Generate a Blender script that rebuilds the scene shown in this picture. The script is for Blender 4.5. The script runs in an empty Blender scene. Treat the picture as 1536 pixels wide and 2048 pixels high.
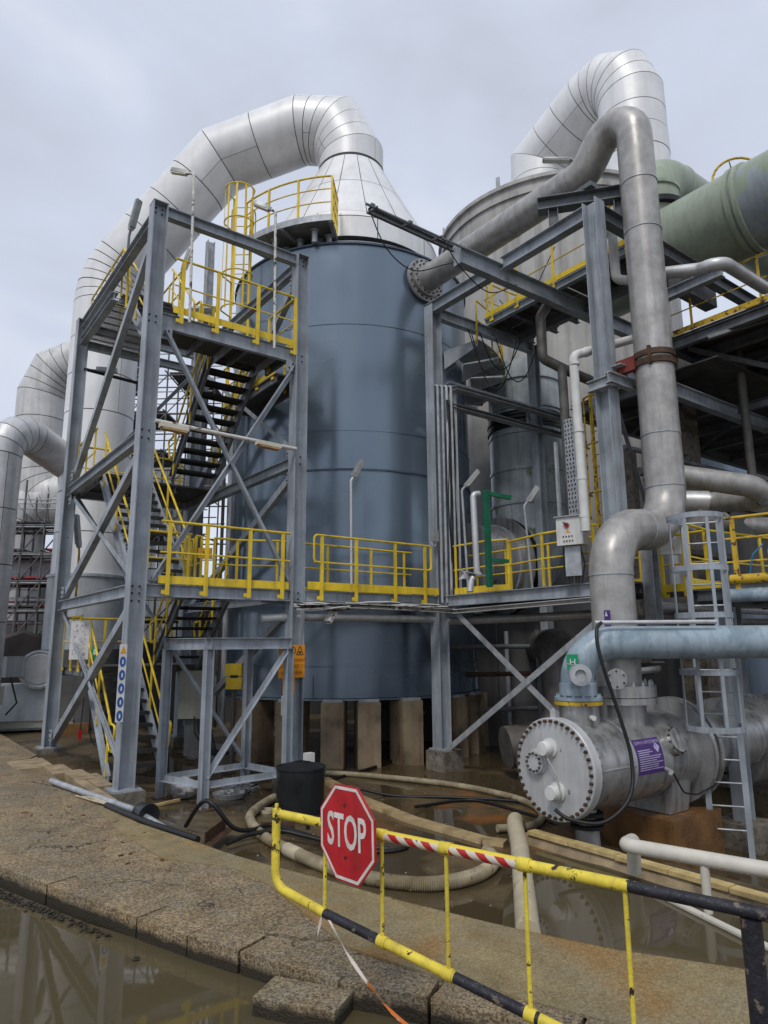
import bpy, math, random
from mathutils import Vector, Matrix
V = Vector
R = math.radians
random.seed(7)
S = bpy.context.scene
COL = S.collection

# ------------------------------------------------------------------ camera, sky, sun, exposure
cam = bpy.data.cameras.new('camera')
camo = bpy.data.objects.new('camera', cam)
COL.objects.link(camo)
S.camera = camo
yaw, pitch, roll = R(53.426), R(10.944), R(-0.441)
fw0 = V((math.cos(yaw), math.sin(yaw), 0)); rt0 = V((math.sin(yaw), -math.cos(yaw), 0)); up0 = V((0, 0, 1))
fw = fw0*math.cos(pitch) + up0*math.sin(pitch)
up1 = up0*math.cos(pitch) - fw0*math.sin(pitch)
rt = rt0*math.cos(roll) + up1*math.sin(roll)
up = up1*math.cos(roll) - rt0*math.sin(roll)
mw = Matrix((rt, up, -fw)).transposed().to_4x4()
mw.translation = V((-3.536, -11.824, 2.3))
camo.matrix_world = mw
cam.sensor_fit = 'VERTICAL'
cam.sensor_height = 36.0
cam.lens = 36.0*1360.5/2048.0
cam.clip_start = 0.05
cam.clip_end = 2000.0
S.render.resolution_x, S.render.resolution_y = 768, 1024

W = bpy.data.worlds.new('World'); S.world = W; W.use_nodes = True
nt = W.node_tree; N = nt.nodes; L = nt.links; N.clear()
out = N.new('ShaderNodeOutputWorld'); bg = N.new('ShaderNodeBackground')
sky = N.new('ShaderNodeTexSky'); sky.sky_type = 'NISHITA'; sky.sun_disc = False
SUN_EL, SUN_AZ = R(52), R(215)          # azimuth of the direction towards the sun, from +X
sky.sun_elevation = SUN_EL; sky.sun_rotation = R(90) - SUN_AZ
tc = N.new('ShaderNodeTexCoord')
mp = N.new('ShaderNodeMapping'); mp.inputs['Scale'].default_value = (1.0, 1.0, 1.9)
n1 = N.new('ShaderNodeTexNoise'); n1.inputs['Scale'].default_value = 2.1; n1.inputs['Detail'].default_value = 4.5; n1.inputs['Roughness'].default_value = 0.5
n1.inputs['Distortion'].default_value = 0.35
rp = N.new('ShaderNodeValToRGB')
rp.color_ramp.elements[0].position = 0.34; rp.color_ramp.elements[0].color = (5.3, 5.7, 6.7, 1)
rp.color_ramp.elements[1].position = 0.70; rp.color_ramp.elements[1].color = (8.1, 8.45, 9.3, 1)
e = rp.color_ramp.elements.new(0.5); e.color = (6.05, 6.6, 7.85, 1)
mx = N.new('ShaderNodeMix'); mx.data_type = 'RGBA'; mx.inputs[0].default_value = 0.93
L.new(tc.outputs['Generated'], mp.inputs['Vector']); L.new(mp.outputs[0], n1.inputs['Vector'])
L.new(n1.outputs['Fac'], rp.inputs[0])
L.new(sky.outputs[0], mx.inputs[6]); L.new(rp.outputs[0], mx.inputs[7])
L.new(mx.outputs[2], bg.inputs[0]); bg.inputs[1].default_value = 0.1
L.new(bg.outputs[0], out.inputs[0])

sl = bpy.data.lights.new('sun', 'SUN'); sl.energy = 1.5; sl.angle = R(14); sl.color = (1.0, 0.96, 0.9)
so = bpy.data.objects.new('sun', sl); COL.objects.link(so)
sd = V((math.cos(SUN_EL)*math.cos(SUN_AZ), math.cos(SUN_EL)*math.sin(SUN_AZ), math.sin(SUN_EL)))
so.rotation_euler = sd.to_track_quat('Z', 'Y').to_euler()
so.location = sd*60
S.view_settings.view_transform = 'Standard'; S.view_settings.look = 'None'
S.view_settings.gamma = 1; S.view_settings.use_curve_mapping = False
S.view_settings.exposure = 0.12
S.cycles.max_bounces = 8; S.cycles.diffuse_bounces = 4; S.cycles.glossy_bounces = 4

# ------------------------------------------------------------------ materials
def mat(name, base, rough=0.5, metal=0.0, var=0.12, vscale=3.0, streak=None, spots=None, bump=None, rvar=0.0, spec=0.33, vbump=None, patches=None):
    """base colour with value variation; streak=(colour, amount, scale): vertical runs; spots=(colour, threshold, scale): chips and stains;
    patches=(colour, threshold, scale, softness): large stains; bump=(strength, scale)"""
    m = bpy.data.materials.new(name); m.use_nodes = True
    t = m.node_tree; n = t.nodes; l = t.links
    b = n['Principled BSDF']
    b.inputs['Roughness'].default_value = rough; b.inputs['Metallic'].default_value = metal
    b.inputs['Specular IOR Level'].default_value = spec
    g = n.new('ShaderNodeNewGeometry')
    def noise(scale, det=5, vec=None, ro=0.6):
        k = n.new('ShaderNodeTexNoise'); k.inputs['Scale'].default_value = scale; k.inputs['Detail'].default_value = det
        k.inputs['Roughness'].default_value = ro
        l.new(vec or g.outputs['Position'], k.inputs['Vector']); return k
    def ramp(src, lo, hi):
        k = n.new('ShaderNodeMapRange'); k.inputs['From Min'].default_value = lo; k.inputs['From Max'].default_value = hi
        l.new(src, k.inputs['Value']); return k.outputs[0]
    def mix(fac, c1, c2, mode='MIX'):
        k = n.new('ShaderNodeMix'); k.data_type = 'RGBA'; k.blend_type = mode
        if isinstance(fac, float): k.inputs[0].default_value = fac
        else: l.new(fac, k.inputs[0])
        for i, c in ((6, c1), (7, c2)):
            if isinstance(c, tuple): k.inputs[i].default_value = (*c, 1)
            else: l.new(c, k.inputs[i])
        return k.outputs[2]
    k = noise(vscale, 6)
    d = tuple(max(0, c*(1-2.2*var)) for c in base); h = tuple(min(1, c*(1+2.2*var)) for c in base)
    col = mix(ramp(k.outputs['Fac'], 0.3, 0.7), d, h)
    if patches:
        c, th, sc, sf = patches
        p = noise(sc, 4)
        col = mix(ramp(p.outputs['Fac'], th-sf, th+sf), col, c)
    if streak:
        c, amt, sc = streak
        mpn = n.new('ShaderNodeMapping'); mpn.inputs['Scale'].default_value = (sc, sc, sc*0.06)
        l.new(g.outputs['Position'], mpn.inputs['Vector'])
        s = noise(1.0, 5, mpn.outputs[0])
        f = ramp(s.outputs['Fac'], 0.47, 0.75)
        mm = n.new('ShaderNodeMath'); mm.operation = 'MULTIPLY'; mm.inputs[1].default_value = amt; l.new(f, mm.inputs[0])
        col = mix(mm.outputs[0], col, c)
    if spots:
        c, th, sc = spots
        s = noise(sc, 6, None, 0.7)
        f = ramp(s.outputs['Fac'], th, th+0.035)
        col = mix(f, col, c)
    l.new(col, b.inputs['Base Color'])
    if rvar:
        rr = noise(vscale*0.7, 4)
        q = n.new('ShaderNodeMapRange'); q.inputs['From Min'].default_value = 0.35; q.inputs['From Max'].default_value = 0.65
        q.inputs['To Min'].default_value = max(0.02, rough-rvar); q.inputs['To Max'].default_value = min(1, rough+rvar)
        l.new(rr.outputs['Fac'], q.inputs['Value']); l.new(q.outputs[0], b.inputs['Roughness'])
    if bump:
        st, sc = bump
        k2 = noise(sc, 5)
        bn = n.new('ShaderNodeBump'); bn.inputs['Strength'].default_value = st; bn.inputs['Distance'].default_value = 0.02
        l.new(k2.outputs['Fac'], bn.inputs['Height']); l.new(bn.outputs[0], b.inputs['Normal'])
    return m

M = {}
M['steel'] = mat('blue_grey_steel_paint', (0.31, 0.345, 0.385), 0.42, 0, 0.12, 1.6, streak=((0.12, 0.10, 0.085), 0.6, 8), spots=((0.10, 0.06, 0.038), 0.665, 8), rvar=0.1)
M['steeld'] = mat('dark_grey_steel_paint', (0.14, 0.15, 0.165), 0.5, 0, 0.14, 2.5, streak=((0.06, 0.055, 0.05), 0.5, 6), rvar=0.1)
M['galv'] = mat('galvanised_steel', (0.40, 0.42, 0.44), 0.5, 0.35, 0.12, 5, streak=((0.16, 0.15, 0.14), 0.4, 9), rvar=0.1)
M['yellow'] = mat('yellow_rail_paint', (0.74, 0.53, 0.035), 0.42, 0, 0.10, 2.5, streak=((0.28, 0.18, 0.035), 0.55, 9), spots=((0.08, 0.05, 0.025), 0.675, 13))
M['yellowworn'] = mat('worn_yellow_paint', (0.69, 0.55, 0.06), 0.45, 0, 0.10, 5, spots=((0.035, 0.022, 0.016), 0.575, 10), streak=((0.26, 0.18, 0.06), 0.5, 14), bump=(0.3, 30))
M['yellowrust'] = mat('rusty_yellow_paint', (0.55, 0.36, 0.03), 0.55, 0, 0.12, 5, spots=((0.10, 0.05, 0.025), 0.55, 7))
M['tank'] = mat('blue_grey_tank_paint', (0.145, 0.195, 0.25), 0.23, 0.42, 0.02, 0.55, streak=((0.175, 0.215, 0.255), 0.45, 2.6), rvar=0.06, bump=(0.012, 1.1), spec=1.0)
M['tankdark'] = mat('tank_seam_paint', (0.06, 0.085, 0.12), 0.4)
M['clad'] = mat('aluminium_cladding', (0.77, 0.77, 0.77), 0.42, 0.12, 0.035, 1.1, streak=((0.46, 0.45, 0.44), 0.3, 4), rvar=0.06, bump=(0.10, 1.6))
M['clado'] = mat('old_aluminium_cladding', (0.60, 0.60, 0.595), 0.45, 0.12, 0.07, 1.4, streak=((0.30, 0.28, 0.25), 0.6, 4.5), rvar=0.08, bump=(0.08, 2))
M['seam'] = mat('dark_seam', (0.06, 0.06, 0.06), 0.8)
M['pipe'] = mat('weathered_steel_pipe', (0.375, 0.365, 0.35), 0.40, 0.30, 0.10, 4, streak=((0.21, 0.195, 0.18), 0.6, 8), spots=((0.55, 0.54, 0.52), 0.665, 24), rvar=0.1, bump=(0.06, 8))
M['pipelt'] = mat('pale_pipe_cladding', (0.55, 0.555, 0.56), 0.45, 0.45, 0.07, 3, streak=((0.28, 0.27, 0.26), 0.4, 8))
M['pipedk'] = mat('dark_dirty_pipe', (0.13, 0.12, 0.11), 0.5, 0.3, 0.15, 4, streak=((0.05, 0.045, 0.04), 0.6, 6))
M['stain'] = mat('stainless_vessel', (0.40, 0.40, 0.395), 0.34, 0.55, 0.07, 2.5, streak=((0.12, 0.11, 0.10), 1.0, 7), rvar=0.1, bump=(0.04, 5))
M['plategrey'] = mat('light_grey_end_plate', (0.46, 0.47, 0.475), 0.42, 0.1, 0.06, 3, streak=((0.25, 0.21, 0.17), 0.35, 9), spots=((0.30, 0.23, 0.15), 0.70, 7))
M['bluepipe'] = mat('pale_blue_pipe_paint', (0.29, 0.36, 0.41), 0.34, 0, 0.10, 2.5, streak=((0.13, 0.17, 0.20), 0.6, 11), patches=((0.21, 0.28, 0.33), 0.57, 2.4, 0.03))
M['frpmix'] = mat('patched_fibreglass', (0.25, 0.285, 0.305), 0.36, 0, 0.10, 0.9, streak=((0.11, 0.13, 0.14), 0.4, 9), patches=((0.26, 0.31, 0.23), 0.48, 0.5, 0.01), bump=(0.1, 5), rvar=0.08)
M['frp'] = mat('green_fibreglass', (0.29, 0.335, 0.26), 0.42, 0, 0.08, 0.9, streak=((0.15, 0.18, 0.13), 0.5, 11), bump=(0.1, 5), rvar=0.08)
M['frpb'] = mat('blue_grey_fibreglass', (0.37, 0.415, 0.435), 0.28, 0, 0.14, 1.4, streak=((0.09, 0.11, 0.12), 0.5, 8), patches=((0.15, 0.19, 0.12), 0.66, 0.8, 0.02), rvar=0.08, bump=(0.08, 6))
M['rubber'] = mat('black_rubber', (0.014, 0.014, 0.015), 0.45, 0, 0.1, 5)
M['plastic'] = mat('black_plastic', (0.016, 0.018, 0.02), 0.33, 0, 0.15, 3, rvar=0.1, bump=(0.1, 9), spots=((0.06, 0.055, 0.05), 0.74, 18))
M['hose'] = mat('beige_hose', (0.31, 0.265, 0.175), 0.5, 0, 0.16, 4, spots=((0.13, 0.09, 0.05), 0.62, 7), patches=((0.20, 0.155, 0.09), 0.56, 2.5, 0.1))
M['pvc'] = mat('dirty_white_pipe', (0.47, 0.41, 0.29), 0.45, 0, 0.08, 4, spots=((0.20, 0.145, 0.075), 0.62, 7))
M['pvcw'] = mat('off_white_pipe', (0.56, 0.53, 0.46), 0.42, 0, 0.06, 4, spots=((0.25, 0.20, 0.13), 0.66, 8))
M['red'] = mat('sign_red', (0.46, 0.016, 0.022), 0.28, 0, 0.12, 7, spots=((0.60, 0.42, 0.38), 0.735, 38), rvar=0.1, streak=((0.27, 0.012, 0.015), 0.6, 9), patches=((0.33, 0.03, 0.03), 0.6, 6, 0.05))
M['white'] = mat('sign_white', (0.66, 0.62, 0.57), 0.4, 0, 0.10, 8, spots=((0.42, 0.10, 0.08), 0.72, 30))
M['whitep'] = mat('white_paint', (0.62, 0.62, 0.60), 0.5, 0, 0.05, 4, streak=((0.35, 0.32, 0.28), 0.4, 8))
M['flaky'] = mat('flaking_white_paint', (0.60, 0.58, 0.53), 0.55, 0, 0.06, 6, spots=((0.06, 0.05, 0.045), 0.545, 9))
M['rustred'] = mat('red_oxide_paint', (0.17, 0.035, 0.026), 0.55, 0, 0.15, 5)
M['rust'] = mat('rusty_iron', (0.075, 0.04, 0.024), 0.75, 0, 0.25, 6, spots=((0.04, 0.025, 0.02), 0.56, 10))
M['blackpaint'] = mat('worn_black_paint', (0.022, 0.022, 0.028), 0.38, 0, 0.2, 8, spots=((0.17, 0.13, 0.10), 0.585, 11), bump=(0.5, 25))
M['grate'] = mat('dark_steel_grating', (0.035, 0.034, 0.034), 0.6, 0.2, 0.2, 5)
M['deckdk'] = mat('dirty_deck_plate', (0.085, 0.082, 0.08), 0.6, 0.2, 0.2, 3)
M['orange'] = mat('orange_sign', (0.72, 0.30, 0.018), 0.45, 0, 0.05, 5, spots=((0.33, 0.16, 0.03), 0.72, 12))
M['ink'] = mat('black_print', (0.02, 0.02, 0.02), 0.6)
M['redink'] = mat('red_print', (0.36, 0.05, 0.015), 0.5)
M['purple'] = mat('purple_label', (0.065, 0.026, 0.16), 0.35, 0, 0.12, 8)
M['lilac'] = mat('pale_print', (0.40, 0.36, 0.52), 0.5)
M['bluesign'] = mat('blue_mandatory_sign', (0.02, 0.09, 0.33), 0.4)
M['greensign'] = mat('green_sign', (0.01, 0.26, 0.11), 0.4)
M['greenp'] = mat('green_steel_paint', (0.010, 0.12, 0.065), 0.4, 0, 0.1, 4)
M['lens'] = mat('frosted_lamp_cover', (0.62, 0.58, 0.47), 0.3, 0, 0.06, 6)
M['amber'] = mat('amber_lamp_cover', (0.48, 0.29, 0.12), 0.35, 0, 0.15, 10)
M['lampgrey'] = mat('grey_lamp_body', (0.30, 0.31, 0.31), 0.4, 0.2, 0.08, 6)
M['cabinet'] = mat('beige_grey_cabinet', (0.36, 0.36, 0.31), 0.45, 0, 0.06, 3, streak=((0.2, 0.17, 0.12), 0.35, 8))
M['brick'] = mat('rust_stained_plinth', (0.17, 0.085, 0.03), 0.5, 0, 0.22, 2.2, streak=((0.07, 0.035, 0.02), 0.7, 4), bump=(0.4, 20), rvar=0.15)
M['pier'] = mat('stained_concrete_pier', (0.33, 0.255, 0.165), 0.65, 0, 0.14, 2.6, streak=((0.13, 0.052, 0.018), 0.85, 2.6), spots=((0.10, 0.07, 0.04), 0.70, 9), bump=(0.4, 18), patches=((0.11, 0.085, 0.06), 0.58, 1.3, 0.1))
M['plinth'] = mat('mossy_concrete_plinth', (0.17, 0.15, 0.12), 0.7, 0, 0.2, 6, bump=(0.8, 14), spots=((0.06, 0.05, 0.035), 0.58, 9))
M['bundsand'] = mat('sandy_bund', (0.36, 0.265, 0.135), 0.65, 0, 0.15, 4, bump=(0.6, 40), patches=((0.17, 0.12, 0.06), 0.6, 2.2, 0.08))
M['slab'] = mat('sandy_concrete_slab', (0.34, 0.26, 0.16), 0.72, 0, 0.17, 3, bump=(0.6, 60), patches=((0.15, 0.115, 0.075), 0.60, 1.6, 0.08))
M['plank'] = mat('yellow_wood', (0.50, 0.38, 0.17), 0.6, 0, 0.12, 6, spots=((0.22, 0.14, 0.06), 0.68, 9))
M['corr'] = mat('corrugated_sheet', (0.36, 0.37, 0.38), 0.5, 0.3, 0.08, 1.5, streak=((0.2, 0.19, 0.18), 0.5, 3))
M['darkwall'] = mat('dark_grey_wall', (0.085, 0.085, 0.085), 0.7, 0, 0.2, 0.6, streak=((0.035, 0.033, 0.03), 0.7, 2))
M['bag'] = mat('grey_plastic_bag', (0.36, 0.35, 0.345), 0.35, 0, 0.22, 8, bump=(0.9, 14))
M['darkfan'] = mat('dark_brown_hood', (0.028, 0.022, 0.02), 0.55, 0, 0.2, 2)
M['greymachine'] = mat('blue_grey_machine_paint', (0.40, 0.43, 0.45), 0.42, 0, 0.1, 2, streak=((0.10, 0.10, 0.10), 0.4, 5))
M['redplank'] = mat('red_board', (0.40, 0.03, 0.035), 0.5)
M['bluecap'] = mat('blue_fitting', (0.03, 0.22, 0.40), 0.35)
M['scaf'] = mat('dull_scaffold_tube', (0.15, 0.15, 0.15), 0.5, 0.4, 0.2, 4)
M['t2'] = mat('weathered_pale_tank', (0.40, 0.39, 0.37), 0.6, 0.0, 0.08, 0.8, streak=((0.16, 0.15, 0.14), 0.75, 3), bump=(0.1, 4))
M['tape'] = mat('white_orange_tape', (0.62, 0.55, 0.48), 0.45, 0, 0.1, 8, patches=((0.60, 0.16, 0.03), 0.52, 3.5, 0.02))

def stripe_mat():
    m = bpy.data.materials.new('red_white_stripe_tape'); m.use_nodes = True
    t = m.node_tree; n = t.nodes; l = t.links; b = n['Principled BSDF']; b.inputs['Roughness'].default_value = 0.42
    g = n.new('ShaderNodeNewGeometry')
    def dot(v):
        k = n.new('ShaderNodeVectorMath'); k.operation = 'DOT_PRODUCT'; k.inputs[1].default_value = v; l.new(g.outputs['Position'], k.inputs[0]); return k.outputs['Value']
    ad = n.new('ShaderNodeMath'); ad.operation = 'MULTIPLY'; ad.inputs[1].default_value = 8.2
    l.new(dot((0.29, -0.957, 1.15)), ad.inputs[0])
    fr = n.new('ShaderNodeMath'); fr.operation = 'FRACT'; l.new(ad.outputs[0], fr.inputs[0])
    cmp_ = n.new('ShaderNodeMapRange'); cmp_.inputs['From Min'].default_value = 0.47; cmp_.inputs['From Max'].default_value = 0.53; l.new(fr.outputs[0], cmp_.inputs['Value'])
    c = n.new('ShaderNodeMix'); c.data_type = 'RGBA'; c.inputs[6].default_value = (0.42, 0.02, 0.02, 1); c.inputs[7].default_value = (0.60, 0.55, 0.45, 1); l.new(cmp_.outputs[0], c.inputs[0])
    ns = n.new('ShaderNodeTexNoise'); ns.inputs['Scale'].default_value = 16; ns.inputs['Detail'].default_value = 6; l.new(g.outputs['Position'], ns.inputs['Vector'])
    r2 = n.new('ShaderNodeMapRange'); r2.inputs['From Min'].default_value = 0.63; r2.inputs['From Max'].default_value = 0.66; l.new(ns.outputs['Fac'], r2.inputs['Value'])
    c2 = n.new('ShaderNodeMix'); c2.data_type = 'RGBA'; c2.inputs[7].default_value = (0.05, 0.04, 0.045, 1); l.new(c.outputs[2], c2.inputs[6]); l.new(r2.outputs[0], c2.inputs[0])
    # yellow paint shows above the tape
    pz = n.new('ShaderNodeSeparateXYZ'); l.new(g.outputs['Normal'], pz.inputs[0])
    r3 = n.new('ShaderNodeMapRange'); r3.inputs['From Min'].default_value = 0.62; r3.inputs['From Max'].default_value = 0.68; l.new(pz.outputs[2], r3.inputs['Value'])
    c3 = n.new('ShaderNodeMix'); c3.data_type = 'RGBA'; c3.inputs[7].default_value = (0.70, 0.54, 0.05, 1); l.new(c2.outputs[2], c3.inputs[6]); l.new(r3.outputs[0], c3.inputs[0])
    l.new(c3.outputs[2], b.inputs['Base Color'])
    return m
M['stripe'] = stripe_mat()

def ground_mat(name, dry, wet, dark, aggregate, crack, puddle, roughdry, rust=None, wetline=None, rustat=None):
    """exposed concrete ground: aggregate grain (voronoi), wet areas, optional cracks and rust stains"""
    m = bpy.data.materials.new(name); m.use_nodes = True
    t = m.node_tree; n = t.nodes; l = t.links; b = n['Principled BSDF']; b.inputs['Specular IOR Level'].default_value = 0.38
    g = n.new('ShaderNodeNewGeometry'); P = g.outputs['Position']
    def noise(sc, det=6, ro=0.6):
        k = n.new('ShaderNodeTexNoise'); k.inputs['Scale'].default_value = sc; k.inputs['Detail'].default_value = det; k.inputs['Roughness'].default_value = ro; l.new(P, k.inputs['Vector']); return k.outputs['Fac']
    def rng(s, a, bb, lo=0.0, hi=1.0):
        k = n.new('ShaderNodeMapRange'); k.inputs[1].default_value = a; k.inputs[2].default_value = bb; k.inputs[3].default_value = lo; k.inputs[4].default_value = hi; l.new(s, k.inputs[0]); return k.outputs[0]
    def mix(f, a, c, mode='MIX'):
        k = n.new('ShaderNodeMix'); k.data_type = 'RGBA'; k.blend_type = mode
        if isinstance(f, float): k.inputs[0].default_value = f
        else: l.new(f, k.inputs[0])
        for i, q in ((6, a), (7, c)):
            if isinstance(q, tuple): k.inputs[i].default_value = (*q, 1)
            else: l.new(q, k.inputs[i])
        return k.outputs[2]
    big = noise(0.75, 6); mid = noise(3.3, 6); fine = noise(45, 4, 0.7)
    col = mix(rng(big, 0.38, 0.62), dry, dark)
    col = mix(rng(mid, 0.42, 0.68), col, wet)
    if rust:
        rm = rng(noise(0.9 if not rustat else 1.3, 5), 0.51 if not rustat else 0.40, 0.62)
        if rustat:               # a rust bloom spreading from where the vessel drips
            dn = n.new('ShaderNodeVectorMath'); dn.operation = 'DISTANCE'; dn.inputs[1].default_value = (rustat[0], rustat[1], -0.42); l.new(P, dn.inputs[0])
            mm = n.new('ShaderNodeMath'); mm.operation = 'MULTIPLY'; l.new(rm, mm.inputs[0]); l.new(rng(dn.outputs['Value'], rustat[2], rustat[3], 1.0, 0.0), mm.inputs[1]); rm = mm.outputs[0]
        col = mix(rm, col, rust)
    vo = n.new('ShaderNodeTexVoronoi'); vo.inputs['Scale'].default_value = 72 if aggregate > 0.4 else 95; l.new(P, vo.inputs['Vector'])
    sp = n.new('ShaderNodeSeparateColor'); l.new(vo.outputs['Color'], sp.inputs[0])
    gr = rng(sp.outputs[0], 0, 1, 1.0-aggregate, 1.0+aggregate*1.15)
    hs = n.new('ShaderNodeMix'); hs.data_type = 'RGBA'; hs.blend_type = 'MULTIPLY'; hs.inputs[0].default_value = 1.0
    cb = n.new('ShaderNodeCombineColor'); 
    for i in range(3): l.new(gr, cb.inputs[i])
    l.new(col, hs.inputs[6]); l.new(cb.outputs[0], hs.inputs[7]); col = hs.outputs[2]
    gf = rng(fine, 0.3, 0.7, 0.72, 1.28)
    cb2 = n.new('ShaderNodeCombineColor')
    for i in range(3): l.new(gf, cb2.inputs[i])
    col = mix(1.0, col, cb2.outputs[0], 'MULTIPLY')
    h = None
    mulh = n.new('ShaderNodeMath'); mulh.operation = 'MULTIPLY'; mulh.inputs[1].default_value = aggregate*1.2; l.new(vo.outputs['Distance'], mulh.inputs[0])
    addh = n.new('ShaderNodeMath'); addh.operation = 'ADD'; l.new(mulh.outputs[0], addh.inputs[0]); l.new(fine, addh.inputs[1])
    h = addh.outputs[0]
    if crack:
        v2 = n.new('ShaderNodeTexVoronoi'); v2.feature = 'DISTANCE_TO_EDGE'; v2.inputs['Scale'].default_value = crack
        ds = n.new('ShaderNodeVectorMath'); ds.operation = 'ADD'
        wn = n.new('ShaderNodeTexNoise'); wn.inputs['Scale'].default_value = 2.5; wn.inputs['Detail'].default_value = 6; l.new(P, wn.inputs['Vector'])
        sc = n.new('ShaderNodeVectorMath'); sc.operation = 'SCALE'; sc.inputs[3].default_value = 0.55; l.new(wn.outputs['Color'], sc.inputs[0])
        l.new(P, ds.inputs[0]); l.new(sc.outputs[0], ds.inputs[1]); l.new(ds.outputs[0], v2.inputs['Vector'])
        ck = rng(v2.outputs['Distance'], 0.0, 0.014, 1.0, 0.0)
        ckm = n.new('ShaderNodeMath'); ckm.operation = 'MULTIPLY'; l.new(ck, ckm.inputs[0]); l.new(rng(big, 0.4, 0.55), ckm.inputs[1])
        col = mix(ckm.outputs[0], col, (0.03, 0.022, 0.014))
        sb = n.new('ShaderNodeMath'); sb.operation = 'SUBTRACT'; l.new(h, sb.inputs[0]); l.new(ckm.outputs[0], sb.inputs[1]); h = sb.outputs[0]
    pm = None
    if puddle is not None:
        pm = rng(noise(0.62, 3, 0.45), puddle-0.03, puddle+0.05)
        col = mix(pm, col, wet)
        rg = n.new('ShaderNodeMapRange'); rg.inputs[3].default_value = roughdry; rg.inputs[4].default_value = 0.05; l.new(pm, rg.inputs[0]); l.new(rg.outputs[0], b.inputs['Roughness'])
        iv = n.new('ShaderNodeMath'); iv.operation = 'SUBTRACT'; iv.inputs[0].default_value = 1.0; l.new(pm, iv.inputs[1])
        bs = n.new('ShaderNodeMath'); bs.operation = 'MULTIPLY'; bs.inputs[1].default_value = 0.5; l.new(iv.outputs[0], bs.inputs[0])
    else:
        l.new(rng(mid, 0.35, 0.65, roughdry, roughdry-0.22), b.inputs['Roughness'])
    bn = n.new('ShaderNodeBump'); bn.inputs['Distance'].default_value = 0.012; bn.inputs['Strength'].default_value = 0.6
    if puddle is not None: l.new(bs.outputs[0], bn.inputs['Strength'])
    l.new(h, bn.inputs['Height']); l.new(bn.outputs[0], b.inputs['Normal'])
    if wetline is not None:      # soaked, mossy band above the water line
        sz = n.new('ShaderNodeSeparateXYZ'); l.new(P, sz.inputs[0])
        ad = n.new('ShaderNodeMath'); ad.operation = 'MULTIPLY_ADD'; ad.inputs[1].default_value = 0.09; l.new(noise(9, 5), ad.inputs[0]); l.new(sz.outputs[2], ad.inputs[2])
        col = mix(rng(ad.outputs[0], wetline, wetline+0.05, 1.0, 0.0), col, (0.030, 0.024, 0.014))
    l.new(col, b.inputs['Base Color'])
    return m
M['pit'] = ground_mat('wet_brown_pit_floor', (0.14, 0.103, 0.052), (0.066, 0.048, 0.025), (0.098, 0.071, 0.037), 0.28, None, 0.49, 0.42, rust=(0.22, 0.080, 0.016), rustat=(4.6, -3.4, 1.0, 2.6))
M['agg'] = ground_mat('exposed_aggregate_concrete', (0.265, 0.195, 0.108), (0.175, 0.128, 0.072), (0.175, 0.148, 0.105), 0.58, 1.15, None, 0.72)
M['smooth'] = ground_mat('sandy_smooth_concrete', (0.27, 0.212, 0.108), (0.205, 0.155, 0.075), (0.22, 0.185, 0.115), 0.2, None, None, 0.66, rust=(0.25, 0.155, 0.06))
M['kerb'] = ground_mat('kerb_stone_concrete', (0.265, 0.195, 0.108), (0.175, 0.128, 0.072), (0.175, 0.148, 0.105), 0.58, None, None, 0.75, wetline=0.0)
M['road'] = ground_mat('muddy_road', (0.10, 0.085, 0.06), (0.08, 0.065, 0.045), (0.085, 0.07, 0.05), 0.3, None, None, 0.6)

def water_mat():
    m = bpy.data.materials.new('muddy_water'); m.use_nodes = True
    t = m.node_tree; n = t.nodes; l = t.links; b = n['Principled BSDF']
    b.inputs['Base Color'].default_value = (0.082, 0.066, 0.036, 1); b.inputs['Roughness'].default_value = 0.035; b.inputs['IOR'].default_value = 1.36
    b.inputs['Specular IOR Level'].default_value = 0.62
    g = n.new('ShaderNodeNewGeometry')
    k = n.new('ShaderNodeTexNoise'); k.inputs['Scale'].default_value = 3; k.inputs['Detail'].default_value = 2; l.new(g.outputs['Position'], k.inputs['Vector'])
    k2 = n.new('ShaderNodeTexNoise'); k2.inputs['Scale'].default_value = 1.7; k2.inputs['Detail'].default_value = 8; k2.inputs['Roughness'].default_value = 0.75; l.new(g.outputs['Position'], k2.inputs['Vector'])
    sr = n.new('ShaderNodeMapRange'); sr.inputs[1].default_value = 0.60; sr.inputs[2].default_value = 0.68; sr.inputs[3].default_value = 0.03; sr.inputs[4].default_value = 0.32; l.new(k2.outputs['Fac'], sr.inputs[0]); l.new(sr.outputs[0], b.inputs['Roughness'])
    bn = n.new('ShaderNodeBump'); bn.inputs['Strength'].default_value = 0.05; bn.inputs['Distance'].default_value = 0.01
    l.new(k.outputs['Fac'], bn.inputs['Height']); l.new(bn.outputs[0], b.inputs['Normal'])
    return m
M['water'] = water_mat()

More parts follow.
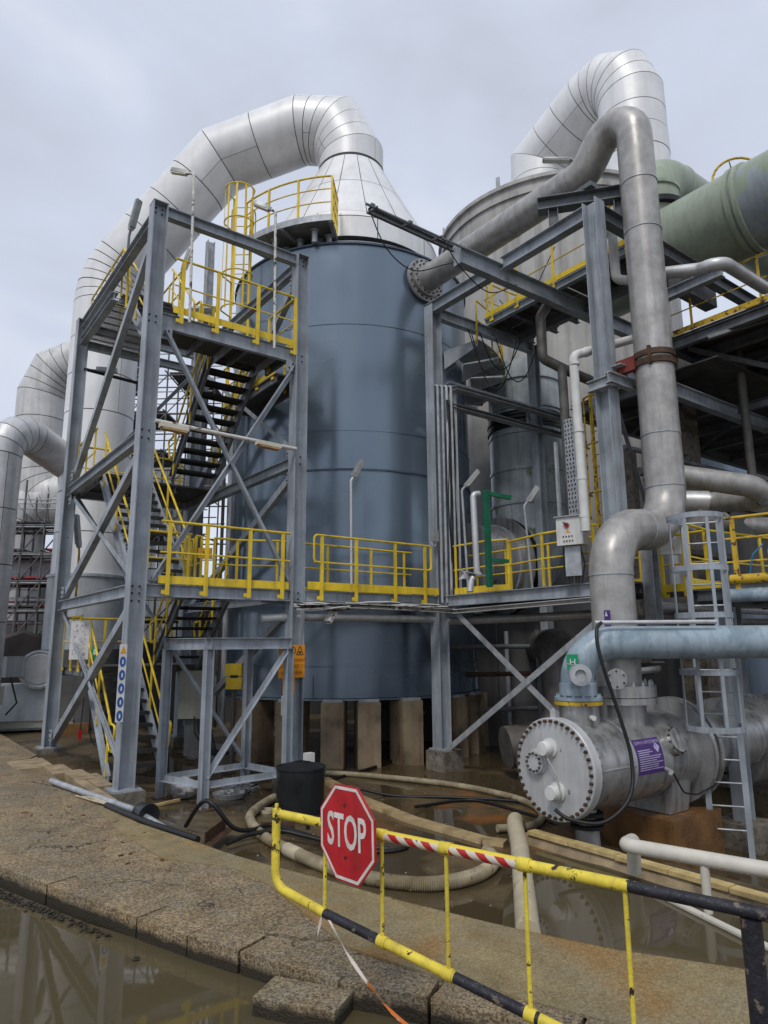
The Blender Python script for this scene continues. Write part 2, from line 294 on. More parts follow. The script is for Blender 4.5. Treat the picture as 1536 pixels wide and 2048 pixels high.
# ------------------------------------------------------------------ mesh helpers
class MB:
    def __init__(s): s.v = []; s.f = []
    def add(s, vs, fs):
        o = len(s.v); s.v += [tuple(p) for p in vs]; s.f += [tuple(i+o for i in f) for f in fs]; return s
    def box(s, c, sz, rz=0.0, axes=None):
        c = V(c); hx, hy, hz = sz[0]/2, sz[1]/2, sz[2]/2
        if axes is None:
            ax, ay, az_ = V((math.cos(rz), math.sin(rz), 0)), V((-math.sin(rz), math.cos(rz), 0)), V((0, 0, 1))
        else: ax, ay, az_ = axes
        vs = [c+ax*(hx*i)+ay*(hy*j)+az_*(hz*k) for k in (-1, 1) for (i, j) in ((-1, -1), (1, -1), (1, 1), (-1, 1))]
        return s.add(vs, [(3, 2, 1, 0), (4, 5, 6, 7), (0, 1, 5, 4), (1, 2, 6, 5), (2, 3, 7, 6), (3, 0, 4, 7)])
    def prism(s, A, B, prof, dep):
        A, B = V(A), V(B); d = (B-A).normalized(); y = V(dep); y = (y-d*y.dot(d)).normalized(); x = d.cross(y)
        n = len(prof)
        vs = [P+x*a+y*b for P in (A, B) for a, b in prof]
        fs = [(i, (i+1) % n, n+(i+1) % n, n+i) for i in range(n)] + [tuple(reversed(range(n))), tuple(range(n, 2*n))]
        return s.add(vs, fs)
    def ibeam(s, A, B, h, b, dep, tf=0.016, tw=0.011):
        H, Bb, w = h/2, b/2, tw/2
        p = [(-Bb, -H), (Bb, -H), (Bb, -H+tf), (w, -H+tf), (w, H-tf), (Bb, H-tf), (Bb, H), (-Bb, H), (-Bb, H-tf), (-w, H-tf), (-w, -H+tf), (-Bb, -H+tf)]
        return s.prism(A, B, p, dep)
    def chan(s, A, B, h, b, dep, t=0.012):
        H = h/2
        p = [(0, -H), (b, -H), (b, -H+t), (t, -H+t), (t, H-t), (b, H-t), (b, H), (0, H)]
        return s.prism(A, B, p, dep)
    def angle(s, A, B, a, dep, t=0.010):
        p = [(0, 0), (a, 0), (a, t), (t, t), (t, a), (0, a)]
        return s.prism(A, B, p, dep)
    def bar(s, A, B, w, h, dep=(0, 0, 1)):
        return s.prism(A, B, [(-w/2, -h/2), (w/2, -h/2), (w/2, h/2), (-w/2, h/2)], dep)
    def rings(s, loops, close=False, caps=True):
        n = len(loops[0]); vs = [p for lp in loops for p in lp]; fs = []
        m = len(loops)
        for k in range(m if close else m-1):
            k2 = (k+1) % m
            fs += [(k*n+i, k*n+(i+1) % n, k2*n+(i+1) % n, k2*n+i) for i in range(n)]
        if caps and not close: fs += [tuple(reversed(range(n))), tuple(range((m-1)*n, m*n))]
        return s.add(vs, fs)
    def tube(s, pts, r, seg=12, caps=True, radii=None):
        return s.rings([circ(p, u, w, (radii[i] if radii else r), seg) for i, (p, u, w) in enumerate(frames(pts))], caps=caps)
    def cyl(s, A, B, r, seg=16, r2=None): return s.tube([A, B], r, seg, radii=[r, r if r2 is None else r2])
    def lathe(s, o, axis, prof, seg=32, a0=0.0, a1=None, close=False):
        o = V(o); a = V(axis).normalized(); t = V((0, 0, 1)) if abs(a.z) < 0.9 else V((1, 0, 0))
        u = (t-a*t.dot(a)).normalized() if abs(a.z) < 0.9 else V((1, 0, 0)); w = a.cross(u)
        loops = [circ(o+a*h, u, w, max(r, 1e-4), seg) for r, h in prof]
        return s.rings(loops, close=close, caps=False)
    def poly(s, pts, z0, z1):
        n = len(pts); vs = [(x, y, z0) for x, y in pts]+[(x, y, z1) for x, y in pts]
        return s.add(vs, [tuple(reversed(range(n))), tuple(range(n, 2*n))]+[(i, (i+1) % n, n+(i+1) % n, n+i) for i in range(n)])
    def plate(s, pts, th):
        """polygon of 3-D points given a thickness th along its normal"""
        pts = [V(p) for p in pts]; nn = (pts[1]-pts[0]).cross(pts[2]-pts[0]).normalized(); n = len(pts)
        return s.add(pts+[p+nn*th for p in pts], [tuple(reversed(range(n))), tuple(range(n, 2*n))]+[(i, (i+1) % n, n+(i+1) % n, n+i) for i in range(n)])

def circ(p, u, w, r, seg):
    return [p+u*(r*math.cos(2*math.pi*i/seg))+w*(r*math.sin(2*math.pi*i/seg)) for i in range(seg)]
def frames(pts):
    pts = [V(p) for p in pts]; n = len(pts); out = []
    ts = []
    for i in range(n):
        a = (pts[i]-pts[i-1]).normalized() if i else None; b = (pts[i+1]-pts[i]).normalized() if i < n-1 else None
        ts.append(b if a is None else a if b is None else (a+b).normalized())
    u = None
    for i in range(n):
        t = ts[i]
        if u is None:
            k = V((0, 0, 1)) if abs(t.z) < 0.9 else V((1, 0, 0)); u = (k-t*k.dot(t)).normalized()
        else: u = (u-t*u.dot(t)).normalized()
        out.append((pts[i], u, t.cross(u)))
    return out
def fillet(pts, rad, nn_=6):
    pts = [V(p) for p in pts]; o = [pts[0]]
    for i in range(1, len(pts)-1):
        r = rad[i-1] if isinstance(rad, (list, tuple)) else rad; n = nn_[i-1] if isinstance(nn_, (list, tuple)) else nn_
        a = (pts[i-1]-pts[i]).normalized(); b = (pts[i+1]-pts[i]).normalized(); ang = a.angle(b)
        if r <= 0 or ang > 3.1: o.append(pts[i]); continue
        d = r/math.tan(ang/2); c = pts[i]+(a+b).normalized()*(r/math.sin(ang/2)); p0 = pts[i]+a*d; p1 = pts[i]+b*d
        x = (p0-c).normalized(); tot = math.pi-ang; y = ((p1-c).normalized()-x*math.cos(tot)).normalized()
        o += [c+(x*math.cos(tot*k/n)+y*math.sin(tot*k/n))*r for k in range(n+1)]
    o.append(pts[-1]); return o
def arc(c, r, a0, a1, n, z): return [V((c[0]+r*math.cos(R(a0+(a1-a0)*k/n)), c[1]+r*math.sin(R(a0+(a1-a0)*k/n)), z)) for k in range(n+1)]

ROOT = {}
def root_of(o):
    while o.parent: o = o.parent
    return o
def tag(o, label=None, cat=None, group=None, kind=None):
    if label: o['label'] = label
    if cat: o['category'] = cat
    if group: o['group'] = group
    if kind: o['kind'] = kind
    return o
def thing(name, label, cat, loc=(0, 0, 0), group=None, rz=0.0):
    o = bpy.data.objects.new(name, None); COL.objects.link(o); o.location = loc; o.rotation_euler = (0, 0, rz); o.empty_display_size = 0.2
    return tag(o, label, cat, group)
def me_of(name, mb, m, off=(0, 0, 0), sharp=33, flat=False):
    me = bpy.data.meshes.new(name); o = V(off)
    me.from_pydata([(p[0]-o.x, p[1]-o.y, p[2]-o.z) for p in mb.v], [], mb.f); me.update()
    if not flat:
        me.polygons.foreach_set('use_smooth', [True]*len(me.polygons)); me.set_sharp_from_angle(angle=R(sharp))
    me.materials.append(M[m]); return me
def part(name, mb, m, parent=None, label=None, kind=None, sharp=33, flat=False):
    off = (0, 0, 0)
    if parent is not None: off = root_of(parent).location
    o = bpy.data.objects.new(name, me_of(name, mb, m, off, sharp, flat)); COL.objects.link(o)
    if parent is not None: o.parent = parent
    return tag(o, label, kind=kind)
def solid(name, mb, m, label, cat, group=None, sharp=33):
    """a thing that is one mesh, its origin at the middle of its base"""
    xs = [p[0] for p in mb.v]; ys = [p[1] for p in mb.v]; zs = [p[2] for p in mb.v]
    c = ((min(xs)+max(xs))/2, (min(ys)+max(ys))/2, min(zs))
    o = bpy.data.objects.new(name, me_of(name, mb, m, c, sharp)); COL.objects.link(o); o.location = c
    return tag(o, label, cat, group)
def struct(name, mb, m, parent=None):
    o = part(name, mb, m, parent); o['kind'] = 'structure'; return o
def copies(name, mesh, spots, parent):
    """alike pieces of one thing sharing mesh data; spots are matrices in world space"""
    off = Matrix.Translation(-root_of(parent).location); res = []
    for mtx in spots:
        o = bpy.data.objects.new(name, mesh); COL.objects.link(o); o.parent = parent; o.matrix_local = off @ mtx; res.append(o)
    return res
def dup(root, loc, rz=None, label=None, group=None):
    r = root.copy(); COL.objects.link(r); r.location = loc
    if rz is not None: r.rotation_euler = (0, 0, rz)
    if label: r['label'] = label
    if group: r['group'] = group
    for ch in list(root.children):
        c = ch.copy(); COL.objects.link(c); c.parent = r
        for g in ch.children:
            d = g.copy(); COL.objects.link(d); d.parent = c
    return r
def textobj(name, body, size, origin, xdir, ydir, m, parent, align='CENTER', ext=0.002, squeeze=1.0, offs=0.0):
    cu = bpy.data.curves.new(name, 'FONT'); cu.body = body; cu.size = size; cu.align_x = align; cu.align_y = 'CENTER'; cu.extrude = ext; cu.offset = offs; cu.resolution_u = 3
    to = bpy.data.objects.new(name, cu); COL.objects.link(to)
    dg = bpy.context.evaluated_depsgraph_get(); dg.update()
    me = bpy.data.meshes.new_from_object(to.evaluated_get(dg)); bpy.data.objects.remove(to); bpy.data.curves.remove(cu)
    x = V(xdir).normalized(); y = V(ydir).normalized(); z = x.cross(y)
    mt = Matrix((x*squeeze, y, z)).transposed().to_4x4(); mt.translation = V(origin)-(root_of(parent).location if parent else V())
    me.transform(mt); me.materials.clear(); me.materials.append(M[m])
    o = bpy.data.objects.new(name, me); COL.objects.link(o); o.parent = parent
    return o

def duct(parent, poly, rad, nb, step, r, m='clad', gap=0.028, seg=56, bend_cuts=3, name='cladding_ring'):
    """insulated duct with mitred bends: one sheet-metal ring between neighbouring cuts, joints showing a dark recessed liner"""
    pts = fillet([V(q) for q in poly], rad, nb); n = len(pts)
    ds = [(pts[i+1]-pts[i]).normalized() for i in range(n-1)]
    nm = [ds[0]]+[(ds[i-1]+ds[i]).normalized() for i in range(1, n-1)]+[ds[-1]]
    def cut(p, d, nn, rr):
        k = V((0, 0, 1)) if abs(d.z) < 0.92 else V((0.6, 0.8, 0)); u = (k-d*k.dot(d)).normalized(); w = d.cross(u); o = []
        for i in range(seg+1):
            a = a0+0.006/rr+(2*math.pi-0.012/rr)*i/seg; q = u*(rr*math.cos(a))+w*(rr*math.sin(a)); o.append(p+q-d*(q.dot(nn)/d.dot(nn)))
        return o
    part('duct_liner', MB().tube(pts, r-0.03, 32), 'seam', parent)
    for i in range(n-1):
        a, b, d = pts[i], pts[i+1], ds[i]; Ls = (b-a).length; lim = 1.9*r
        bend = Ls < lim
        k = max(1, round(Ls/0.42)) if bend else max(1, round(Ls/step)); ts = [j/k for j in range(k+1)]
        nn = [nm[i].lerp(nm[i+1], t).normalized() if bend else (nm[i] if t == 0 else nm[i+1] if t == 1 else d) for t in ts]
        for j in range(k):
            a0 = random.choice((0.3, 2.2, 4.0, 5.3)); rr = r+random.uniform(-0.004, 0.006); g = min(gap/2, Ls/k*0.12)
            A, Bq = a+d*(Ls*ts[j]+g), a+d*(Ls*ts[j+1]-g)
            rows = [cut(A, d, nn[j], rr-0.028), cut(A, d, nn[j], rr), cut(Bq, d, nn[j+1], rr+0.004), cut(Bq, d, nn[j+1], rr-0.028)]
            w_ = seg+1; mbk = MB().add([q for row in rows for q in row], [(x*w_+y, x*w_+y+1, (x+1)*w_+y+1, (x+1)*w_+y) for x in range(3) for y in range(seg)])
            part(name, mbk, m, parent, sharp=30)
def flange(mb, c, axis, r, th, ri=0.0):
    a = V(axis).normalized(); c = V(c)
    return mb.lathe(c, a, [(ri, 0), (r, 0), (r, th), (ri, th)], 36)
BOLT = {}
def bolt_mesh(r, h, m):
    k = (r, h, m)
    if k not in BOLT:
        mb = MB().lathe((0, 0, 0), (0, 0, 1), [(0, 0), (r, 0), (r, h), (r*0.5, h), (r*0.5, h*1.6), (0, h*1.6)], 6); BOLT[k] = me_of('bolt', mb, m)
    return BOLT[k]
def bolt_circle(parent, c, axis, r, n, br=0.022, bh=0.025, m='rust', a0=0.0):
    a = V(axis).normalized(); c = V(c); k = V((0, 0, 1)) if abs(a.z) < 0.9 else V((1, 0, 0)); u = (k-a*k.dot(a)).normalized(); w = a.cross(u)
    rot = a.to_track_quat('Z', 'Y').to_matrix().to_4x4(); sp = []
    for i in range(n):
        t = 2*math.pi*i/n+a0; mt = rot.copy(); mt.translation = c+u*(r*math.cos(t))+w*(r*math.sin(t)); sp.append(mt)
    return copies('bolt', bolt_mesh(br, bh, m), sp, parent)

def handrail(parent, pts, h=1.1, mids=(0.55,), kick=True, sp=1.0, m='yellow', postm=None, drop=0.12, out=(0, 0, 0), ends=True, pr=0.024, name='handrail', loopends=False, pw=0.05):
    """guard rail over deck-level points: top rail mesh with its posts, mid rails, kick plate and feet as children"""
    pts = [V(p) for p in pts]; upz = V((0, 0, 1)); o = V(out)
    top = [p+upz*h+o for p in pts]
    if loopends:
        low = mids[-1]
        path = [top[0]+upz*(low-h)+(top[1]-top[0]).normalized()*0.15, top[0]+upz*(low-h), top[0]]+top[1:-1]+[top[-1], top[-1]+upz*(low-h), top[-1]+upz*(low-h)-(top[-1]-top[-2]).normalized()*0.15]
        hr = part(name, MB().tube(fillet(path, 0.08, 4), pr, 8), m, parent)
    else:
        hr = part(name, MB().tube(fillet(top, 0.06, 3) if len(top) > 2 else top, pr, 8), m, parent)
    for q in mids: part('mid_rail', MB().tube([p+upz*q+o for p in pts], pr*0.72, 6), m, hr)
    for a, b in zip(pts, pts[1:]):
        d = b-a; Ls = d.length; k = max(1, round(Ls/sp)); dn = V((d.x, d.y, 0)).normalized() if V((d.x, d.y, 0)).length > 1e-6 else V((1, 0, 0))
        for j in range(k+1):
            if j == 0 and a is not pts[0]: continue
            t = min(max(j/k, 0.06 if ends and a is pts[0] else 0), 1-(0.06 if ends and b is pts[-1] else 0)) if Ls > 0.6 else j/k
            p = a+d*t+o
            part('post', MB().box(p+upz*((h-drop)/2), (pw, 0.03, h+drop), math.atan2(dn.y, dn.x)), postm or m, hr)
            if drop > 0.05: part('foot', MB().box(p-upz*(drop*0.75)-dn*0.06, (0.09, 0.02, 0.07), math.atan2(dn.y, dn.x)), m, hr)
        if kick and abs(d.z) < 0.05:
            part('kick_plate', MB().bar(a+o*0.7+upz*0.07, b+o*0.7+upz*0.07, 0.008, 0.14), m, hr)
    return hr

def flight(parent, x0, x1, A, B, n, m='steel', treadm='grate', rails=True, tread_th=0.035):
    """stair flight between (y,z) A and B for lanes x0..x1: channel stringers, grating treads, sloping hand rails"""
    st = None
    for x, s_ in ((x0, 1), (x1, -1)):
        sa = MB()
        sa.bar((x, A[0], A[1]-0.02), (x, B[0], B[1]-0.02), 0.012, 0.24, (0, 0, 1))
        for q in (-0.12, 0.12):
            d = V((0, B[0]-A[0], B[1]-A[1])).normalized(); nrm = V((0, -d.z, d.y)) if d.y > 0 else V((0, d.z, -d.y))
            o_ = nrm*q
            sa.bar(V((x-s_*0.03, A[0], A[1]-0.02))+o_, V((x-s_*0.03, B[0], B[1]-0.02))+o_, 0.06, 0.012, nrm)
        q_ = part('stair_flight' if st is None else 'stringer', sa, m, st or parent); st = st or q_
    for k in range(1, n+1):
        t = (k-0.5)/n; y = A[0]+(B[0]-A[0])*t; z = A[1]+(B[1]-A[1])*(k/n)-0.03
        tb = MB().box(((x0+x1)/2, y, z), (x1-x0-0.02, 0.25, tread_th))
        fy = y-math.copysign(0.125, B[0]-A[0])
        tb.box(((x0+x1)/2, fy, z-0.012), (x1-x0-0.02, 0.012, 0.07))
        part('tread', tb, treadm, st)
    if rails:
        for x in (x0-0.03, x1+0.03):
            pts = [(x, A[0], A[1]), (x, B[0], B[1])]
            dx = V((0, B[0]-A[0], B[1]-A[1])); lead = V((0, math.copysign(0.25, B[0]-A[0]), 0))
            a, b = V(pts[0]), V(pts[1]); up_ = V((0, 0, 1))
            top = [a+up_*0.50-lead*0.6, a+up_*0.98-lead*1.2, a+up_*1.0, b+up_*1.0]
            hr = part('stair_rail', MB().tube(fillet(top, 0.08, 3), 0.024, 8), 'yellow', parent)
            part('mid_rail', MB().tube([a+up_*0.5, b+up_*0.5], 0.018, 6), 'yellow', hr)
            for t in (0.07, 0.5, 0.93):
                p = a+(b-a)*t
                part('post', MB().box(p+up_*0.44, (0.03, 0.05, 1.1)), 'yellow', hr)
    return st

def lamp(name, label, base, top, head_dir, group, polem='flaky', headm='lens', pr=0.028, hl=0.62, hw=0.13, tilt=0.55):
    t = thing(name, label, 'lamp', base, group)
    base, top = V(base), V(top); hd_ = V(head_dir).normalized()
    part('pole', MB().tube(fillet([base, top, top+hd_*0.14], 0.08, 4), pr, 10), polem, t)
    c0 = top+hd_*0.12; sd_ = hd_.cross(V((0, 0, 1))).normalized(); nn = sd_.cross(hd_)
    hb = MB().rings([[c0+hd_*a+sd_*(b*w_)+nn*(h_) for b, h_ in ((-1, -0.03), (1, -0.03), (0.8, 0.05), (-0.8, 0.05))] for a, w_ in ((0, hw*0.3), (0.1, hw*0.48), (hl-0.03, hw*0.5), (hl, hw*0.4))])
    hd_o = part('lamp_head', hb, 'lampgrey', t)
    part('lens', MB().box(c0+hd_*(hl*0.53)-nn*0.042, (hl*0.86, hw*0.82, 0.03), axes=(hd_, sd_, nn)), headm, hd_o)
    return t
# ================================================================== THE SETTING
def smooth(t): t = max(0.0, min(1.0, t)); return t*t*(3-2*t)
def gz(x, y):
    t = smooth((x+0.2)/2.4); b = -0.27*(1-t)-0.42*t
    u = smooth((y-3.0)/5)*(1-smooth((x-2)/3)); return b*(1-u)-0.03*u-0.48*smooth((x-4.9)/0.5)*smooth((-4.7-y)/0.5)*(1-smooth((x-16)/4))
xs = [-300, -120, -50, -20, -9, -5]+[-3.6+0.3*k for k in range(61)]+[16, 20, 28, 45, 90, 200, 400]
ys = [-200, -80, -30, -16, -13]+[-11.6+0.3*k for k in range(88)]+[16, 20, 28, 45, 90, 200, 400]
mb = MB(); nx = len(xs)
mb.add([(x, y, gz(x, y)+(0.012*math.sin(3.1*x+1.7*y)*math.sin(2.3*y-x) if x > 0 and y > -3 else 0)) for y in ys for x in xs],
       [(j*nx+i, j*nx+i+1, (j+1)*nx+i+1, (j+1)*nx+i) for j in range(len(ys)-1) for i in range(nx-1)])
struct('ground', mb, 'pit')

outer = [(-4.6, 3.2), (-3.4, 0.2), (-2.75, -1.75), (-2.22, -3.32), (-1.67, -5.04), (-1.11, -6.64), (-0.74, -7.60), (-0.41, -8.06), (-0.20, -8.48), (0.35, -9.75), (0.9, -11.0), (1.9, -13.6)]
inner = [(-0.6, 12.5), (-0.56, 9.25), (-0.53, 6.74), (-0.49, 4.91), (-0.48, 4.32), (-1.15, 4.1), (-1.15, 2.9), (-0.72, 2.0), (-0.66, 0.7), (-0.62, -0.85), (-0.33, -0.86), (-0.5, -1.33), (-0.55, -2.31), (-0.40, -3.05), (-0.25, -3.79), (-0.14, -4.4), (0.04, -5.08), (0.23, -5.68), (0.48, -6.6), (0.79, -7.52), (1.12, -8.32), (1.57, -9.06), (2.3, -10.4), (3.9, -13.6)]
# pavement strip: exposed aggregate zone with a smoother ramp along the pit
kerb_in = []
for i, p in enumerate(outer):
    a = V(outer[max(0, i-1)]); b = V(outer[min(len(outer)-1, i+1)]); d = (b-a).normalized(); kerb_in.append((p[0]-d.y*0.30, p[1]+d.x*0.30))
strip = MB()
def strip_between(mb, left, right, n, z, zf=None, depth=0.3):
    def resample(pl, n):
        pl = [V(p) for p in pl]; ls = [0]
        for a, b in zip(pl, pl[1:]): ls.append(ls[-1]+(b-a).length)
        o = []
        for k in range(n+1):
            t = ls[-1]*k/n; i = max(j for j in range(len(ls)) if ls[j] <= t+1e-9); i = min(i, len(pl)-2)
            o.append(pl[i]+(pl[i+1]-pl[i])*((t-ls[i])/(ls[i+1]-ls[i])))
        return o
    A, B = resample(left, n), resample(right, n); m = 10
    vs = []
    for a, b in zip(A, B):
        for j in range(m+1):
            p = a+(b-a)*(j/m); vs.append((p.x, p.y, z+0.006*math.sin(p.x*4.1+p.y*1.3)*math.sin(p.y*2.7)))
    mb.add(vs, [(k*(m+1)+j, k*(m+1)+j+1, (k+1)*(m+1)+j+1, (k+1)*(m+1)+j) for k in range(n) for j in range(m)])
    for pl in (A, B): mb.add([(p.x, p.y, z+0.006) for p in pl]+[(p.x, p.y, z-depth) for p in pl], [(k, k+1, n+2+k, n+1+k) for k in range(n)])
strip_between(strip, [(-5.2, 12.5)]+kerb_in, inner, 60, 0.05, depth=0.6)
strip_o = struct('pavement', strip, 'agg')
ramp_out = [(-0.75, -1.25), (-0.86, -2.67), (-0.78, -4.1), (-0.30, -4.85), (-0.26, -5.6), (-0.36, -6.5), (-0.42, -7.1), (-0.22, -7.75), (0.02, -8.35), (0.6, -9.7), (1.1, -11.0), (2.1, -13.6)]
ramp_in = [(-0.52, -1.1), (-0.56, -2.31), (-0.41, -3.05), (-0.26, -3.79), (-0.15, -4.4), (0.03, -5.08), (0.22, -5.68), (0.47, -6.6), (0.78, -7.52), (1.11, -8.32), (1.56, -9.06), (2.29, -10.4), (3.88, -13.6)]
rb = MB(); strip_between(rb, ramp_out, ramp_in, 50, 0.058, depth=0.012)
struct('ramp', rb, 'smooth')
# kerb stones along the outer edge, each its own block with worn edges
def rough_block(c, sx, sy, sz, rz, amp=0.012, nx=9, ny=4, nz=3, seed=0):
    rnd = random.Random(seed); ph = [rnd.uniform(0, 6.3) for _ in range(6)]
    def nrm(x, y, z): return math.sin(x*17+ph[0])*math.sin(y*19+ph[1])+math.sin(x*41+z*33+ph[2])*0.6+math.sin(y*47+z*29+ph[3])*0.6
    vs = []; idx = {}
    ca, sa = math.cos(rz), math.sin(rz)
    def vid(i, j, k):
        if (i, j, k) in idx: return idx[(i, j, k)]
        x, y, z = (i/nx-0.5)*sx, (j/ny-0.5)*sy, (k/nz-0.5)*sz
        ed = sum((i in (0, nx), j in (0, ny), k in (0, nz)))
        a = amp*nrm(x+c[0], y+c[1], z)*0.45
        sh = 1-(0.0 if ed < 2 else 0.004/max(sy, 0.1)*(1+0.9*nrm(x*2+c[1], y*2, z*2)))
        x2, y2, z2 = x*(1-(1-sh)*0.3)+a*0.6, y*sh+a*0.6, z*(sh if ed >= 2 else 1)+a*0.5*(1 if k else 0)
        idx[(i, j, k)] = len(vs); vs.append((c[0]+x2*ca-y2*sa, c[1]+x2*sa+y2*ca, c[2]+z2)); return idx[(i, j, k)]
    fs = []
    for i in range(nx):
        for j in range(ny):
            fs.append((vid(i, j, nz), vid(i+1, j, nz), vid(i+1, j+1, nz), vid(i, j+1, nz)))
        for k in range(nz):
            fs.append((vid(i, 0, k), vid(i+1, 0, k), vid(i+1, 0, k+1), vid(i, 0, k+1))); fs.append((vid(i, ny, k), vid(i, ny, k+1), vid(i+1, ny, k+1), vid(i+1, ny, k)))
    for j in range(ny):
        for k in range(nz):
            fs.append((vid(0, j, k), vid(0, j, k+1), vid(0, j+1, k+1), vid(0, j+1, k))); fs.append((vid(nx, j, k), vid(nx, j+1, k), vid(nx, j+1, k+1), vid(nx, j, k+1)))
    return MB().add(vs, fs)
kerb = thing('kerb', None, None, (-1.2, -6, 0)); kerb['kind'] = 'structure'
marks = [(-4.6, 3.2), (-4.05, 1.85), (-3.4, 0.2), (-2.95, -1.1), (-2.45, -2.6), (-1.93, -4.2), (-1.50, -5.55), (-1.29, -6.15), (-1.08, -6.66), (-0.74, -7.50), (-0.40, -8.04), (-0.02, -8.90), (0.35, -9.75), (0.75, -10.65), (1.3, -12.0), (1.9, -13.6)]
for i, (p, q) in enumerate(zip(marks, marks[1:])):
    a, b = V((*p, 0)), V((*q, 0)); d = b-a; Ls = d.length; d.normalize(); n_ = V((-d.y, d.x, 0)); c = (a+b)/2+n_*(0.155+random.uniform(-0.004, 0.006))
    struct('kerb_stone', rough_block((c.x, c.y, -0.074+random.uniform(-0.005, 0.003)), Ls-0.022, 0.31, 0.26, math.atan2(d.y, d.x)+random.uniform(-0.012, 0.012), 0.0045, max(6, int(Ls/0.07)), 5, 4, i), 'kerb', kerb)
# sandy square slabs that step along the pit rim
slabs = thing('slab_edging', None, None, (-0.4, 2, 0)); slabs['kind'] = 'structure'
for i, (x0, y0, x1, y1, z) in enumerate(((-1.15, 2.92, -0.47, 4.15, 0.055), (-0.66, 2.06, -0.29, 3.1, 0.05), (-0.48, 1.22, -0.13, 2.3, 0.045), (-0.12, 1.65, 0.11, 2.15, -0.03), (-0.30, 0.48, -0.035, 1.43, 0.03), (-0.52, -0.84, -0.345, 1.15, 0.05), (-1.2, 4.2, -0.5, 4.9, 0.03), (-1.05, 4.95, -0.52, 5.8, 0.04))):
    struct('slab', rough_block(((x0+x1)/2, (y0+y1)/2, z-0.17), x1-x0-0.008, y1-y0-0.008, 0.34, 0, 0.002, 6, 6, 2, 40+i), 'slab', slabs)
# road and the puddle that covers it, left of the kerb
road = MB(); road.add([(-60, 30, -0.135), (-4.9, 3.2, -0.135), (-0.1, -8.48, -0.135), (2.6, -15.0, -0.135), (-2, -60, -0.135), (-60, -60, -0.135)], [(0, 5, 4, 3, 2, 1)])
struct('road', road, 'road')
pud = MB(); pp = [(-30, 14, -0.105), (-4.3, 1.6, -0.105), (-2.30, -3.75, -0.105), (-2.0, -4.55, -0.105), (-1.72, -5.0, -0.105), (-0.5, -7.9, -0.105), (-0.10, -8.5, -0.105), (1.2, -11.7, -0.105), (2.2, -14.6, -0.105), (-3, -30, -0.105), (-30, -30, -0.105)]
pud.add(pp, [tuple(reversed(range(len(pp))))]); struct('puddle', pud, 'water')
pw = MB(); ppts = [(0.5, -9.3), (0.9, -7.6), (1.35, -6.95), (2.1, -6.3), (3.0, -5.75), (3.75, -5.3), (3.9, -6.2), (3.85, -7.0), (3.9, -8.1), (4.0, -9.5), (4.1, -11), (2.4, -11)]
pw.add([(x, y, -0.375) for x, y in ppts], [tuple(reversed(range(len(ppts))))]); struct('puddle', pw, 'water')
# loose stones at the foot of the kerb
rnd = random.Random(3); gb = MB()
def stone(mb, c, r, rnd):
    ph = rnd.uniform(0, 6); vs = []
    for k, (zz, rr) in enumerate(((-0.6, 0.6), (0.1, 1.0), (0.7, 0.6))):
        for i in range(5): t = i*1.2566+ph+k*0.5; q = r*rr*rnd.uniform(0.75, 1.15); vs.append((c[0]+q*math.cos(t), c[1]+q*math.sin(t), c[2]+zz*r*0.7))
    mb.add(vs, [(i, (i+1) % 5, 5+(i+1) % 5, 5+i) for i in range(5)]+[(5+i, 5+(i+1) % 5, 10+(i+1) % 5, 10+i) for i in range(5)]+[(10, 11, 12, 13, 14)])
for k in range(420):
    t = rnd.random(); p = V((-2.75, -1.9)).lerp(V((-1.62, -5.4)), t); off = abs(rnd.gauss(0, 0.09))*(1.25-0.8*t)
    stone(gb, (p.x-off-0.02, p.y-off*0.3, -0.112+0.03*rnd.random()*(1-min(1, off/0.25))), rnd.uniform(0.006, 0.024), rnd)
g = part('gravel', gb, 'kerb'); g['kind'] = 'stuff'
gb = MB()
for k in range(260):
    x, y = rnd.uniform(0.3, 5.5), rnd.uniform(-6.5, 4.5)
    stone(gb, (x, y, gz(x, y)+0.004), rnd.uniform(0.005, 0.018), rnd)
g = part('grit', gb, 'slab'); g['kind'] = 'stuff'
for (x, y, r_, l_) in ((-1.62, -5.95, 0.035, 'largest loose stone in the puddle, close to the kerb'), (-1.02, -7.25, 0.022, 'small stone in the puddle left of the loose kerb block'), (-2.0, -6.9, 0.03, 'loose stone out in the middle of the puddle'), (-1.95, -7.6, 0.025, 'small loose stone near the bottom edge of the puddle')):
    m_ = MB(); stone(m_, (x, y, -0.1), r_, rnd); solid('stone', m_, 'kerb', l_, 'stone', 'stones in the puddle')
blk = rough_block((-0.965, -7.415, -0.075), 0.60, 0.31, 0.17, R(-57), 0.004, 9, 5, 3, 77)
solid('loose_kerb_block', blk, 'kerb', 'loose concrete block lying in the puddle against the kerb', 'block')
# low sandy bund across the pit and the yellow timber bund on the right
bd = MB()
bpts = [V((4.15, 0.65, 0)), V((3.72, -1.3, 0)), V((3.52, -3.0, 0)), V((3.60, -4.5, 0)), V((3.72, -4.75, 0))]
for a, b in zip(bpts, bpts[1:]): 
    d = (b-a).normalized(); s_ = V((d.y, -d.x, 0))
    bd.prism(a+V((0, 0, -0.41)), b+d*0.02+V((0, 0, -0.41)), [(-0.13, -0.05), (0.13, -0.05), (0.10, 0.045), (-0.09, 0.05)], (0, 0, 1))
struct('bund', bd, 'bundsand')

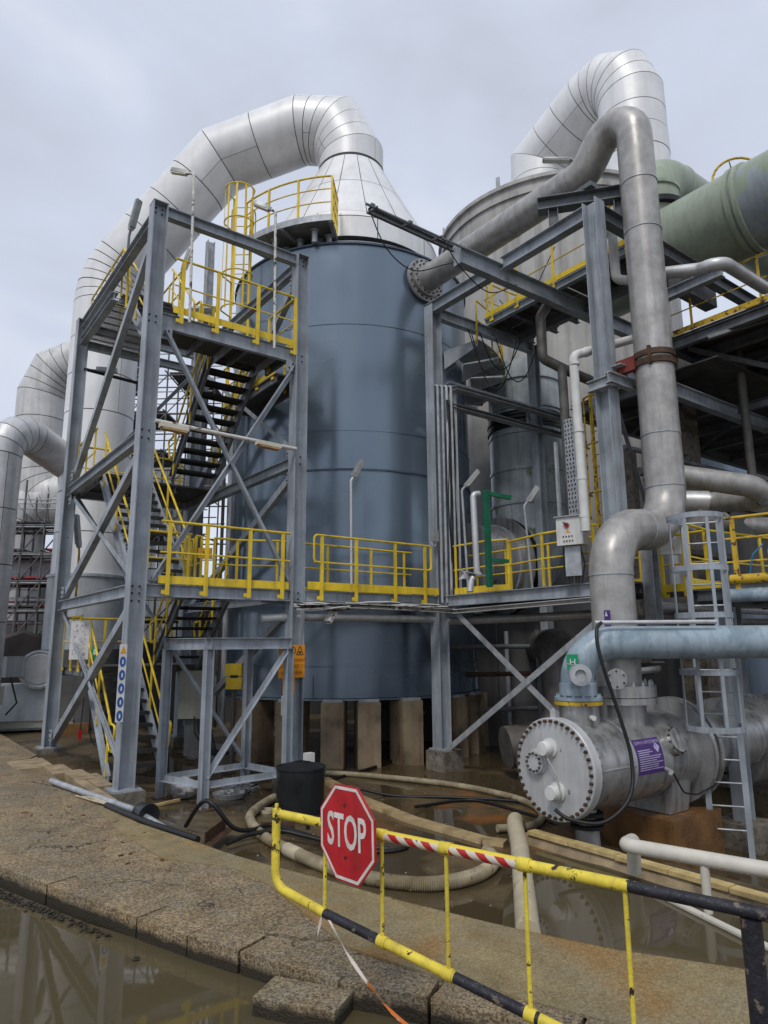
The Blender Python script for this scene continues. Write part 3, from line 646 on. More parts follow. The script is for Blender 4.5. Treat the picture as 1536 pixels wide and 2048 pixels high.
# ================================================================== MAIN TANK
TC = V((7.39, 4.55, 0)); TR = 3.5
tank = thing('storage_tank', 'tall blue grey cylindrical steel tank standing on concrete piers in the middle', 'tank', (7.39, 4.55, 1.07))
levels = [1.07, 1.82, 4.55, 6.5, 7.5, 10.34, 12.6]
for i, (z0, z1) in enumerate(zip(levels, levels[1:])):
    part('shell_course', MB().lathe((TC.x, TC.y, 0), (0, 0, 1), [(TR+0.004*(i % 2), z0), (TR+0.004*(i % 2), z1)], 128), 'tank', tank)
for z in levels[1:-1]:
    th = 0.022 if z in (1.82, 6.5) else 0.008
    part('weld_seam', MB().lathe((TC.x, TC.y, 0), (0, 0, 1), [(TR-0.02, z-th), (TR+0.006+th, z-th), (TR+0.006+th, z+th), (TR-0.02, z+th)], 128, close=True), 'tankdark' if z == 6.5 else 'tank', tank)
for i, (z0, z1) in enumerate(zip(levels, levels[1:])):
    for k in range(3):
        a = R(228+i*37 % 60+k*43); d = V((math.cos(a), math.sin(a), 0)); part('weld_seam', MB().box(TC+d*(TR+0.004)+V((0, 0, (z0+z1)/2)), (0.010, 0.016, z1-z0-0.05), a), 'tank', tank)
part('base_ring', MB().lathe((TC.x, TC.y, 0), (0, 0, 1), [(TR-0.3, 1.02), (TR+0.09, 1.02), (TR+0.09, 1.06), (TR-0.3, 1.06)], 128, close=True), 'tank', tank)
part('tank_floor', MB().lathe((TC.x, TC.y, 0), (0, 0, 1), [(0, 1.1), (TR-0.01, 1.1)], 64), 'deckdk', tank)
part('rim', MB().lathe((TC.x, TC.y, 0), (0, 0, 1), [(TR-0.14, 12.58), (TR+0.05, 12.58), (TR+0.05, 12.63), (TR-0.14, 12.63)], 128, close=True), 'tankdark', tank)
part('roof', MB().lathe((TC.x, TC.y, 0), (0, 0, 1), [(TR-0.02, 12.6), (3.1, 12.95), (2.5, 13.3), (2.3, 13.4)], 96), 'steeld', tank)
for k in range(28):
    a = 2*math.pi*k/28+0.06; d = V((math.cos(a), math.sin(a), 0))
    part('anchor_rib', MB().box(TC+d*(TR+0.028)+V((0, 0, 1.33)), (0.05, 0.018, 0.50), a), 'tank', tank)
# the nozzle for the long pipe
part('nozzle_neck', MB().cyl((7.39, 1.12, 11.87), (7.39, 0.98, 11.87), 0.42, 32), 'pipe', tank)
part('nozzle_flange', flange(MB(), (7.39, 0.99, 11.87), (0, -1, 0), 0.60, 0.07), 'pipe', tank)
bolt_circle(tank, (7.39, 0.92, 11.87), (0, -1, 0), 0.53, 20, 0.028, 0.03, 'deckdk')
for k, (ang) in enumerate([math.atan2(p[1]-4.55, p[0]-7.39) for p in ((3.75, 3.6), (4.35, 2.55), (5.05, 1.75), (5.75, 1.35), (6.68, 0.98), (8.15, 0.95), (9.1, 1.35), (10.1, 2.2))]):
    d = V((math.cos(ang), math.sin(ang), 0)); p = TC+d*3.42
    rz = ang
    lab = ['farthest left under the tank behind the grey steel frame', 'seen between the two left legs of the grey steel frame', 'beside the rear leg of the grey steel frame', 'just left of the black tub and the blue grey column', 'sandy brown and clean, directly right of the blue grey column', 'with heavy rust runs and a pale patch, in the middle under the tank', 'half hidden left of the column on the mossy block', 'in deep shade right of the column on the mossy block'][k]
    t = thing('concrete_pier', 'concrete pier '+lab, 'pier', (p.x, p.y, gz(p.x, p.y)), 'concrete piers under the tank', rz)
    b0 = rough_block((0, 0, 0.70), 0.72, 0.52, 1.44, 0, 0.006, 6, 5, 10, 60+k)
    part_o = bpy.data.objects.new('shaft', me_of('shaft', b0, 'pier')); COL.objects.link(part_o); part_o.parent = t
    cb = MB().box((0, 0, 1.445), (0.62, 0.46, 0.07)); po = bpy.data.objects.new('bearing_plate', me_of('bearing_plate', cb, 'galv')); COL.objects.link(po); po.parent = t

# silver hood on the tank and the insulated duct that leaves it
hood = thing('insulated_duct', 'silver duct rising from the cone on the main tank and falling left of the tower', 'duct', (7.39, 4.55, 13.3))
def gore_ring(parent, r0, z0, r1, z1, n, m, gap=0.016, sub=4, a_off=0.0):
    for k in range(n):
        a0 = 2*math.pi*k/n+gap/r0+a_off; a1 = 2*math.pi*(k+1)/n-gap/r0+a_off; mbk = MB(); lo = []; hi = []
        for (r, z, li) in ((r0-0.02, z0, lo), (r0, z0, lo), (r1, z1, hi), (r1-0.02, z1, hi)): li.append([(TC.x+r*math.cos(a0+(a1-a0)*j/sub), TC.y+r*math.sin(a0+(a1-a0)*j/sub), z) for j in range(sub+1)])
        allp = lo+hi; vs = [p for row in allp for p in row]; w_ = sub+1
        mbk.add(vs, [(q*w_+j, q*w_+j+1, (q+1)*w_+j+1, (q+1)*w_+j) for q in range(3) for j in range(sub)])
        part('cladding_sheet', mbk, m, parent, sharp=50)
gore_ring(hood, 2.72, 13.34, 2.72, 13.95, 10, 'clad', 0.012, 8)
gore_ring(hood, 2.73, 13.97, 2.68, 14.14, 10, 'clad', 0.012, 8)
gore_ring(hood, 2.66, 14.16, 1.80, 15.76, 18, 'clad', 0.012, 4, 0.1)
gore_ring(hood, 1.79, 15.78, 1.06, 17.22, 18, 'clad', 0.012, 4, 0.1)
part('cone_liner', MB().lathe((TC.x, TC.y, 0), (0, 0, 1), [(2.60, 13.3), (2.69, 13.34), (2.69, 14.1), (2.63, 14.16), (1.03, 17.2), (1.0, 17.5)], 64), 'seam', hood)
part('collar', MB().lathe((TC.x, TC.y, 0), (0, 0, 1), [(1.0, 17.2), (1.07, 17.2), (1.07, 17.29), (1.0, 17.29)], 48, close=True), 'seam', hood)
duct(hood, [(7.39, 4.55, 17.3), (7.39, 4.55, 19.62), (4.25, 7.83, 18.45), (1.62, 10.55, 14.24), (1.62, 10.55, 4.4)], [1.35, 0, 2.4], [2, 2, 6], 1.35, 1.04, bend_cuts=2)
part('duct_base_ring', MB().lathe((1.62, 10.55, 0), (0, 0, 1), [(1.0, 4.32), (1.16, 4.32), (1.16, 4.40), (1.0, 4.40)], 48, close=True), 'galv', hood)
part('inlet_box', MB().lathe((1.62, 10.55, 0), (0, 0, 1), [(1.12, 2.2), (1.12, 4.32)], 48), 'greymachine', hood)
part('inlet_skirt', MB().lathe((1.62, 10.55, 0), (0, 0, 1), [(1.25, -0.2), (1.22, 2.2), (1.12, 2.2)], 32), 'darkwall', hood)
part('sheet_tear', MB().plate([(3.93, 7.25, 19.0), (4.03, 7.30, 18.72), (4.12, 7.10, 18.86)], 0.02), 'seam', hood)

# ================================================================== STAIR TOWER
tw = thing('stair_tower', 'blue grey steel stair tower with yellow rails left of the tank', 'stair tower', (1.55, 3.1, 0))
def col(x, y, z0, z1, parent, fl='x', s=0.28, m='steel', name='column'):
    return part(name, MB().ibeam((x, y, z0), (x, y, z1), s, s, (1, 0, 0) if fl == 'x' else (0, 1, 0), 0.018, 0.012), m, parent)
for (x, y) in ((0.01, 0.13), (0.01, 6.05), (3.12, 0.13), (3.12, 6.05)):
    c = col(x, y, 0.02, 10.6, tw)
    part('base_plate', MB().box((x, y, 0.01), (0.46, 0.46, 0.03)), 'steel', c)
    part('cap_plate', MB().box((x, y, 10.61), (0.29, 0.29, 0.016)), 'steel', c)
for (x, y) in ((0.01, 0.13), (0.01, 6.05), (3.12, 0.13), (3.12, 6.05)):
    g0 = gz(x, y); t = solid('concrete_plinth', rough_block((x, y, (g0-0.1)/2), 0.55, 0.55, abs(g0)+0.09, 0, 0.01, 5, 5, 2, int(x*7+y)), 'plinth', {(0.01, 0.13): 'grey concrete plinth under the big front left column of the stair tower', (0.01, 6.05): 'grey concrete plinth under the far left column of the stair tower', (3.12, 0.13): 'concrete plinth under the tower column with orange signs', (3.12, 6.05): 'concrete plinth under the hidden rear column of the stair tower'}[(x, y)], 'plinth')
def B(A, Bp, h=0.22, b=0.16, m='steel', name='beam', dep=(0, 0, 1), parent=None): return part(name, MB().ibeam(A, Bp, h, b, dep, 0.014, 0.009), m, parent or tw)
e0, e1 = 0.16, 2.97
for z in (10.49, 3.24): B((e0, 0.13, z), (e1, 0.13, z), 0.22)
B((e0, 0.13, 8.27), (e1, 0.13, 8.27), 0.30, 0.1)
for z in (10.45, 6.03, 1.72): B((e0, 6.05, z), (e1, 6.05, z), 0.22)
for z in (10.45, 6.03, 3.24): B((0.01, 0.28, z), (0.01, 5.9, z), 0.22)
for z in (10.45, 6.0, 3.24): B((3.12, 0.28, z), (3.12, 5.9, z), 0.22)
B((e0, 6.05, 9.98), (e1, 6.05, 9.98), 0.2); B((0.01, 3.0, 9.98), (0.01, 5.9, 9.98), 0.2)
B((e0, 3.05, 9.98), (1.4, 3.05, 9.98), 0.18, 0.1)
def brace(A, Bp, a=0.11, dep=(1, 0, 0), m='steel', parent=None): return part('brace', MB().angle(A, Bp, a, dep), m, parent or tw)
def boxbrace(A, Bp, w=0.16, h=0.13, m='steel'): return part('brace', MB().chan(A, Bp, w, h, (0, 1, 1)), m, tw)
boxbrace((0.0, 0.32, 10.3), (0.0, 5.85, 6.3)); boxbrace((0.0, 0.32, 5.85), (0.0, 5.85, 3.45)); boxbrace((0.0, 0.32, 3.05), (0.0, 5.95, 0.12))
brace((0.02, 5.9, 5.9), (0.02, 0.4, 3.4), 0.10); brace((0.02, 5.9, 3.1), (0.02, 0.4, 0.2), 0.10)
brace((0.22, 0.10, 8.05), (2.90, 0.10, 3.5), 0.11, (1, 0, 1)); brace((2.97, 0.13, 8.05), (0.24, 0.13, 3.42), 0.11, (1, 0, -1))
boxbrace((3.12, 0.3, 5.8), (3.12, 5.85, 3.3), 0.15, 0.12); boxbrace((3.12, 0.3, 3.05), (3.12, 5.85, 0.3), 0.15, 0.12)
boxbrace((3.12, 0.30, 10.3), (3.12, 5.85, 6.4), 0.2, 0.14); brace((3.12, 5.85, 9.9), (3.12, 0.3, 6.2), 0.10)
brace((e0, 6.05, 5.9), (e1, 6.05, 1.9), 0.1, (1, 0, 1)); brace((e1, 6.05, 9.9), (e0, 6.05, 6.2), 0.1, (1, 0, 1))
for (x, z, sx, sz) in ((0.27, 8.02, 0.22, 0.24), (2.90, 8.02, 0.22, 0.24), (0.30, 3.5, 0.24, 0.2), (2.84, 3.52, 0.2, 0.2)):
    gp = part('gusset_plate', MB().box((x, 0.085, z), (sx, 0.012, sz)), 'steel', tw)
    for q in (-0.05, 0.05):
        mt = Matrix.Rotation(R(90), 4, 'X'); mt.translation = V((x+q*0.8, 0.078, z+q))
        o = bpy.data.objects.new('bolt', bolt_mesh(0.018, 0.02, 'ink')); COL.objects.link(o); o.parent = gp; o.matrix_local = Matrix.Translation(-tw.location) @ mt
sp = []
for (x, y) in ((0.01, 0.13), (3.12, 0.13)):
    for z in (10.42, 10.52, 8.2, 8.32, 5.95, 6.10, 3.18, 3.30, 3.05):
        for q in (-0.06, 0.06):
            mt = Matrix.Rotation(R(90), 4, 'X'); mt.translation = V((x+q, y-0.006, z)); sp.append(mt)
copies('bolt', bolt_mesh(0.017, 0.02, 'ink'), sp, tw)
# bolted gusset plates where the braces meet the columns of the two side faces
gset = [(-0.02, y, z) for y, z in ((0.42, 10.15), (5.72, 6.4), (0.42, 5.75), (5.72, 3.55), (0.42, 2.95), (5.75, 0.3), (5.72, 5.8), (0.42, 3.5))]+[(3.10, y, z) for y, z in ((0.42, 5.72), (0.42, 2.95), (0.42, 10.15), (0.42, 6.3))]
for (x, y, z) in gset:
    gp = part('gusset_plate', MB().box((x-0.01, y, z), (0.012, 0.26, 0.24)), 'steel', tw)
    for dy in (-0.07, 0.07):
        for dz in (-0.06, 0.06):
            mt = Matrix.Rotation(R(-90), 4, 'Y'); mt.translation = V((x-0.016, y+dy, z+dz))
            o = bpy.data.objects.new('bolt', bolt_mesh(0.016, 0.018, 'rust')); COL.objects.link(o); o.parent = gp; o.matrix_local = Matrix.Translation(-tw.location) @ mt
# decks and landings
def deck(parent, x0, x1, y0, y1, z, m='deckdk', frame_m='steeld', fr=True, name='deck'):
    d = part(name, MB().box(((x0+x1)/2, (y0+y1)/2, z-0.02), (x1-x0, y1-y0, 0.04)), m, parent)
    if fr:
        k = max(1, round((x1-x0)/0.9))
        for j in range(k+1):
            x = x0+0.04+(x1-x0-0.08)*j/k
            part('joist', MB().chan((x, y0+0.03, z-0.12), (x, y1-0.03, z-0.12), 0.15, 0.06, (0, 0, 1)), frame_m, d)
    return d
deck(tw, 0.16, 3.0, 0.26, 1.35, 3.36); deck(tw, 0.16, 3.0, 0.26, 1.45, 8.45)
deck(tw, 0.16, 2.95, 4.2, 5.95, 1.85); deck(tw, 0.16, 2.95, 4.15, 5.95, 6.14); 
gm = MB()
for k in range(46): gm.box((0.2+k*0.03, 4.5, 10.08), (0.006, 2.9, 0.035))
for k in range(8): gm.box((0.87, 3.2+k*0.37, 10.08), (1.36, 0.012, 0.03))
part('grating', gm, 'deckdk', tw)
# five flights of the dog-leg stair
flight(tw, 0.32, 1.32, (2.1, -0.16), (4.2, 1.85), 9)
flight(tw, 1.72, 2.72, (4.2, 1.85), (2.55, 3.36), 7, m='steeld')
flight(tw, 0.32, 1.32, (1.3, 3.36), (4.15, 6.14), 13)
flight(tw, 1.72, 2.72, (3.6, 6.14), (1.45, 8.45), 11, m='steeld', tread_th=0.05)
flight(tw, 0.30, 1.25, (1.35, 8.45), (3.05, 10.1), 8)
for x in (1.72, 2.72):
    part('landing_stringer', MB().bar((x, 1.47, 8.33), (x, 0.28, 8.33), 0.012, 0.22, (0, 0, 1)), 'steel', tw)
# guard rails of the tower
handrail(tw, [(0.36, 0.10, 3.36), (2.92, 0.10, 3.36)], 1.1, (0.55,), sp=0.86, drop=0.2, out=(0, -0.09, 0), pw=0.07)
handrail(tw, [(1.25, 0.9, 3.36), (0.36, 0.9, 3.36)], 1.05, (0.55,), kick=False, sp=0.8, drop=0)
handrail(tw, [(0.36, 0.10, 8.45), (2.95, 0.10, 8.45), (2.95, 1.4, 8.45)], 1.1, (0.55,), sp=0.9, drop=0.2, out=(0, -0.09, 0), pw=0.07)
handrail(tw, [(1.45, 1.42, 8.45), (1.7, 1.42, 8.45)], 1.1, (0.55,), sp=0.4, drop=0)
handrail(tw, [(0.14, 2.5, 9.6), (0.14, 3.0, 10.1), (0.14, 5.9, 10.1), (1.6, 5.9, 10.1)], 1.1, (0.55,), sp=0.95, kick=False, drop=0.1)
handrail(tw, [(1.55, 3.1, 10.1), (1.55, 5.9, 10.1)], 1.1, (0.55,), sp=0.95, kick=True, drop=0.1)
handrail(tw, [(0.14, 4.25, 6.14), (0.14, 5.95, 6.14), (2.9, 5.95, 6.14)], 1.1, (0.55,), sp=0.9, drop=0.1)
handrail(tw, [(0.14, 4.3, 1.85), (0.14, 5.95, 1.85), (2.9, 5.95, 1.85)], 1.1, (0.55,), sp=0.9, drop=0.1, kick=False)
handrail(tw, [(1.5, 1.32, 3.36), (1.62, 1.32, 3.36), (1.62, 2.5, 3.36)], 1.1, (0.55,), sp=0.6, kick=False, drop=0)

# side deck from the tower to the tank ladder, roof platform and caged ladder
rp = thing('roof_platform', 'small curved grating platform with yellow rail beside the silver cone on top of the tank', 'platform', (4.3, 2.4, 13.1))
a0, a1 = -172, -131
def sector(c, r0, r1, a0, a1, z0, z1, n=16):
    mbs = MB(); lo = arc(c, r0, a0, a1, n, z0); hi = arc(c, r1, a0, a1, n, z0)
    vs = lo+hi+[p+V((0, 0, z1-z0)) for p in lo]+[p+V((0, 0, z1-z0)) for p in hi]; k = n+1
    fs = []
    for j in range(n):
        fs += [(j, k+j, k+j+1, j+1), (2*k+j, 2*k+j+1, 3*k+j+1, 3*k+j), (j, j+1, 2*k+j+1, 2*k+j), (k+j, 3*k+j, 3*k+j+1, k+j+1)]
    fs += [(0, 2*k, 3*k, k), (n, k+n, 3*k+n, 2*k+n)]
    return mbs.add(vs, fs)
part('grating', sector((TC.x, TC.y), 2.85, 3.95, a0, a1, 13.10, 13.13), 'galv', rp)
part('edge_plate', sector((TC.x, TC.y), 3.94, 3.97, a0, a1, 12.98, 13.16), 'galv', rp)
for a in (a0+0.5, -151, a1-0.5):
    d = V((math.cos(R(a)), math.sin(R(a)), 0)); p = TC+d*2.86; q = TC+d*3.95
    part('bearer', MB().ibeam(p+V((0, 0, 13.02)), q+V((0, 0, 13.02)), 0.14, 0.09, (0, 0, 1), 0.008, 0.006), 'galv', rp)
for a in (-166, -158, -148, -139, -134):
    d = V((math.cos(R(a)), math.sin(R(a)), 0))
    for r_ in ((3.15, 3.62) if a in (-158, -139) else (3.3,)):
        p = TC+d*r_; s_ = part('stub_leg', MB().cyl(p+V((0, 0, 12.6)), p+V((0, 0, 12.97)), 0.075, 14), 'galv', rp)
        part('leg_flange', flange(MB(), p+V((0, 0, 12.92)), (0, 0, 1), 0.12, 0.035), 'galv', s_)
orail = arc((TC.x, TC.y), 3.93, a0+1, a1, 12, 13.13)
hr = part('handrail', MB().tube(fillet([p+V((0, 0, 1.15)) for p in orail]+[TC+V((math.cos(R(a1)), math.sin(R(a1)), 0))*2.9+V((0, 0, 14.28))], 0.05, 2), 0.026, 8), 'yellow', rp)
for q in (0.4, 0.78): part('mid_rail', MB().tube([p+V((0, 0, q)) for p in orail]+[TC+V((math.cos(R(a1)), math.sin(R(a1)), 0))*2.9+V((0, 0, 13.13+q))], 0.018, 6), 'yellow', hr)
for k in (0, 4, 8, 12):
    part('post', MB().box(orail[k]+V((0, 0, 0.5)), (0.05, 0.05, 1.3), R(a0+k*3.4)), 'yellow', hr)
for r_ in (3.6, 3.3, 3.0): 
    p = TC+V((math.cos(R(a1)), math.sin(R(a1)), 0))*r_; part('post', MB().box(p+V((0, 0, 13.7)), (0.05, 0.05, 1.15), R(a1)), 'yellow', hr)
cl = thing('caged_ladder', 'yellow caged ladder climbing the left side of the tank to its roof platform', 'ladder', (3.5, 4.2, 8.6))
lx, ly = 3.52, 4.2
ux = V((0.80, -0.60, 0)); vx = V((-0.60, -0.80, 0))       # across the rungs; away from the tank
lc = V((lx, ly, 0))
for s_ in (-1, 1): part('stile', MB().box(lc+ux*(0.24*s_)+V((0, 0, 11.55)), (0.07, 0.03, 6.1), math.atan2(ux.y, ux.x)), 'yellow', cl)
for k in range(20): part('rung', MB().cyl(lc-ux*0.24+V((0, 0, 8.8+k*0.29)), lc+ux*0.24+V((0, 0, 8.8+k*0.29)), 0.013, 8), 'yellow', cl)
cv = lc+vx*0.36
for z in (14.55, 13.55, 12.0, 11.0): 
    a_ = math.degrees(math.atan2(vx.y, vx.x)); part('cage_hoop', MB().tube([lc+ux*0.24+V((0, 0, z))]+arc((cv.x, cv.y), 0.40, a_+88, a_-88, 12, z)+[lc-ux*0.24+V((0, 0, z))], 0.022, 6), 'yellow', cl)
for da in (-70, -35, 0, 35, 70):
    a_ = math.atan2(vx.y, vx.x)+R(da); p = cv+V((math.cos(a_), math.sin(a_), 0))*0.40; part('cage_strap', MB().box(p+V((0, 0, 12.75)), (0.05, 0.012, 3.62), a_+R(90)), 'yellow', cl)
for s_ in (-1, 1):
    part('grab_rail', MB().tube(fillet([lc+ux*(0.3*s_)+V((0, 0, 13.2)), lc+ux*(0.3*s_)+V((0, 0, 14.3)), lc+ux*(0.3*s_)-vx*0.3+V((0, 0, 14.3)), lc+ux*(0.3*s_)-vx*0.3+V((0, 0, 13.2))], 0.12, 4), 0.02, 6), 'yellow', cl)
sdk = thing('side_platform', 'small railed platform at the foot of the caged yellow ladder between tower and tank', 'platform', (3.4, 3.2, 8.45))
deck(sdk, 3.28, 4.05, 1.5, 4.6, 8.45)
handrail(sdk, [(3.3, 1.55, 8.45), (3.3, 4.55, 8.45)], 1.1, (0.55,), sp=0.9, drop=0.1)
handrail(sdk, [(3.95, 1.55, 8.45), (3.95, 2.4, 8.45)], 1.1, (0.55,), sp=0.8, drop=0.1)
# ================================================================== WALKWAY AND PIPE RACK
rk = thing('pipe_rack', 'blue grey steel frame right of the tank carrying the long grey pipe and platforms', 'steel frame', (9.5, -2.3, -0.4))
def rbeam(A, Bp, h=0.3, b=0.2, m='steel', name='beam', dep=(0, 0, 1)): return part(name, MB().ibeam(A, Bp, h, b, dep, 0.016, 0.01), m, rk)
c3 = col(6.9, 0.13, 0.0, 10.6, rk, 'x', 0.30); c4 = col(6.9, -4.7, 0.0, 10.75, rk, 'y', 0.30)
for (x, y, z1) in ((10.62, 0.13, 10.6), (15.2, -4.7, 10.3), (10.9, -4.6, 3.2), (20.5, -2.4, 10.2), (20.5, -6.0, 10.2), (15.2, 0.3, 7.5)): col(x, y, -0.45, z1, rk, 'x', 0.24)
part('base_plate', MB().box((6.9, 0.13, 0.0), (0.42, 0.42, 0.03)), 'steel', c3)
rbeam((6.9, 0.28, 10.55), (6.9, -2.1, 10.55), 0.3); rbeam((6.9, -2.3, 10.58), (6.9, -4.55, 10.58), 0.3)
rbeam((5.62, -2.2, 10.40), (14.0, -2.2, 10.40), 0.40, 0.2)
part('end_plate', MB().box((5.60, -2.2, 10.40), (0.02, 0.22, 0.44)), 'steel', rk)
rbeam((7.06, 0.13, 10.45), (10.5, 0.13, 10.45), 0.28, 0.18)
rbeam((7.05, -4.7, 10.58), (22, -4.7, 10.58), 0.32, 0.2, 'steeld')
rbeam((8.85, 0.16, 10.72), (8.85, -4.5, 10.72), 0.2, 0.14)
for y in (0.13, -0.7, -1.4, -2.9, -3.6): rbeam((8.93, y, 10.72), (10.7 if y > -1.7 else 10.3, y, 10.72), 0.18, 0.12, 'steeld')
rbeam((9.9, 0, 10.5), (9.9, -4.6, 10.5), 0.22, 0.16, 'steeld')
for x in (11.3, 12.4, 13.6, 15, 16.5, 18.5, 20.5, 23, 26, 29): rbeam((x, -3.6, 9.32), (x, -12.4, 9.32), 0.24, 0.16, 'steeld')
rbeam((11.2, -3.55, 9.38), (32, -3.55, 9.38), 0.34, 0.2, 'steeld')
handrail(rk, [(11.2, -3.7, 9.5), (11.2, -12, 9.5)], 1.1, (0.55,), sp=2.2, m='yellowrust', drop=0)
for x in (11.8, 14.5, 18): brace((x, -3.7, 9.3), (x+2.2, -6.2, 8.1), 0.12, m='steeld', parent=rk)
rbeam((11.2, -6.6, 9.1), (32, -6.6, 9.1), 0.34, 0.2, 'steeld'); rbeam((11.2, -9.2, 9.1), (32, -9.2, 9.1), 0.34, 0.2, 'steeld')
def tdeck(x0, x1, y0, y1, z, n): 
    for k in range(n): part('deck_plate', MB().box((x0+(x1-x0)*(k+0.5)/n, (y0+y1)/2, z), ((x1-x0)/n-0.02, y1-y0, 0.03)), 'deckdk', rk)
tdeck(8.78, 10.7, -2.2, 0.2, 10.84, 2); tdeck(8.78, 10.3, -4.6, -2.25, 10.84, 1); tdeck(11.2, 34, -12.5, -3.5, 9.48, 14); tdeck(11.4, 36, -4.6, -0.45, 8.75, 14)
for x in (11.5, 13, 14.5, 16.2, 18, 20, 23, 26, 30): rbeam((x, -3.2, 8.58), (x, -0.5, 8.58), 0.22, 0.14, 'steeld')
rbeam((11.4, -0.5, 8.52), (36, -0.5, 8.52), 0.3, 0.18, 'steeld')
for x in (12.0, 15.5): brace((x, -3.1, 8.5), (x+2.0, -0.6, 8.4), 0.1, m='steeld', parent=rk)
handrail(rk, [(8.8, 0.18, 10.85), (8.8, -4.5, 10.85)], 1.1, (0.55,), sp=1.1, drop=0.15, pw=0.06)
handrail(rk, [(8.8, 0.18, 10.85), (10.7, 0.18, 10.85)], 1.1, (0.55,), sp=0.9, drop=0.1)
# second lower steel level under the platform, seen dark from below
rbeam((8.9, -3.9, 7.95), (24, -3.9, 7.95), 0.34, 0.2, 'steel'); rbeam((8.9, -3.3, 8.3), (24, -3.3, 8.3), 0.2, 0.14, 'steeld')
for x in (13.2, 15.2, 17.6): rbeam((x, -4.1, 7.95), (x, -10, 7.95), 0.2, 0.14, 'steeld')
rbeam((8.88, -4.85, 9.30), (8.88, -6.1, 9.30), 0.22, 0.16, 'steel')
for (A, Bq) in (((10.9, -4.7, 9.0), (13.2, -7, 9.9)), ((13.2, -4.7, 9.9), (15.2, -7, 9.0)), ((15.2, -4.7, 9.0), (17.6, -7, 9.9)), ((7.1, -4.55, 5.2), (8.9, -3.0, 7.7)), ((7.1, -4.6, 7.1), (8.6, -4.2, 5.0))): brace(A, Bq, 0.09, m='steeld', parent=rk)
brace((6.93, -0.25, 3.0), (6.93, -3.3, 0.75), 0.12, (1, 0, 0), 'galv', rk); brace((6.90, -4.5, 2.95), (6.90, -0.05, 0.08), 0.12, (1, 0, 0), 'galv', rk)
# pipe support bridge on the top beams
for x, y in ((6.93, -3.72), (7.75, -4.72)): part('pipe_stool', MB().ibeam((x, y, 10.74), (x, y, 11.14), 0.2, 0.2, (0.6, -0.8, 0)), 'steeld', rk)
part('support_beam', MB().ibeam((6.74, -3.48, 11.28), (7.94, -4.95, 11.28), 0.28, 0.26, (0, 0, 1)), 'steeld', rk)
part('pipe_shoe', MB().box((7.39, -4.22, 11.48), (0.34, 0.5, 0.10)), 'steeld', rk)
mb_ = thing('concrete_block', 'mossy broken concrete block under the column right of the tank', 'plinth', (6.9, 0.1, gz(6.9, 0.1)), None)
part('block', rough_block((6.9, 0.05, -0.24), 0.62, 0.58, 0.46, 0.1, 0.03, 8, 8, 6, 91), 'plinth', mb_)
# level one walkway with kick plates
wk = thing('walkway', 'yellow railed steel walkway between stair tower and pipe rack in front of the tank', 'walkway', (5, 0.5, 3.2))
part('edge_beam', MB().ibeam((3.28, 0.05, 3.24), (6.75, 0.05, 3.24), 0.22, 0.12, (0, 0, 1)), 'steel', wk)
part('edge_beam', MB().ibeam((3.28, 0.98, 3.24), (6.75, 0.98, 3.24), 0.22, 0.12, (0, 0, 1)), 'steeld', wk)
deck(wk, 3.27, 6.75, 0.12, 0.95, 3.37)
handrail(wk, [(3.42, 0.0, 3.37), (6.5, 0.0, 3.37)], 1.1, (0.55,), sp=1.0, drop=0.22, out=(0, -0.08, 0), loopends=True, ends=True, pw=0.07)
part('kick_plate', MB().bar((3.3, -0.05, 3.45), (6.74, -0.05, 3.45), 0.008, 0.15), 'yellow', wk)
handrail(wk, [(3.2, 0.96, 3.37), (6.75, 0.96, 3.37)], 1.08, (0.55,), sp=1.15, drop=0.0)
handrail(wk, [(1.9, 1.33, 3.37), (2.4, 1.33, 3.37), (3.2, 0.96, 3.37)], 1.08, (0.55,), sp=0.8, drop=0.0)
w2 = thing('side_walkway', 'steel walkway with yellow rails running from the mossy-block column towards the big vertical pipe', 'walkway', (7.5, -2.4, 3.2))
part('edge_beam', MB().ibeam((6.92, -0.05, 3.24), (6.92, -4.55, 3.24), 0.24, 0.14, (0, 0, 1)), 'steel', w2)
part('edge_beam', MB().ibeam((8.6, -0.05, 3.24), (8.6, -6.6, 3.24), 0.24, 0.14, (0, 0, 1)), 'steeld', w2)
deck(w2, 7.0, 8.55, -4.55, 0.9, 3.38)
handrail(w2, [(7.0, -0.3, 3.38), (7.0, -1.35, 3.38), (7.25, -1.75, 3.38)], 1.1, (0.55,), sp=1.0, drop=0.0, kick=True)
handrail(w2, [(7.25, -1.75, 3.38), (7.0, -2.9, 3.38), (7.0, -4.2, 3.38)], 1.05, (0.55,), sp=1.0, drop=0.0, kick=False)
handrail(w2, [(8.5, 0.8, 3.38), (8.5, -4.4, 3.38)], 1.1, (0.55,), sp=1.2, drop=0.0)
# cable trays
ct = thing('cable_tray', 'two stacked galvanised cable trays running right from the column beside the tank', 'cable tray', (9.5, 0.0, 8.0))
for z, y in ((8.50, -0.02), (8.36, -0.22), (7.97, -0.02)):
    part('tray', MB().chan((7.12, y, z), (11.9, y, z), 0.10, 0.22, (0, 0, 1), 0.01), 'galv', ct)
for x in (7.2, 8.6, 10.0, 11.4): part('bracket', MB().box((x, -0.1, 8.2), (0.06, 0.06, 0.5)), 'galv', ct)
vt = thing('perforated_tray', 'vertical perforated pale cable tray above the grey control cabinet', 'cable tray', (7.6, -3.2, 4.4))
tb = MB(); 
tb.box((7.6, -3.27, 5.75), (0.03, 0.24, 2.2)); part('tray', tb, 'galv', vt)
pb = MB()
for k in range(24):
    for j in (-0.075, 0, 0.075): pb.box((7.582, -3.27+j+0.015*(k % 2), 4.72+k*0.09), (0.004, 0.028, 0.045))
part('slots', pb, 'ink', vt, kind='stuff')
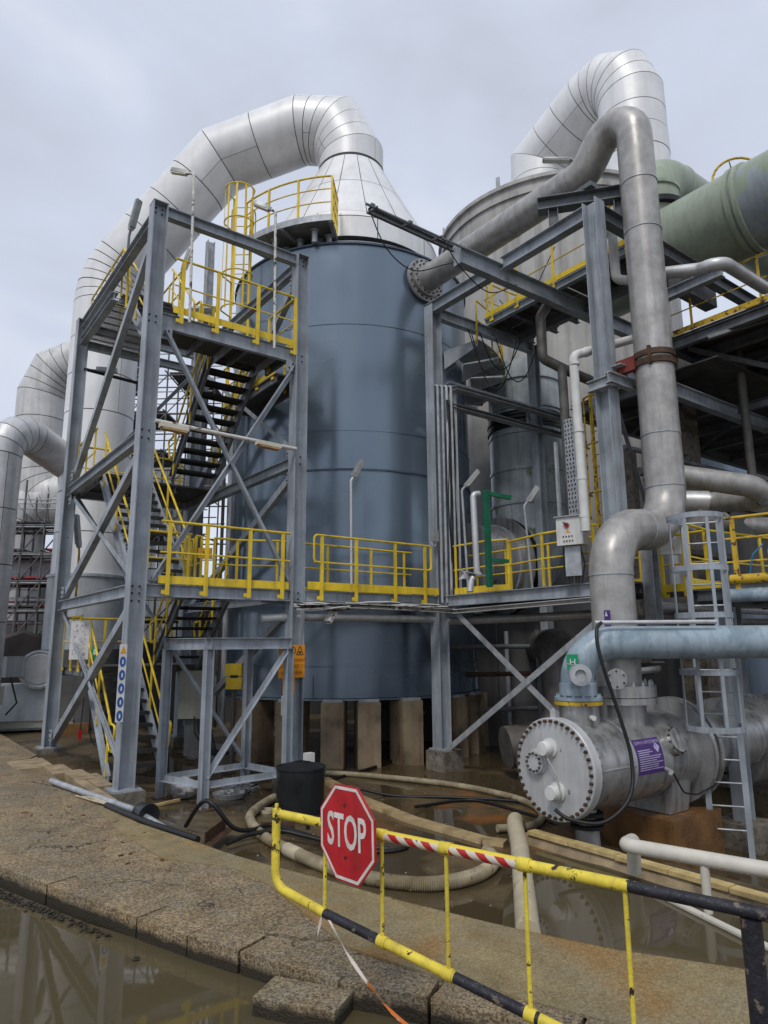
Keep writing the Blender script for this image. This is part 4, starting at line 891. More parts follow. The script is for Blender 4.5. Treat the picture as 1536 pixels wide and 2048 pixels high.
part('upright', MB().box((7.5, -2.98, 5.5), (0.06, 0.06, 1.8)), 'galv', vt)
cb_ = thing('conduit_bundle', 'bundle of conduits and black cables running up the column right of the tank', 'conduits', (7.05, -0.1, 3.2))
for k in range(4): part('conduit', MB().tube(fillet([(6.80+0.10*k, -0.10-0.05*k, 3.2), (6.80+0.10*k, -0.10-0.05*k, 8.42), (6.80+0.10*k, 0.05, 8.46)], 0.06, 3), 0.032, 8), 'galv' if k != 2 else 'pipelt', cb_)
part('tray', MB().box((7.24, -0.16, 5.75), (0.20, 0.03, 5.2)), 'whitep', cb_)
for k in range(7):
    pts = [(6.98+0.035*k+0.02*math.sin(j*1.3+k), -0.22-0.012*(k % 3)+0.012*math.sin(j*2.1+k*2), 3.25+j*0.6) for j in range(9)]
    part('cable', MB().tube(pts, 0.014, 6), 'rubber', cb_)
ut = thing('under_walkway_tray', 'battered white cable tray hanging under the walkway in front of the tank', 'cable tray', (5, -0.2, 2.95))
for (a, b) in (((3.0, -0.15, 3.0), (3.95, -0.15, 3.05)), ((4.05, -0.2, 3.05), (5.3, -0.2, 3.04)), ((5.36, -0.2, 3.04), (7.0, -0.2, 3.0))): part('tray', MB().chan(a, b, 0.09, 0.2, (0, 0, 1), 0.01), 'flaky', ut)
part('tray', MB().chan((7.05, -0.25, 2.99), (7.0, -4.6, 3.06), 0.09, 0.2, (0, 0, 1), 0.01), 'whitep', ut)
part('broken_tray', MB().chan((3.95, -0.2, 3.03), (3.68, -0.3, 2.72), 0.09, 0.14, (0, 0, 1), 0.01), 'flaky', ut)
for k in range(7): part('cable', MB().tube([(2.9+0.3*j, -0.22-0.02*k+0.03*math.sin(j*1.4+k), 3.05-0.01*k+0.05*math.sin(j*0.9+k*1.7)) for j in range(5)]+[(4.1+0.55*j, -0.22, 3.10+0.012*k*math.sin(j+k)) for j in range(6)], 0.013, 5), 'rubber' if k % 2 else 'whitep', ut)
lp = MB().tube([(2.5, 0.35, 2.80), (3.2, 0.2, 2.84), (6.75, 0.2, 2.84)], 0.085, 14); solid('service_pipe', lp, 'pipelt', 'grey pipe running level under the walkway in front of the tank', 'pipe')
lp = MB().tube([(7.1, 0.0, 2.78), (8.0, -4.2, 2.84)], 0.09, 14); solid('service_pipe', lp, 'pipe', 'grey pipe running under the side walkway towards the big vertical pipe', 'pipe')
lp = MB().tube([(8.6, -3.2, 2.75), (22, -3.2, 2.75)], 0.12, 14); solid('service_pipe', lp, 'pipedk', 'long dark pipe running level behind the blue grey ladder', 'pipe')
lp = MB().tube([(8.8, -3.9, 3.0), (22, -4.1, 3.0)], 0.09, 12); solid('service_pipe', lp, 'pipelt', 'pale pipe running level behind the top of the blue grey ladder', 'pipe')
# cantilevered tray frame at the end of the main beam
ft = thing('tray_gantry', 'black ladder-like tray frame sticking out left of the main beam above the tank', 'tray', (4.4, -2.2, 10.4))
part('side_rail', MB().chan((3.38, -2.05, 10.62), (5.6, -2.05, 10.60), 0.13, 0.07, (0, 0, 1)), 'steeld', ft)
part('side_rail', MB().bar((3.05, -2.45, 10.42), (5.6, -2.45, 10.42), 0.035, 0.035), 'steeld', ft)
for x in (3.38, 4.2, 5.0): part('cross_bar', MB().bar((x, -2.02, 10.60), (x-0.1, -2.5, 10.42), 0.035, 0.035), 'steeld', ft)
for x in (3.5, 4.45): part('clip', MB().box((x, -2.05, 10.75), (0.09, 0.05, 0.16)), 'steeld', ft)
def cable(name, pts, r, m, label, group=None, seg=7, n=6):
    P = [V(p) for p in pts]; out_ = []
    for i in range(len(P)-1):
        p0, p1, p2, p3 = P[max(0, i-1)], P[i], P[i+1], P[min(len(P)-1, i+2)]
        for k in range(n):
            t = k/n; out_.append(0.5*((2*p1)+(p2-p0)*t+(2*p0-5*p1+4*p2-p3)*t*t+(3*p1-p0-3*p2+p3)*t**3))
    out_.append(P[-1]); return solid(name, MB().tube(out_, r, seg), m, label, 'cable', group, sharp=60)
cable('cable', [(3.15, -2.4, 10.40), (3.6, -2.35, 9.75), (4.3, -2.3, 9.55), (5.1, -2.3, 9.95), (5.5, -2.2, 10.2)], 0.012, 'rubber', 'thin black cable sagging below the black tray frame in front of the tank top')
cable('cable', [(5.0, -2.45, 10.4), (5.4, -2.5, 9.9), (6.2, -2.5, 9.6), (7.2, -2.4, 10.15)], 0.012, 'rubber', 'thin black cable drooping across the long grey pipe')
for k, (a, b, dz) in enumerate((((8.2, 0.1, 10.25), (9.2, -0.6, 10.2), 1.5), ((8.4, 0.0, 10.3), (9.6, -0.3, 10.2), 0.9), ((8.1, 0.1, 10.3), (8.9, -0.2, 9.3), 0.6), ((8.9, -0.1, 10.2), (10.3, -0.2, 10.1), 1.0))):
    a, b = V(a), V(b); mid = (a+b)/2; cable('cable', [a, a.lerp(mid, 0.5)-V((0, 0, dz*0.8)), mid-V((0, 0, dz)), b.lerp(mid, 0.5)-V((0, 0, dz*0.7)), b], 0.016, 'rubber', ['longest loop of black cable hanging below the upper platform corner', 'medium loop of black cable hanging below the upper platform corner', 'steep black cable falling from the upper platform corner to the ring platform', 'shallow loop of black cable hanging right of the upper platform corner'][k], 'cables hanging under the platform')
cable('cable', [(9.0, -0.2, 11.3), (9.0, -0.5, 10.8), (9.05, -0.4, 10.3), (9.0, -1.0, 10.6), (9.0, -2.1, 11.9)], 0.012, 'rubber', 'black cable strung over the upper platform rail in front of the pale tank')
# ring platform segments on the tank's right side
rg_ = thing('ring_platform', 'fan shaped grey platform brackets around the right side of the tank', 'platform', (10.5, 1.5, 10.0))
for k in range(5):
    a0_, a1_ = -78+k*17, -78+(k+1)*17-1.0
    part('floor_plate', sector((TC.x, TC.y), 3.6, 4.65, a0_, a1_, 10.06, 10.09, 5), 'greymachine', rg_)
    d = V((math.cos(R(a0_)), math.sin(R(a0_)), 0)); p = TC+d*3.55; q = TC+d*4.62; s_ = V((-d.y, d.x, 0))*0.02
    part('bracket', MB().plate([p+V((0, 0, 9.55)), q+V((0, 0, 9.9)), q+V((0, 0, 10.05)), p+V((0, 0, 10.05))], 0.03), 'greymachine', rg_)
ra = arc((TC.x, TC.y), 4.6, -78, 8, 8, 10.1); handrail(rg_, ra, 1.1, (0.55,), sp=1.5, drop=0.1, kick=False, ends=False)
# ================================================================== BIG GREY PIPE AND HEAT EXCHANGER
gp_ = thing('process_pipe', 'big grey pipe from the tank flange over the frame and down in an S bend', 'pipe', (7.39, -5.4, 1.6))
YP = -5.4; PR = 0.335
part('pipe_run', MB().tube(fillet([(7.39, 0.9, 11.87), (7.39, -4.22, 11.87), (7.39, YP, 13.25), (7.39, YP, 9)], [0.5, 0.46], 10), PR, 40), 'pipe', gp_, sharp=60)
part('pipe_run', MB().tube(fillet([(7.39, YP, 9.0), (7.39, YP, 4.12), (5.64, YP, 4.12), (5.64, YP, 1.62)], 0.80, 12), PR, 40), 'pipe', gp_, sharp=60)
part('pipe_flange', flange(MB(), (7.39, 0.9, 11.87), (0, -1, 0), 0.47, 0.07, 0.3), 'pipe', gp_)
bolt_circle(gp_, (7.39, 0.83, 11.87), (0, -1, 0), 0.41, 16, 0.024, 0.03, 'deckdk')
for (c, ax) in (((7.39, -0.6, 11.87), (0, 1, 0)), ((7.39, -0.75, 11.87), (0, 1, 0)), ((7.39, -2.2, 11.87), (0, 1, 0)), ((7.39, YP, 10.92), (0, 0, 1)), ((7.39, YP, 9.9), (0, 0, 1)), ((7.39, YP, 5.9), (0, 0, 1)), ((7.39, YP, 4.95), (0, 0, 1)), ((5.64, YP, 3.32), (0, 0, 1)), ((6.5, YP, 4.12), (1, 0, 0))):
    a = V(ax); part('weld_seam', MB().lathe(V(c)-a*0.012, a, [(PR-0.01, 0), (PR+0.012, 0.004), (PR+0.012, 0.020), (PR-0.01, 0.024)], 40), 'galv', gp_)
cp = part('clamp', MB().lathe((7.39, YP, 7.18), (0, 0, 1), [(PR, 0), (PR+0.035, 0), (PR+0.035, 0.11), (PR, 0.11)], 40, close=True), 'rust', gp_)
part('clamp_band', MB().lathe((7.39, YP, 7.34), (0, 0, 1), [(PR, 0), (PR+0.035, 0), (PR+0.035, 0.10), (PR, 0.10)], 40, close=True), 'rust', cp)
part('clamp_lug', MB().box((7.07, YP-0.12, 7.32), (0.10, 0.05, 0.34)), 'rust', cp)
part('bracket', MB().box((7.1, -5.0, 7.28), (0.12, 0.45, 0.26)), 'rustred', gp_)
part('bracket_beam', MB().ibeam((6.6, -4.95, 6.98), (7.35, -4.95, 6.98), 0.2, 0.14, (0, 0, 1)), 'galv', rk)
part('bracket_beam', MB().ibeam((6.72, -4.45, 6.95), (6.72, -4.97, 6.95), 0.2, 0.14, (0, 0, 1)), 'galv', rk)
part('bracket_plate', MB().box((6.98, -4.9, 7.28), (0.2, 0.3, 0.02)), 'galv', rk)
part('pipe_flange', flange(MB(), (5.64, YP, 1.50), (0, 0, 1), 0.53, 0.16, 0.3), 'stain', gp_)
bolt_circle(gp_, (5.64, YP, 1.66), (0, 0, 1), 0.47, 18, 0.022, 0.05, 'galv')
sv = part('side_valve', MB().cyl((5.25, -5.62, 1.78), (5.05, -5.78, 1.78), 0.06, 14), 'stain', gp_); part('blind_flange', flange(MB(), (5.08, -5.76, 1.78), (-0.78, -0.62, 0), 0.145, 0.04), 'stain', sv)
bolt_circle(gp_, (5.05, -5.785, 1.78), (-0.78, -0.62, 0), 0.11, 6, 0.016, 0.02, 'deckdk')
part('sample_valve', MB().cyl((5.95, -5.5, 1.85), (6.4, -5.62, 1.88), 0.05, 12), 'stain', gp_)
part('valve_wheel', MB().tube(arc((6.35, -5.62), 0.1, 0, 360, 12, 1.98), 0.014, 6), 'deckdk', gp_)

hx = thing('heat_exchanger', 'horizontal grey heat exchanger with round bolted end plate and purple label', 'heat exchanger', (5.6, YP, -0.4))
HZ = 0.62
part('shell', MB().lathe((4.25, YP, HZ), (1, 0, 0), [(0.60, 0), (0.60, 3.1)], 72), 'stain', hx)
part('end_plate', MB().lathe((4.05, YP, HZ), (1, 0, 0), [(0, 0), (0.655, 0), (0.665, 0.01), (0.665, 0.06), (0.0, 0.06)], 72), 'plategrey', hx)
part('end_ring', MB().lathe((4.115, YP, HZ), (1, 0, 0), [(0.58, 0), (0.665, 0), (0.665, 0.09), (0.60, 0.10)], 72), 'plategrey', hx)
bolt_circle(hx, (4.05, YP, HZ), (-1, 0, 0), 0.622, 40, 0.024, 0.035, 'rust'); bolt_circle(hx, (4.21, YP, HZ), (1, 0, 0), 0.632, 40, 0.022, 0.03, 'rust')
part('shell_flange', MB().lathe((6.75, YP, HZ), (1, 0, 0), [(0.58, 0), (0.80, 0), (0.80, 0.10), (0.62, 0.12)], 72), 'stain', hx)
part('shell_flange', MB().lathe((6.93, YP, HZ), (1, 0, 0), [(0.58, 0), (0.80, 0), (0.80, 0.10), (0.62, 0.12)], 72), 'stain', hx)
part('rear_shell', MB().lathe((7.0, YP, HZ), (1, 0, 0), [(0.60, 0), (0.60, 0.5), (0.5, 0.7), (0.5, 2.2)], 48), 'stain', hx)
part('weld_seam', MB().lathe((5.05, YP, HZ), (1, 0, 0), [(0.595, 0), (0.608, 0.005), (0.608, 0.02), (0.595, 0.025)], 72), 'galv', hx)
part('weld_seam', MB().bar((4.3, YP-0.600, HZ+0.02), (5.05, YP-0.600, HZ+0.02), 0.02, 0.012), 'galv', hx)
for (c, r_) in (((4.05, YP+0.04, HZ+0.27), 0.10), ((4.05, YP-0.06, HZ-0.28), 0.10)):
    cpn = part('inspection_cap', MB().lathe(c, (-1, 0, 0), [(0, 0), (r_*1.25, 0), (r_*1.25, 0.03), (r_*0.98, 0.035), (r_*0.95, 0.15), (r_*0.85, 0.175), (0, 0.18)], 28), 'whitep', hx)
cpn = part('manway', MB().lathe((4.05, YP+0.28, HZ+0.06), (-1, 0, 0), [(0, 0), (0.17, 0), (0.17, 0.02), (0.165, 0.025), (0.15, 0.028), (0.15, 0.075), (0, 0.075)], 36), 'plategrey', hx)
bolt_circle(hx, (3.975, YP+0.28, HZ+0.06), (-1, 0, 0), 0.118, 12, 0.017, 0.025, 'deckdk')
part('lifting_lug', MB().plate([(4.08, YP-0.04, HZ+0.66), (4.08, YP+0.04, HZ+0.66), (4.08, YP+0.035, HZ+0.76), (4.08, YP, HZ+0.79), (4.08, YP-0.035, HZ+0.76)], 0.02), 'plategrey', hx)
part('hose', MB().tube(fillet([(3.93, YP+0.04, HZ+0.2), (3.95, YP-0.13, HZ-0.05), (3.97, YP-0.17, HZ-0.3), (3.95, YP-0.08, HZ-0.44), (3.93, YP+0.0, HZ-0.36)], 0.1, 4), 0.012, 6), 'cabinet', hx)
nz = part('nozzle', MB().cyl((4.66, YP, 1.05), (4.66, YP, 1.43), 0.275, 36), 'stain', hx); part('nozzle_flange', flange(MB(), (4.66, YP, 1.43), (0, 0, 1), 0.335, 0.05), 'yellowrust', nz)
part('gauge_boss', MB().cyl((4.58, YP-0.26, 1.27), (4.55, YP-0.33, 1.27), 0.035, 12), 'whitep', nz)
nz = part('nozzle', MB().cyl((5.64, YP, 1.05), (5.64, YP, 1.44), 0.37, 36), 'stain', hx); part('nozzle_flange', flange(MB(), (5.64, YP, 1.40), (0, 0, 1), 0.53, 0.09), 'stain', nz)
dr = part('drain_leg', MB().lathe((4.62, YP-0.05, 0), (0, 0, 1), [(0.17, -0.44), (0.155, -0.15), (0.14, -0.14), (0.14, 0.08)], 24), 'pipe', hx)
for z in (-0.20, -0.12, -0.04): part('rubber_ring', MB().lathe((4.62, YP-0.05, z), (0, 0, 1), [(0.13, 0), (0.23, 0.01), (0.23, 0.05), (0.13, 0.06)], 24), 'rubber', dr)
part('saddle', MB().plate([(6.05, YP-0.42, -0.17), (6.05, YP+0.42, -0.17), (6.05, YP+0.55, HZ), (6.05, YP-0.55, HZ)], 0.5), 'stain', hx)
part('side_manway', MB().lathe((6.05, YP-0.52, HZ+0.22), (0, -0.92, 0.38), [(0, 0.0), (0.20, 0.0), (0.20, 0.10), (0.17, 0.10), (0.17, 0.14), (0, 0.14)], 32), 'stain', hx)
bolt_circle(hx, V((6.05, YP-0.52, HZ+0.22))+V((0, -0.92, 0.38)).normalized()*0.10, (0, -0.92, 0.38), 0.185, 12, 0.014, 0.025, 'deckdk')
part('drain_cock', MB().tube([(5.75, YP-0.58, HZ-0.1), (5.7, YP-0.72, HZ-0.12), (5.6, YP-0.76, HZ-0.12)], 0.03, 10), 'galv', hx)
part('small_cable', MB().tube(fillet([(5.7, YP-0.74, HZ-0.13), (5.9, YP-0.75, HZ-0.42), (6.3, YP-0.72, HZ-0.5), (6.7, YP-0.82, HZ-0.38)], 0.2, 5), 0.013, 6), 'rubber', hx)
# purple label bent to the shell, with its printed lines
def on_shell(x, a, r=0.606): return V((x, YP-r*math.cos(R(a)), HZ+r*math.sin(R(a))))
lb = MB().rings([[on_shell(x, a) for a in (-12, -3, 6, 15, 24, 33)]+[on_shell(x, a, 0.600) for a in (33, 24, 15, 6, -3, -12)] for x in (5.10, 5.72)])
lbo = part('label', lb, 'purple', hx)
pl_ = MB()
for k in range(10):
    a = 17.5-k*2.7; w_ = (0.56 if k > 2 else 0.36)*(0.85+0.15*math.sin(k*2.3))
    pl_.add([on_shell(5.13, a, 0.6085), on_shell(5.13+w_, a, 0.6085), on_shell(5.13+w_, a+1.1, 0.6085), on_shell(5.13, a+1.1, 0.6085)], [(0, 1, 2, 3)])
pl_.add([on_shell(5.60, 27, 0.6085), on_shell(5.67, 20, 0.6085), on_shell(5.60, 13, 0.6085), on_shell(5.53, 20, 0.6085)], [(0, 1, 2, 3)])
part('print', pl_, 'lilac', lbo)
ca = R(28); textobj('print', 'СЯРНА КИСЕЛИНА', 0.062, on_shell(5.40, 27.5, 0.611), (1, 0, 0), (0, math.sin(ca), math.cos(ca)), 'lilac', lbo, squeeze=1.0, ext=0.001)
textobj('print', '1', 0.06, (4.046, YP-0.14, HZ+0.25), (0, -1, 0), (0, 0, 1), 'ink', hx); textobj('print', '2', 0.07, (4.046, YP-0.24, HZ-0.26), (0, -1, 0), (0, 0, 1), 'ink', hx)
bx_ = rough_block((6.4, YP-0.02, -0.58), 1.3, 1.25, 0.80, 0, 0.006, 8, 8, 5, 14); solid('exchanger_plinth', bx_, 'brick', 'rust brown concrete plinth under the heat exchanger saddle', 'plinth')
bp = thing('blue_pipe', 'pale blue pipe with elbow rising from the exchanger and running off to the right', 'pipe', (4.66, YP, 1.48))
part('pipe_run', MB().tube(fillet([(4.66, YP, 1.50), (4.66, YP, 2.29), (12.6, -11.35, 2.27)], 0.55, 12), 0.235, 36), 'bluepipe', bp, sharp=60)
part('pipe_flange', flange(MB(), (4.66, YP, 1.49), (0, 0, 1), 0.335, 0.045), 'bluepipe', bp); bolt_circle(bp, (4.66, YP, 1.535), (0, 0, 1), 0.295, 14, 0.017, 0.03, 'bluepipe')
part('joint_band', MB().lathe((4.66, YP, 1.56), (0, 0, 1), [(0.23, 0), (0.26, 0), (0.26, 0.16), (0.235, 0.17)], 36), 'bluepipe', bp)
vv = part('valve', MB().lathe((4.48, YP-0.16, 1.86), (-0.72, -0.69, 0), [(0.04, 0), (0.06, 0), (0.06, 0.10), (0.14, 0.10), (0.14, 0.13), (0.07, 0.13), (0.07, 0.30), (0.145, 0.30), (0.145, 0.34), (0.075, 0.345), (0.06, 0.30), (0, 0.30)], 28), 'galv', bp)
part('valve_handle', MB().bar((4.32, YP-0.32, 1.98), (4.02, YP-0.30, 2.02), 0.03, 0.012), 'galv', vv); part('valve_stem', MB().cyl((4.34, YP-0.30, 1.9), (4.34, YP-0.30, 2.0), 0.02, 8), 'galv', vv)
sg = part('flow_sign', MB().box((4.425, YP-0.12, 2.02), (0.012, 0.16, 0.22), R(25)), 'greensign', bp)
textobj('print', 'H', 0.13, (4.415, YP-0.13, 2.02), (math.sin(R(25)), -math.cos(R(25)), 0), (0, 0, 1), 'whitep', sg)
pc = thing('conduit', 'thin pale conduit lying just above the blue pipe', 'conduit', (6.0, -5.75, 2.5))
part('tube', MB().tube([(4.72, -5.72, 2.57), (6.1, -6.75, 2.57)], 0.03, 10), 'pipelt', pc)
fs = thing('flow_marker', 'small purple and white flow marker sign fixed to the big pipe above the blue elbow', 'sign', (5.0, -5.8, 2.5)); part('plate', MB().box((5.16, -5.62, 2.64), (0.015, 0.09, 0.24), R(30)), 'purple', fs)
part('print', MB().plate([(5.144, -5.59, 2.67), (5.122, -5.655, 2.67), (5.133, -5.623, 2.74)], 0.004), 'whitep', fs)
cable('cable', [(4.78, -5.78, 2.57), (4.64, -5.80, 2.45), (4.60, -5.86, 2.1), (4.75, -6.0, 1.3), (4.80, -6.10, 0.75), (4.62, -6.15, 0.3), (4.25, -6.0, 0.03), (3.97, -5.7, 0.05), (3.92, -5.5, 0.14)], 0.026, 'rubber', 'thick black cable hanging before the blue pipe and looping to the exchanger end plate', n=8, seg=10)
fv = thing('pressure_vessel', 'pale horizontal vessel at the right edge behind the blue grey ladder', 'vessel', (11, -5.0, -0.4))
part('shell', MB().lathe((9.0, -5.1, 0.5), (1, 0.0, 0), [(0.55, 0), (0.78, 0.08), (0.78, 6)], 48), 'stain', fv); part('saddle', MB().box((10.2, -5.1, -0.2), (0.4, 1.2, 0.6)), 'plinth', fv); part('flange_ring', MB().lathe((9.9, -5.1, 0.5), (1, 0, 0), [(0.77, 0), (0.83, 0), (0.83, 0.1), (0.77, 0.1)], 48), 'stain', fv)
wp = thing('white_pipe', 'slim white pipe with elbow dropping left of the right frame column', 'pipe', (6.55, -4.3, 4.3))
part('pipe_run', MB().tube(fillet([(7.85, -4.78, 8.13), (6.55, -4.27, 7.62), (6.55, -4.30, 4.25)], 0.16, 6), 0.085, 18), 'whitep', wp, sharp=60)
for z in (7.42, 6.1, 5.2, 4.5): part('joint', MB().lathe((6.55, -4.29, z), (0, 0, 1), [(0.08, 0), (0.095, 0), (0.095, 0.05), (0.08, 0.05)], 18), 'whitep', wp)
part('elbow_sleeve', MB().tube([(6.85, -4.388, 7.738), (6.78, -4.36, 7.71)], 0.095, 18), 'whitep', wp)
rp2 = thing('grey_pipe_loop', 'grey pipe with return bend right of the big vertical pipe', 'pipe', (9, -5, 5)); part('pipe_run', MB().tube(fillet([(7.6, -4.9, 5.40), (8.72, -6.38, 4.95), (9.05, -6.25, 4.80), (9.3, -5.3, 4.93), (8.9, -4.7, 5.0)], 0.3, 6), 0.2, 24), 'pipe', rp2, sharp=60)
part('sleeve', MB().cyl((9.22, -5.2, 4.935), (8.9, -4.7, 5.0), 0.225, 24), 'pipelt', rp2)
solid('service_pipe', MB().tube([(9.0, -5.0, 4.62), (20, -6.5, 4.7)], 0.22, 20), 'pipe', 'thick grey pipe at the right edge below the return bend', 'pipe')
solid('service_pipe', MB().tube(fillet([(8.0, -5.2, 9.35), (8.25, -6.05, 9.15), (7.75, -6.5, 9.0), (10.65, -6.1, 9.5)], 0.2, 5), 0.12, 16), 'pipelt', 'wrapped silver pipe running along the roof edge beam at upper right', 'pipe')
solid('service_pipe', MB().tube(fillet([(7.9, -3.95, 11.0), (8.28, -4.18, 10.87), (8.38, -4.12, 9.87), (8.65, -4.6, 9.7)], 0.16, 4), 0.10, 14), 'whitep', 'short white pipe offset behind the top of the right column', 'pipe')
solid('service_pipe', MB().tube(fillet([(8.95, -2.05, 10.7), (8.43, -2.0, 9.9), (8.43, -2.0, 8.85), (8.88, -2.27, 8.59), (10.4, -2.55, 8.3)], 0.16, 4), 0.12, 16), 'pipedk', 'dirty brown pipe hanging under the upper platform', 'pipe')
solid('service_pipe', MB().tube([(8.35, -2.6, 8.4), (8.35, -2.6, 3.4)], 0.10, 14), 'pipedk', 'brown vertical pipe behind the cable trays', 'pipe')
# ================================================================== SECOND TANK, FIBREGLASS DUCTS
t2 = thing('pale_tank', 'weathered pale grey round tank with rimmed lid behind the long grey pipe', 'tank', (17.45, 4.55, -0.4))
SC = lambda x, y, z: (-3.536+1.18*(x+3.536), -11.824+1.18*(y+11.824), 2.3+1.18*(z-2.3))
part('shell', MB().lathe((17.45, 4.55, 0), (0, 0, 1), [(4.6, 0.6), (4.6, 17.88)], 96), 't2', t2); part('rim_band', MB().lathe((17.45, 4.55, 0), (0, 0, 1), [(4.6, 17.88), (4.68, 17.88), (4.68, 18.02), (4.63, 18.02), (4.63, 18.29), (4.74, 18.32), (4.74, 18.46), (4.5, 18.48)], 96), 't2', t2)
part('lid', MB().lathe((17.45, 4.55, 0), (0, 0, 1), [(4.7, 18.44), (2.4, 18.9), (0, 19.1)], 64), 't2', t2)
for a in (150, 195, 240): d = V((math.cos(R(a)), math.sin(R(a)), 0)); part('lifting_lug', MB().box(V((17.45, 4.55, 18.7))+d*4.6, (0.05, 0.14, 0.5), R(a)), 'galv', t2)
part('roof_nozzle', MB().lathe(SC(12.1, 1.6, 16.05), (0, 0, 1), [(0.4, 0), (0.4, 0.35), (0.62, 0.35), (0.62, 0.45), (0.4, 0.45), (0, 0.5)], 28), 'galv', t2)
part('roof_pipe', MB().tube(fillet([SC(12.9, 0.2, 16.0), SC(12.9, 0.2, 16.75), SC(11.9, 0.9, 16.8), SC(11.7, 1.05, 16.9)], 0.2, 4), 0.06, 10), 'galv', t2)
d2 = thing('insulated_duct', 'silver insulated duct arching from the pale tank lid to high behind the grey vertical pipe', 'duct', (17.45, 4, 18))
duct(d2, [(17.45, 5.15, 18.6), (17.45, 5.0, 22.55), (17.45, 0.55, 24.45), (17.45, 0.55, 18.0)], [0, 1.3], 3, 0.95, 1.2)
fd = thing('fibreglass_duct', 'blue grey fibreglass duct with black bellows and big flanged elbow right of the tank', 'duct', (8.95, -0.95, 3.4))
FX, FY, FR = 11.93, 1.66, 1.11
part('duct_run', MB().tube([(FX, FY, 10.6), (FX, FY, 9.02)], FR, 56), 'frpb', fd)
for k in range(4): part('bellows_ring', MB().lathe((FX, FY, 8.50+0.12*k), (0, 0, 1), [(FR-0.05, 0), (FR+0.07-0.03*(k % 2), 0.02), (FR+0.07-0.03*(k % 2), 0.10), (FR-0.05, 0.12)], 56), 'rubber', fd)
part('duct_run', MB().tube(fillet([(FX, FY, 8.52), (FX, FY, 4.4), (10.55, FY, 4.4)], 1.25, 8), FR+0.02, 56), 'frpb', fd, sharp=12)
for z in (10.0, 9.1, 8.3, 7.2, 6.2): part('joint_band', MB().lathe((FX, FY, z), (0, 0, 1), [(FR, 0), (FR+0.05, 0.02), (FR+0.05, 0.09), (FR, 0.11)], 56), 'frpb', fd)
ax = V((-1, 0, 0)); part('flange', flange(MB(), (10.62, FY, 4.4), ax, 1.40, 0.08, 1.1), 'rubber', fd); part('flange', flange(MB(), (10.46, FY, 4.4), ax, 1.40, 0.07, 1.1), 'stain', fd)
bolt_circle(fd, (10.54, FY, 4.4), ax, 1.30, 48, 0.03, 0.08, 'galv'); bolt_circle(fd, (10.62, FY, 4.4), -ax, 1.30, 48, 0.03, 0.05, 'galv')
part('stub', MB().tube([(10.42, FY, 4.4), (9.2, FY, 4.4)], 1.12, 56), 'stain', fd); part('stub_ring', MB().lathe((10.2, FY, 4.4), ax, [(1.1, 0), (1.17, 0.01), (1.17, 0.05), (1.1, 0.06)], 56), 'galv', fd)
bd_ = solid('vent_stack', MB().lathe((14.0, 5.6, 0), (0, 0, 1), [(0.95, 0), (0.95, 11.2)], 48), 'tank', 'shiny blue grey vertical stack between the tank and the fibreglass duct', 'stack')
gd = thing('fibreglass_duct', 'huge green fibreglass duct lying on the upper platform at the right edge', 'duct', (11.4, -6, 10.3))
part('duct_run', MB().tube([(11.4, -1.9, 11.85), (11.4, -5.62, 11.85)], 1.0, 56), 'frp', gd); part('duct_run', MB().tube([(11.4, -5.62, 11.85), (11.4, -13, 11.85)], 1.0, 56), 'frpmix', gd)
for y in (-5.55, -5.72): part('joint_band', MB().lathe((11.4, y, 11.85), (0, -1, 0), [(0.99, 0), (1.05, 0.02), (1.05, 0.12), (0.99, 0.14)], 56), 'frp', gd)
part('saddle', MB().box((11.4, -4.2, 10.6), (1.6, 0.3, 0.6)), 'steeld', gd); part('saddle', MB().box((11.4, -8.0, 10.6), (1.6, 0.3, 0.6)), 'steeld', gd)
ge = thing('fibreglass_elbow', 'green fibreglass elbow duct standing on the huge green duct behind the grey pipe', 'duct', (11.4, -3.95, 12.8))
part('duct_run', MB().tube(fillet([(11.4, -3.35, 12.75), (11.4, -3.35, 14.15), (18.5, -3.5, 14.1)], 0.85, 8), 0.66, 40), 'frp', ge, sharp=24)
part('flange', flange(MB(), (11.4, -3.35, 12.95), (0, 0, 1), 0.80, 0.14), 'rubber', ge); part('joint_band', MB().lathe((11.4, -3.35, 13.5), (0, 0, 1), [(0.65, 0), (0.70, 0.02), (0.70, 0.1), (0.65, 0.12)], 40), 'frp', ge); part('joint_band', MB().lathe((12.4, -3.35, 14.15), (1, 0, 0), [(0.65, 0), (0.70, 0.02), (0.70, 0.1), (0.65, 0.12)], 40), 'frp', ge)
gh = thing('ladder_cage', 'two yellow ladder cage hoops standing up behind the green duct', 'ladder', (13.3, -5.1, 12.8))
for (c, r_, zt) in (((12.15, -4.55), 0.36, 13.9), ((11.75, -5.35), 0.42, 13.95)):
    pts = [V((c[0]+r_*0.8*math.cos(R(q)), c[1]-r_*math.cos(R(q)), zt-0.9+r_*1.25*math.sin(R(q)))) for q in range(180, -1, -15)]
    hp = part('hoop', MB().tube([pts[0]-V((0, 0, 0.8))]+pts+[pts[-1]-V((0, 0, 0.8))], 0.03, 8), 'yellowrust', gh)
    part('strap', MB().bar(pts[5], pts[5]+V((0.1, -0.1, -1.1)), 0.04, 0.012), 'yellowrust', gh)
gg = thing('green_bracket', 'green steel post with two arms beside a white riser pipe on the walkway', 'bracket', (6.2, -2.2, 3.38))
part('post', MB().box((6.35, -2.05, 4.4), (0.10, 0.10, 2.0)), 'greenp', gg); part('arm', MB().bar((6.4, -2.08, 5.33), (6.85, -2.26, 5.26), 0.08, 0.08), 'greenp', gg); part('arm', MB().bar((6.4, -2.08, 3.95), (6.75, -2.22, 3.93), 0.07, 0.07), 'greenp', gg)
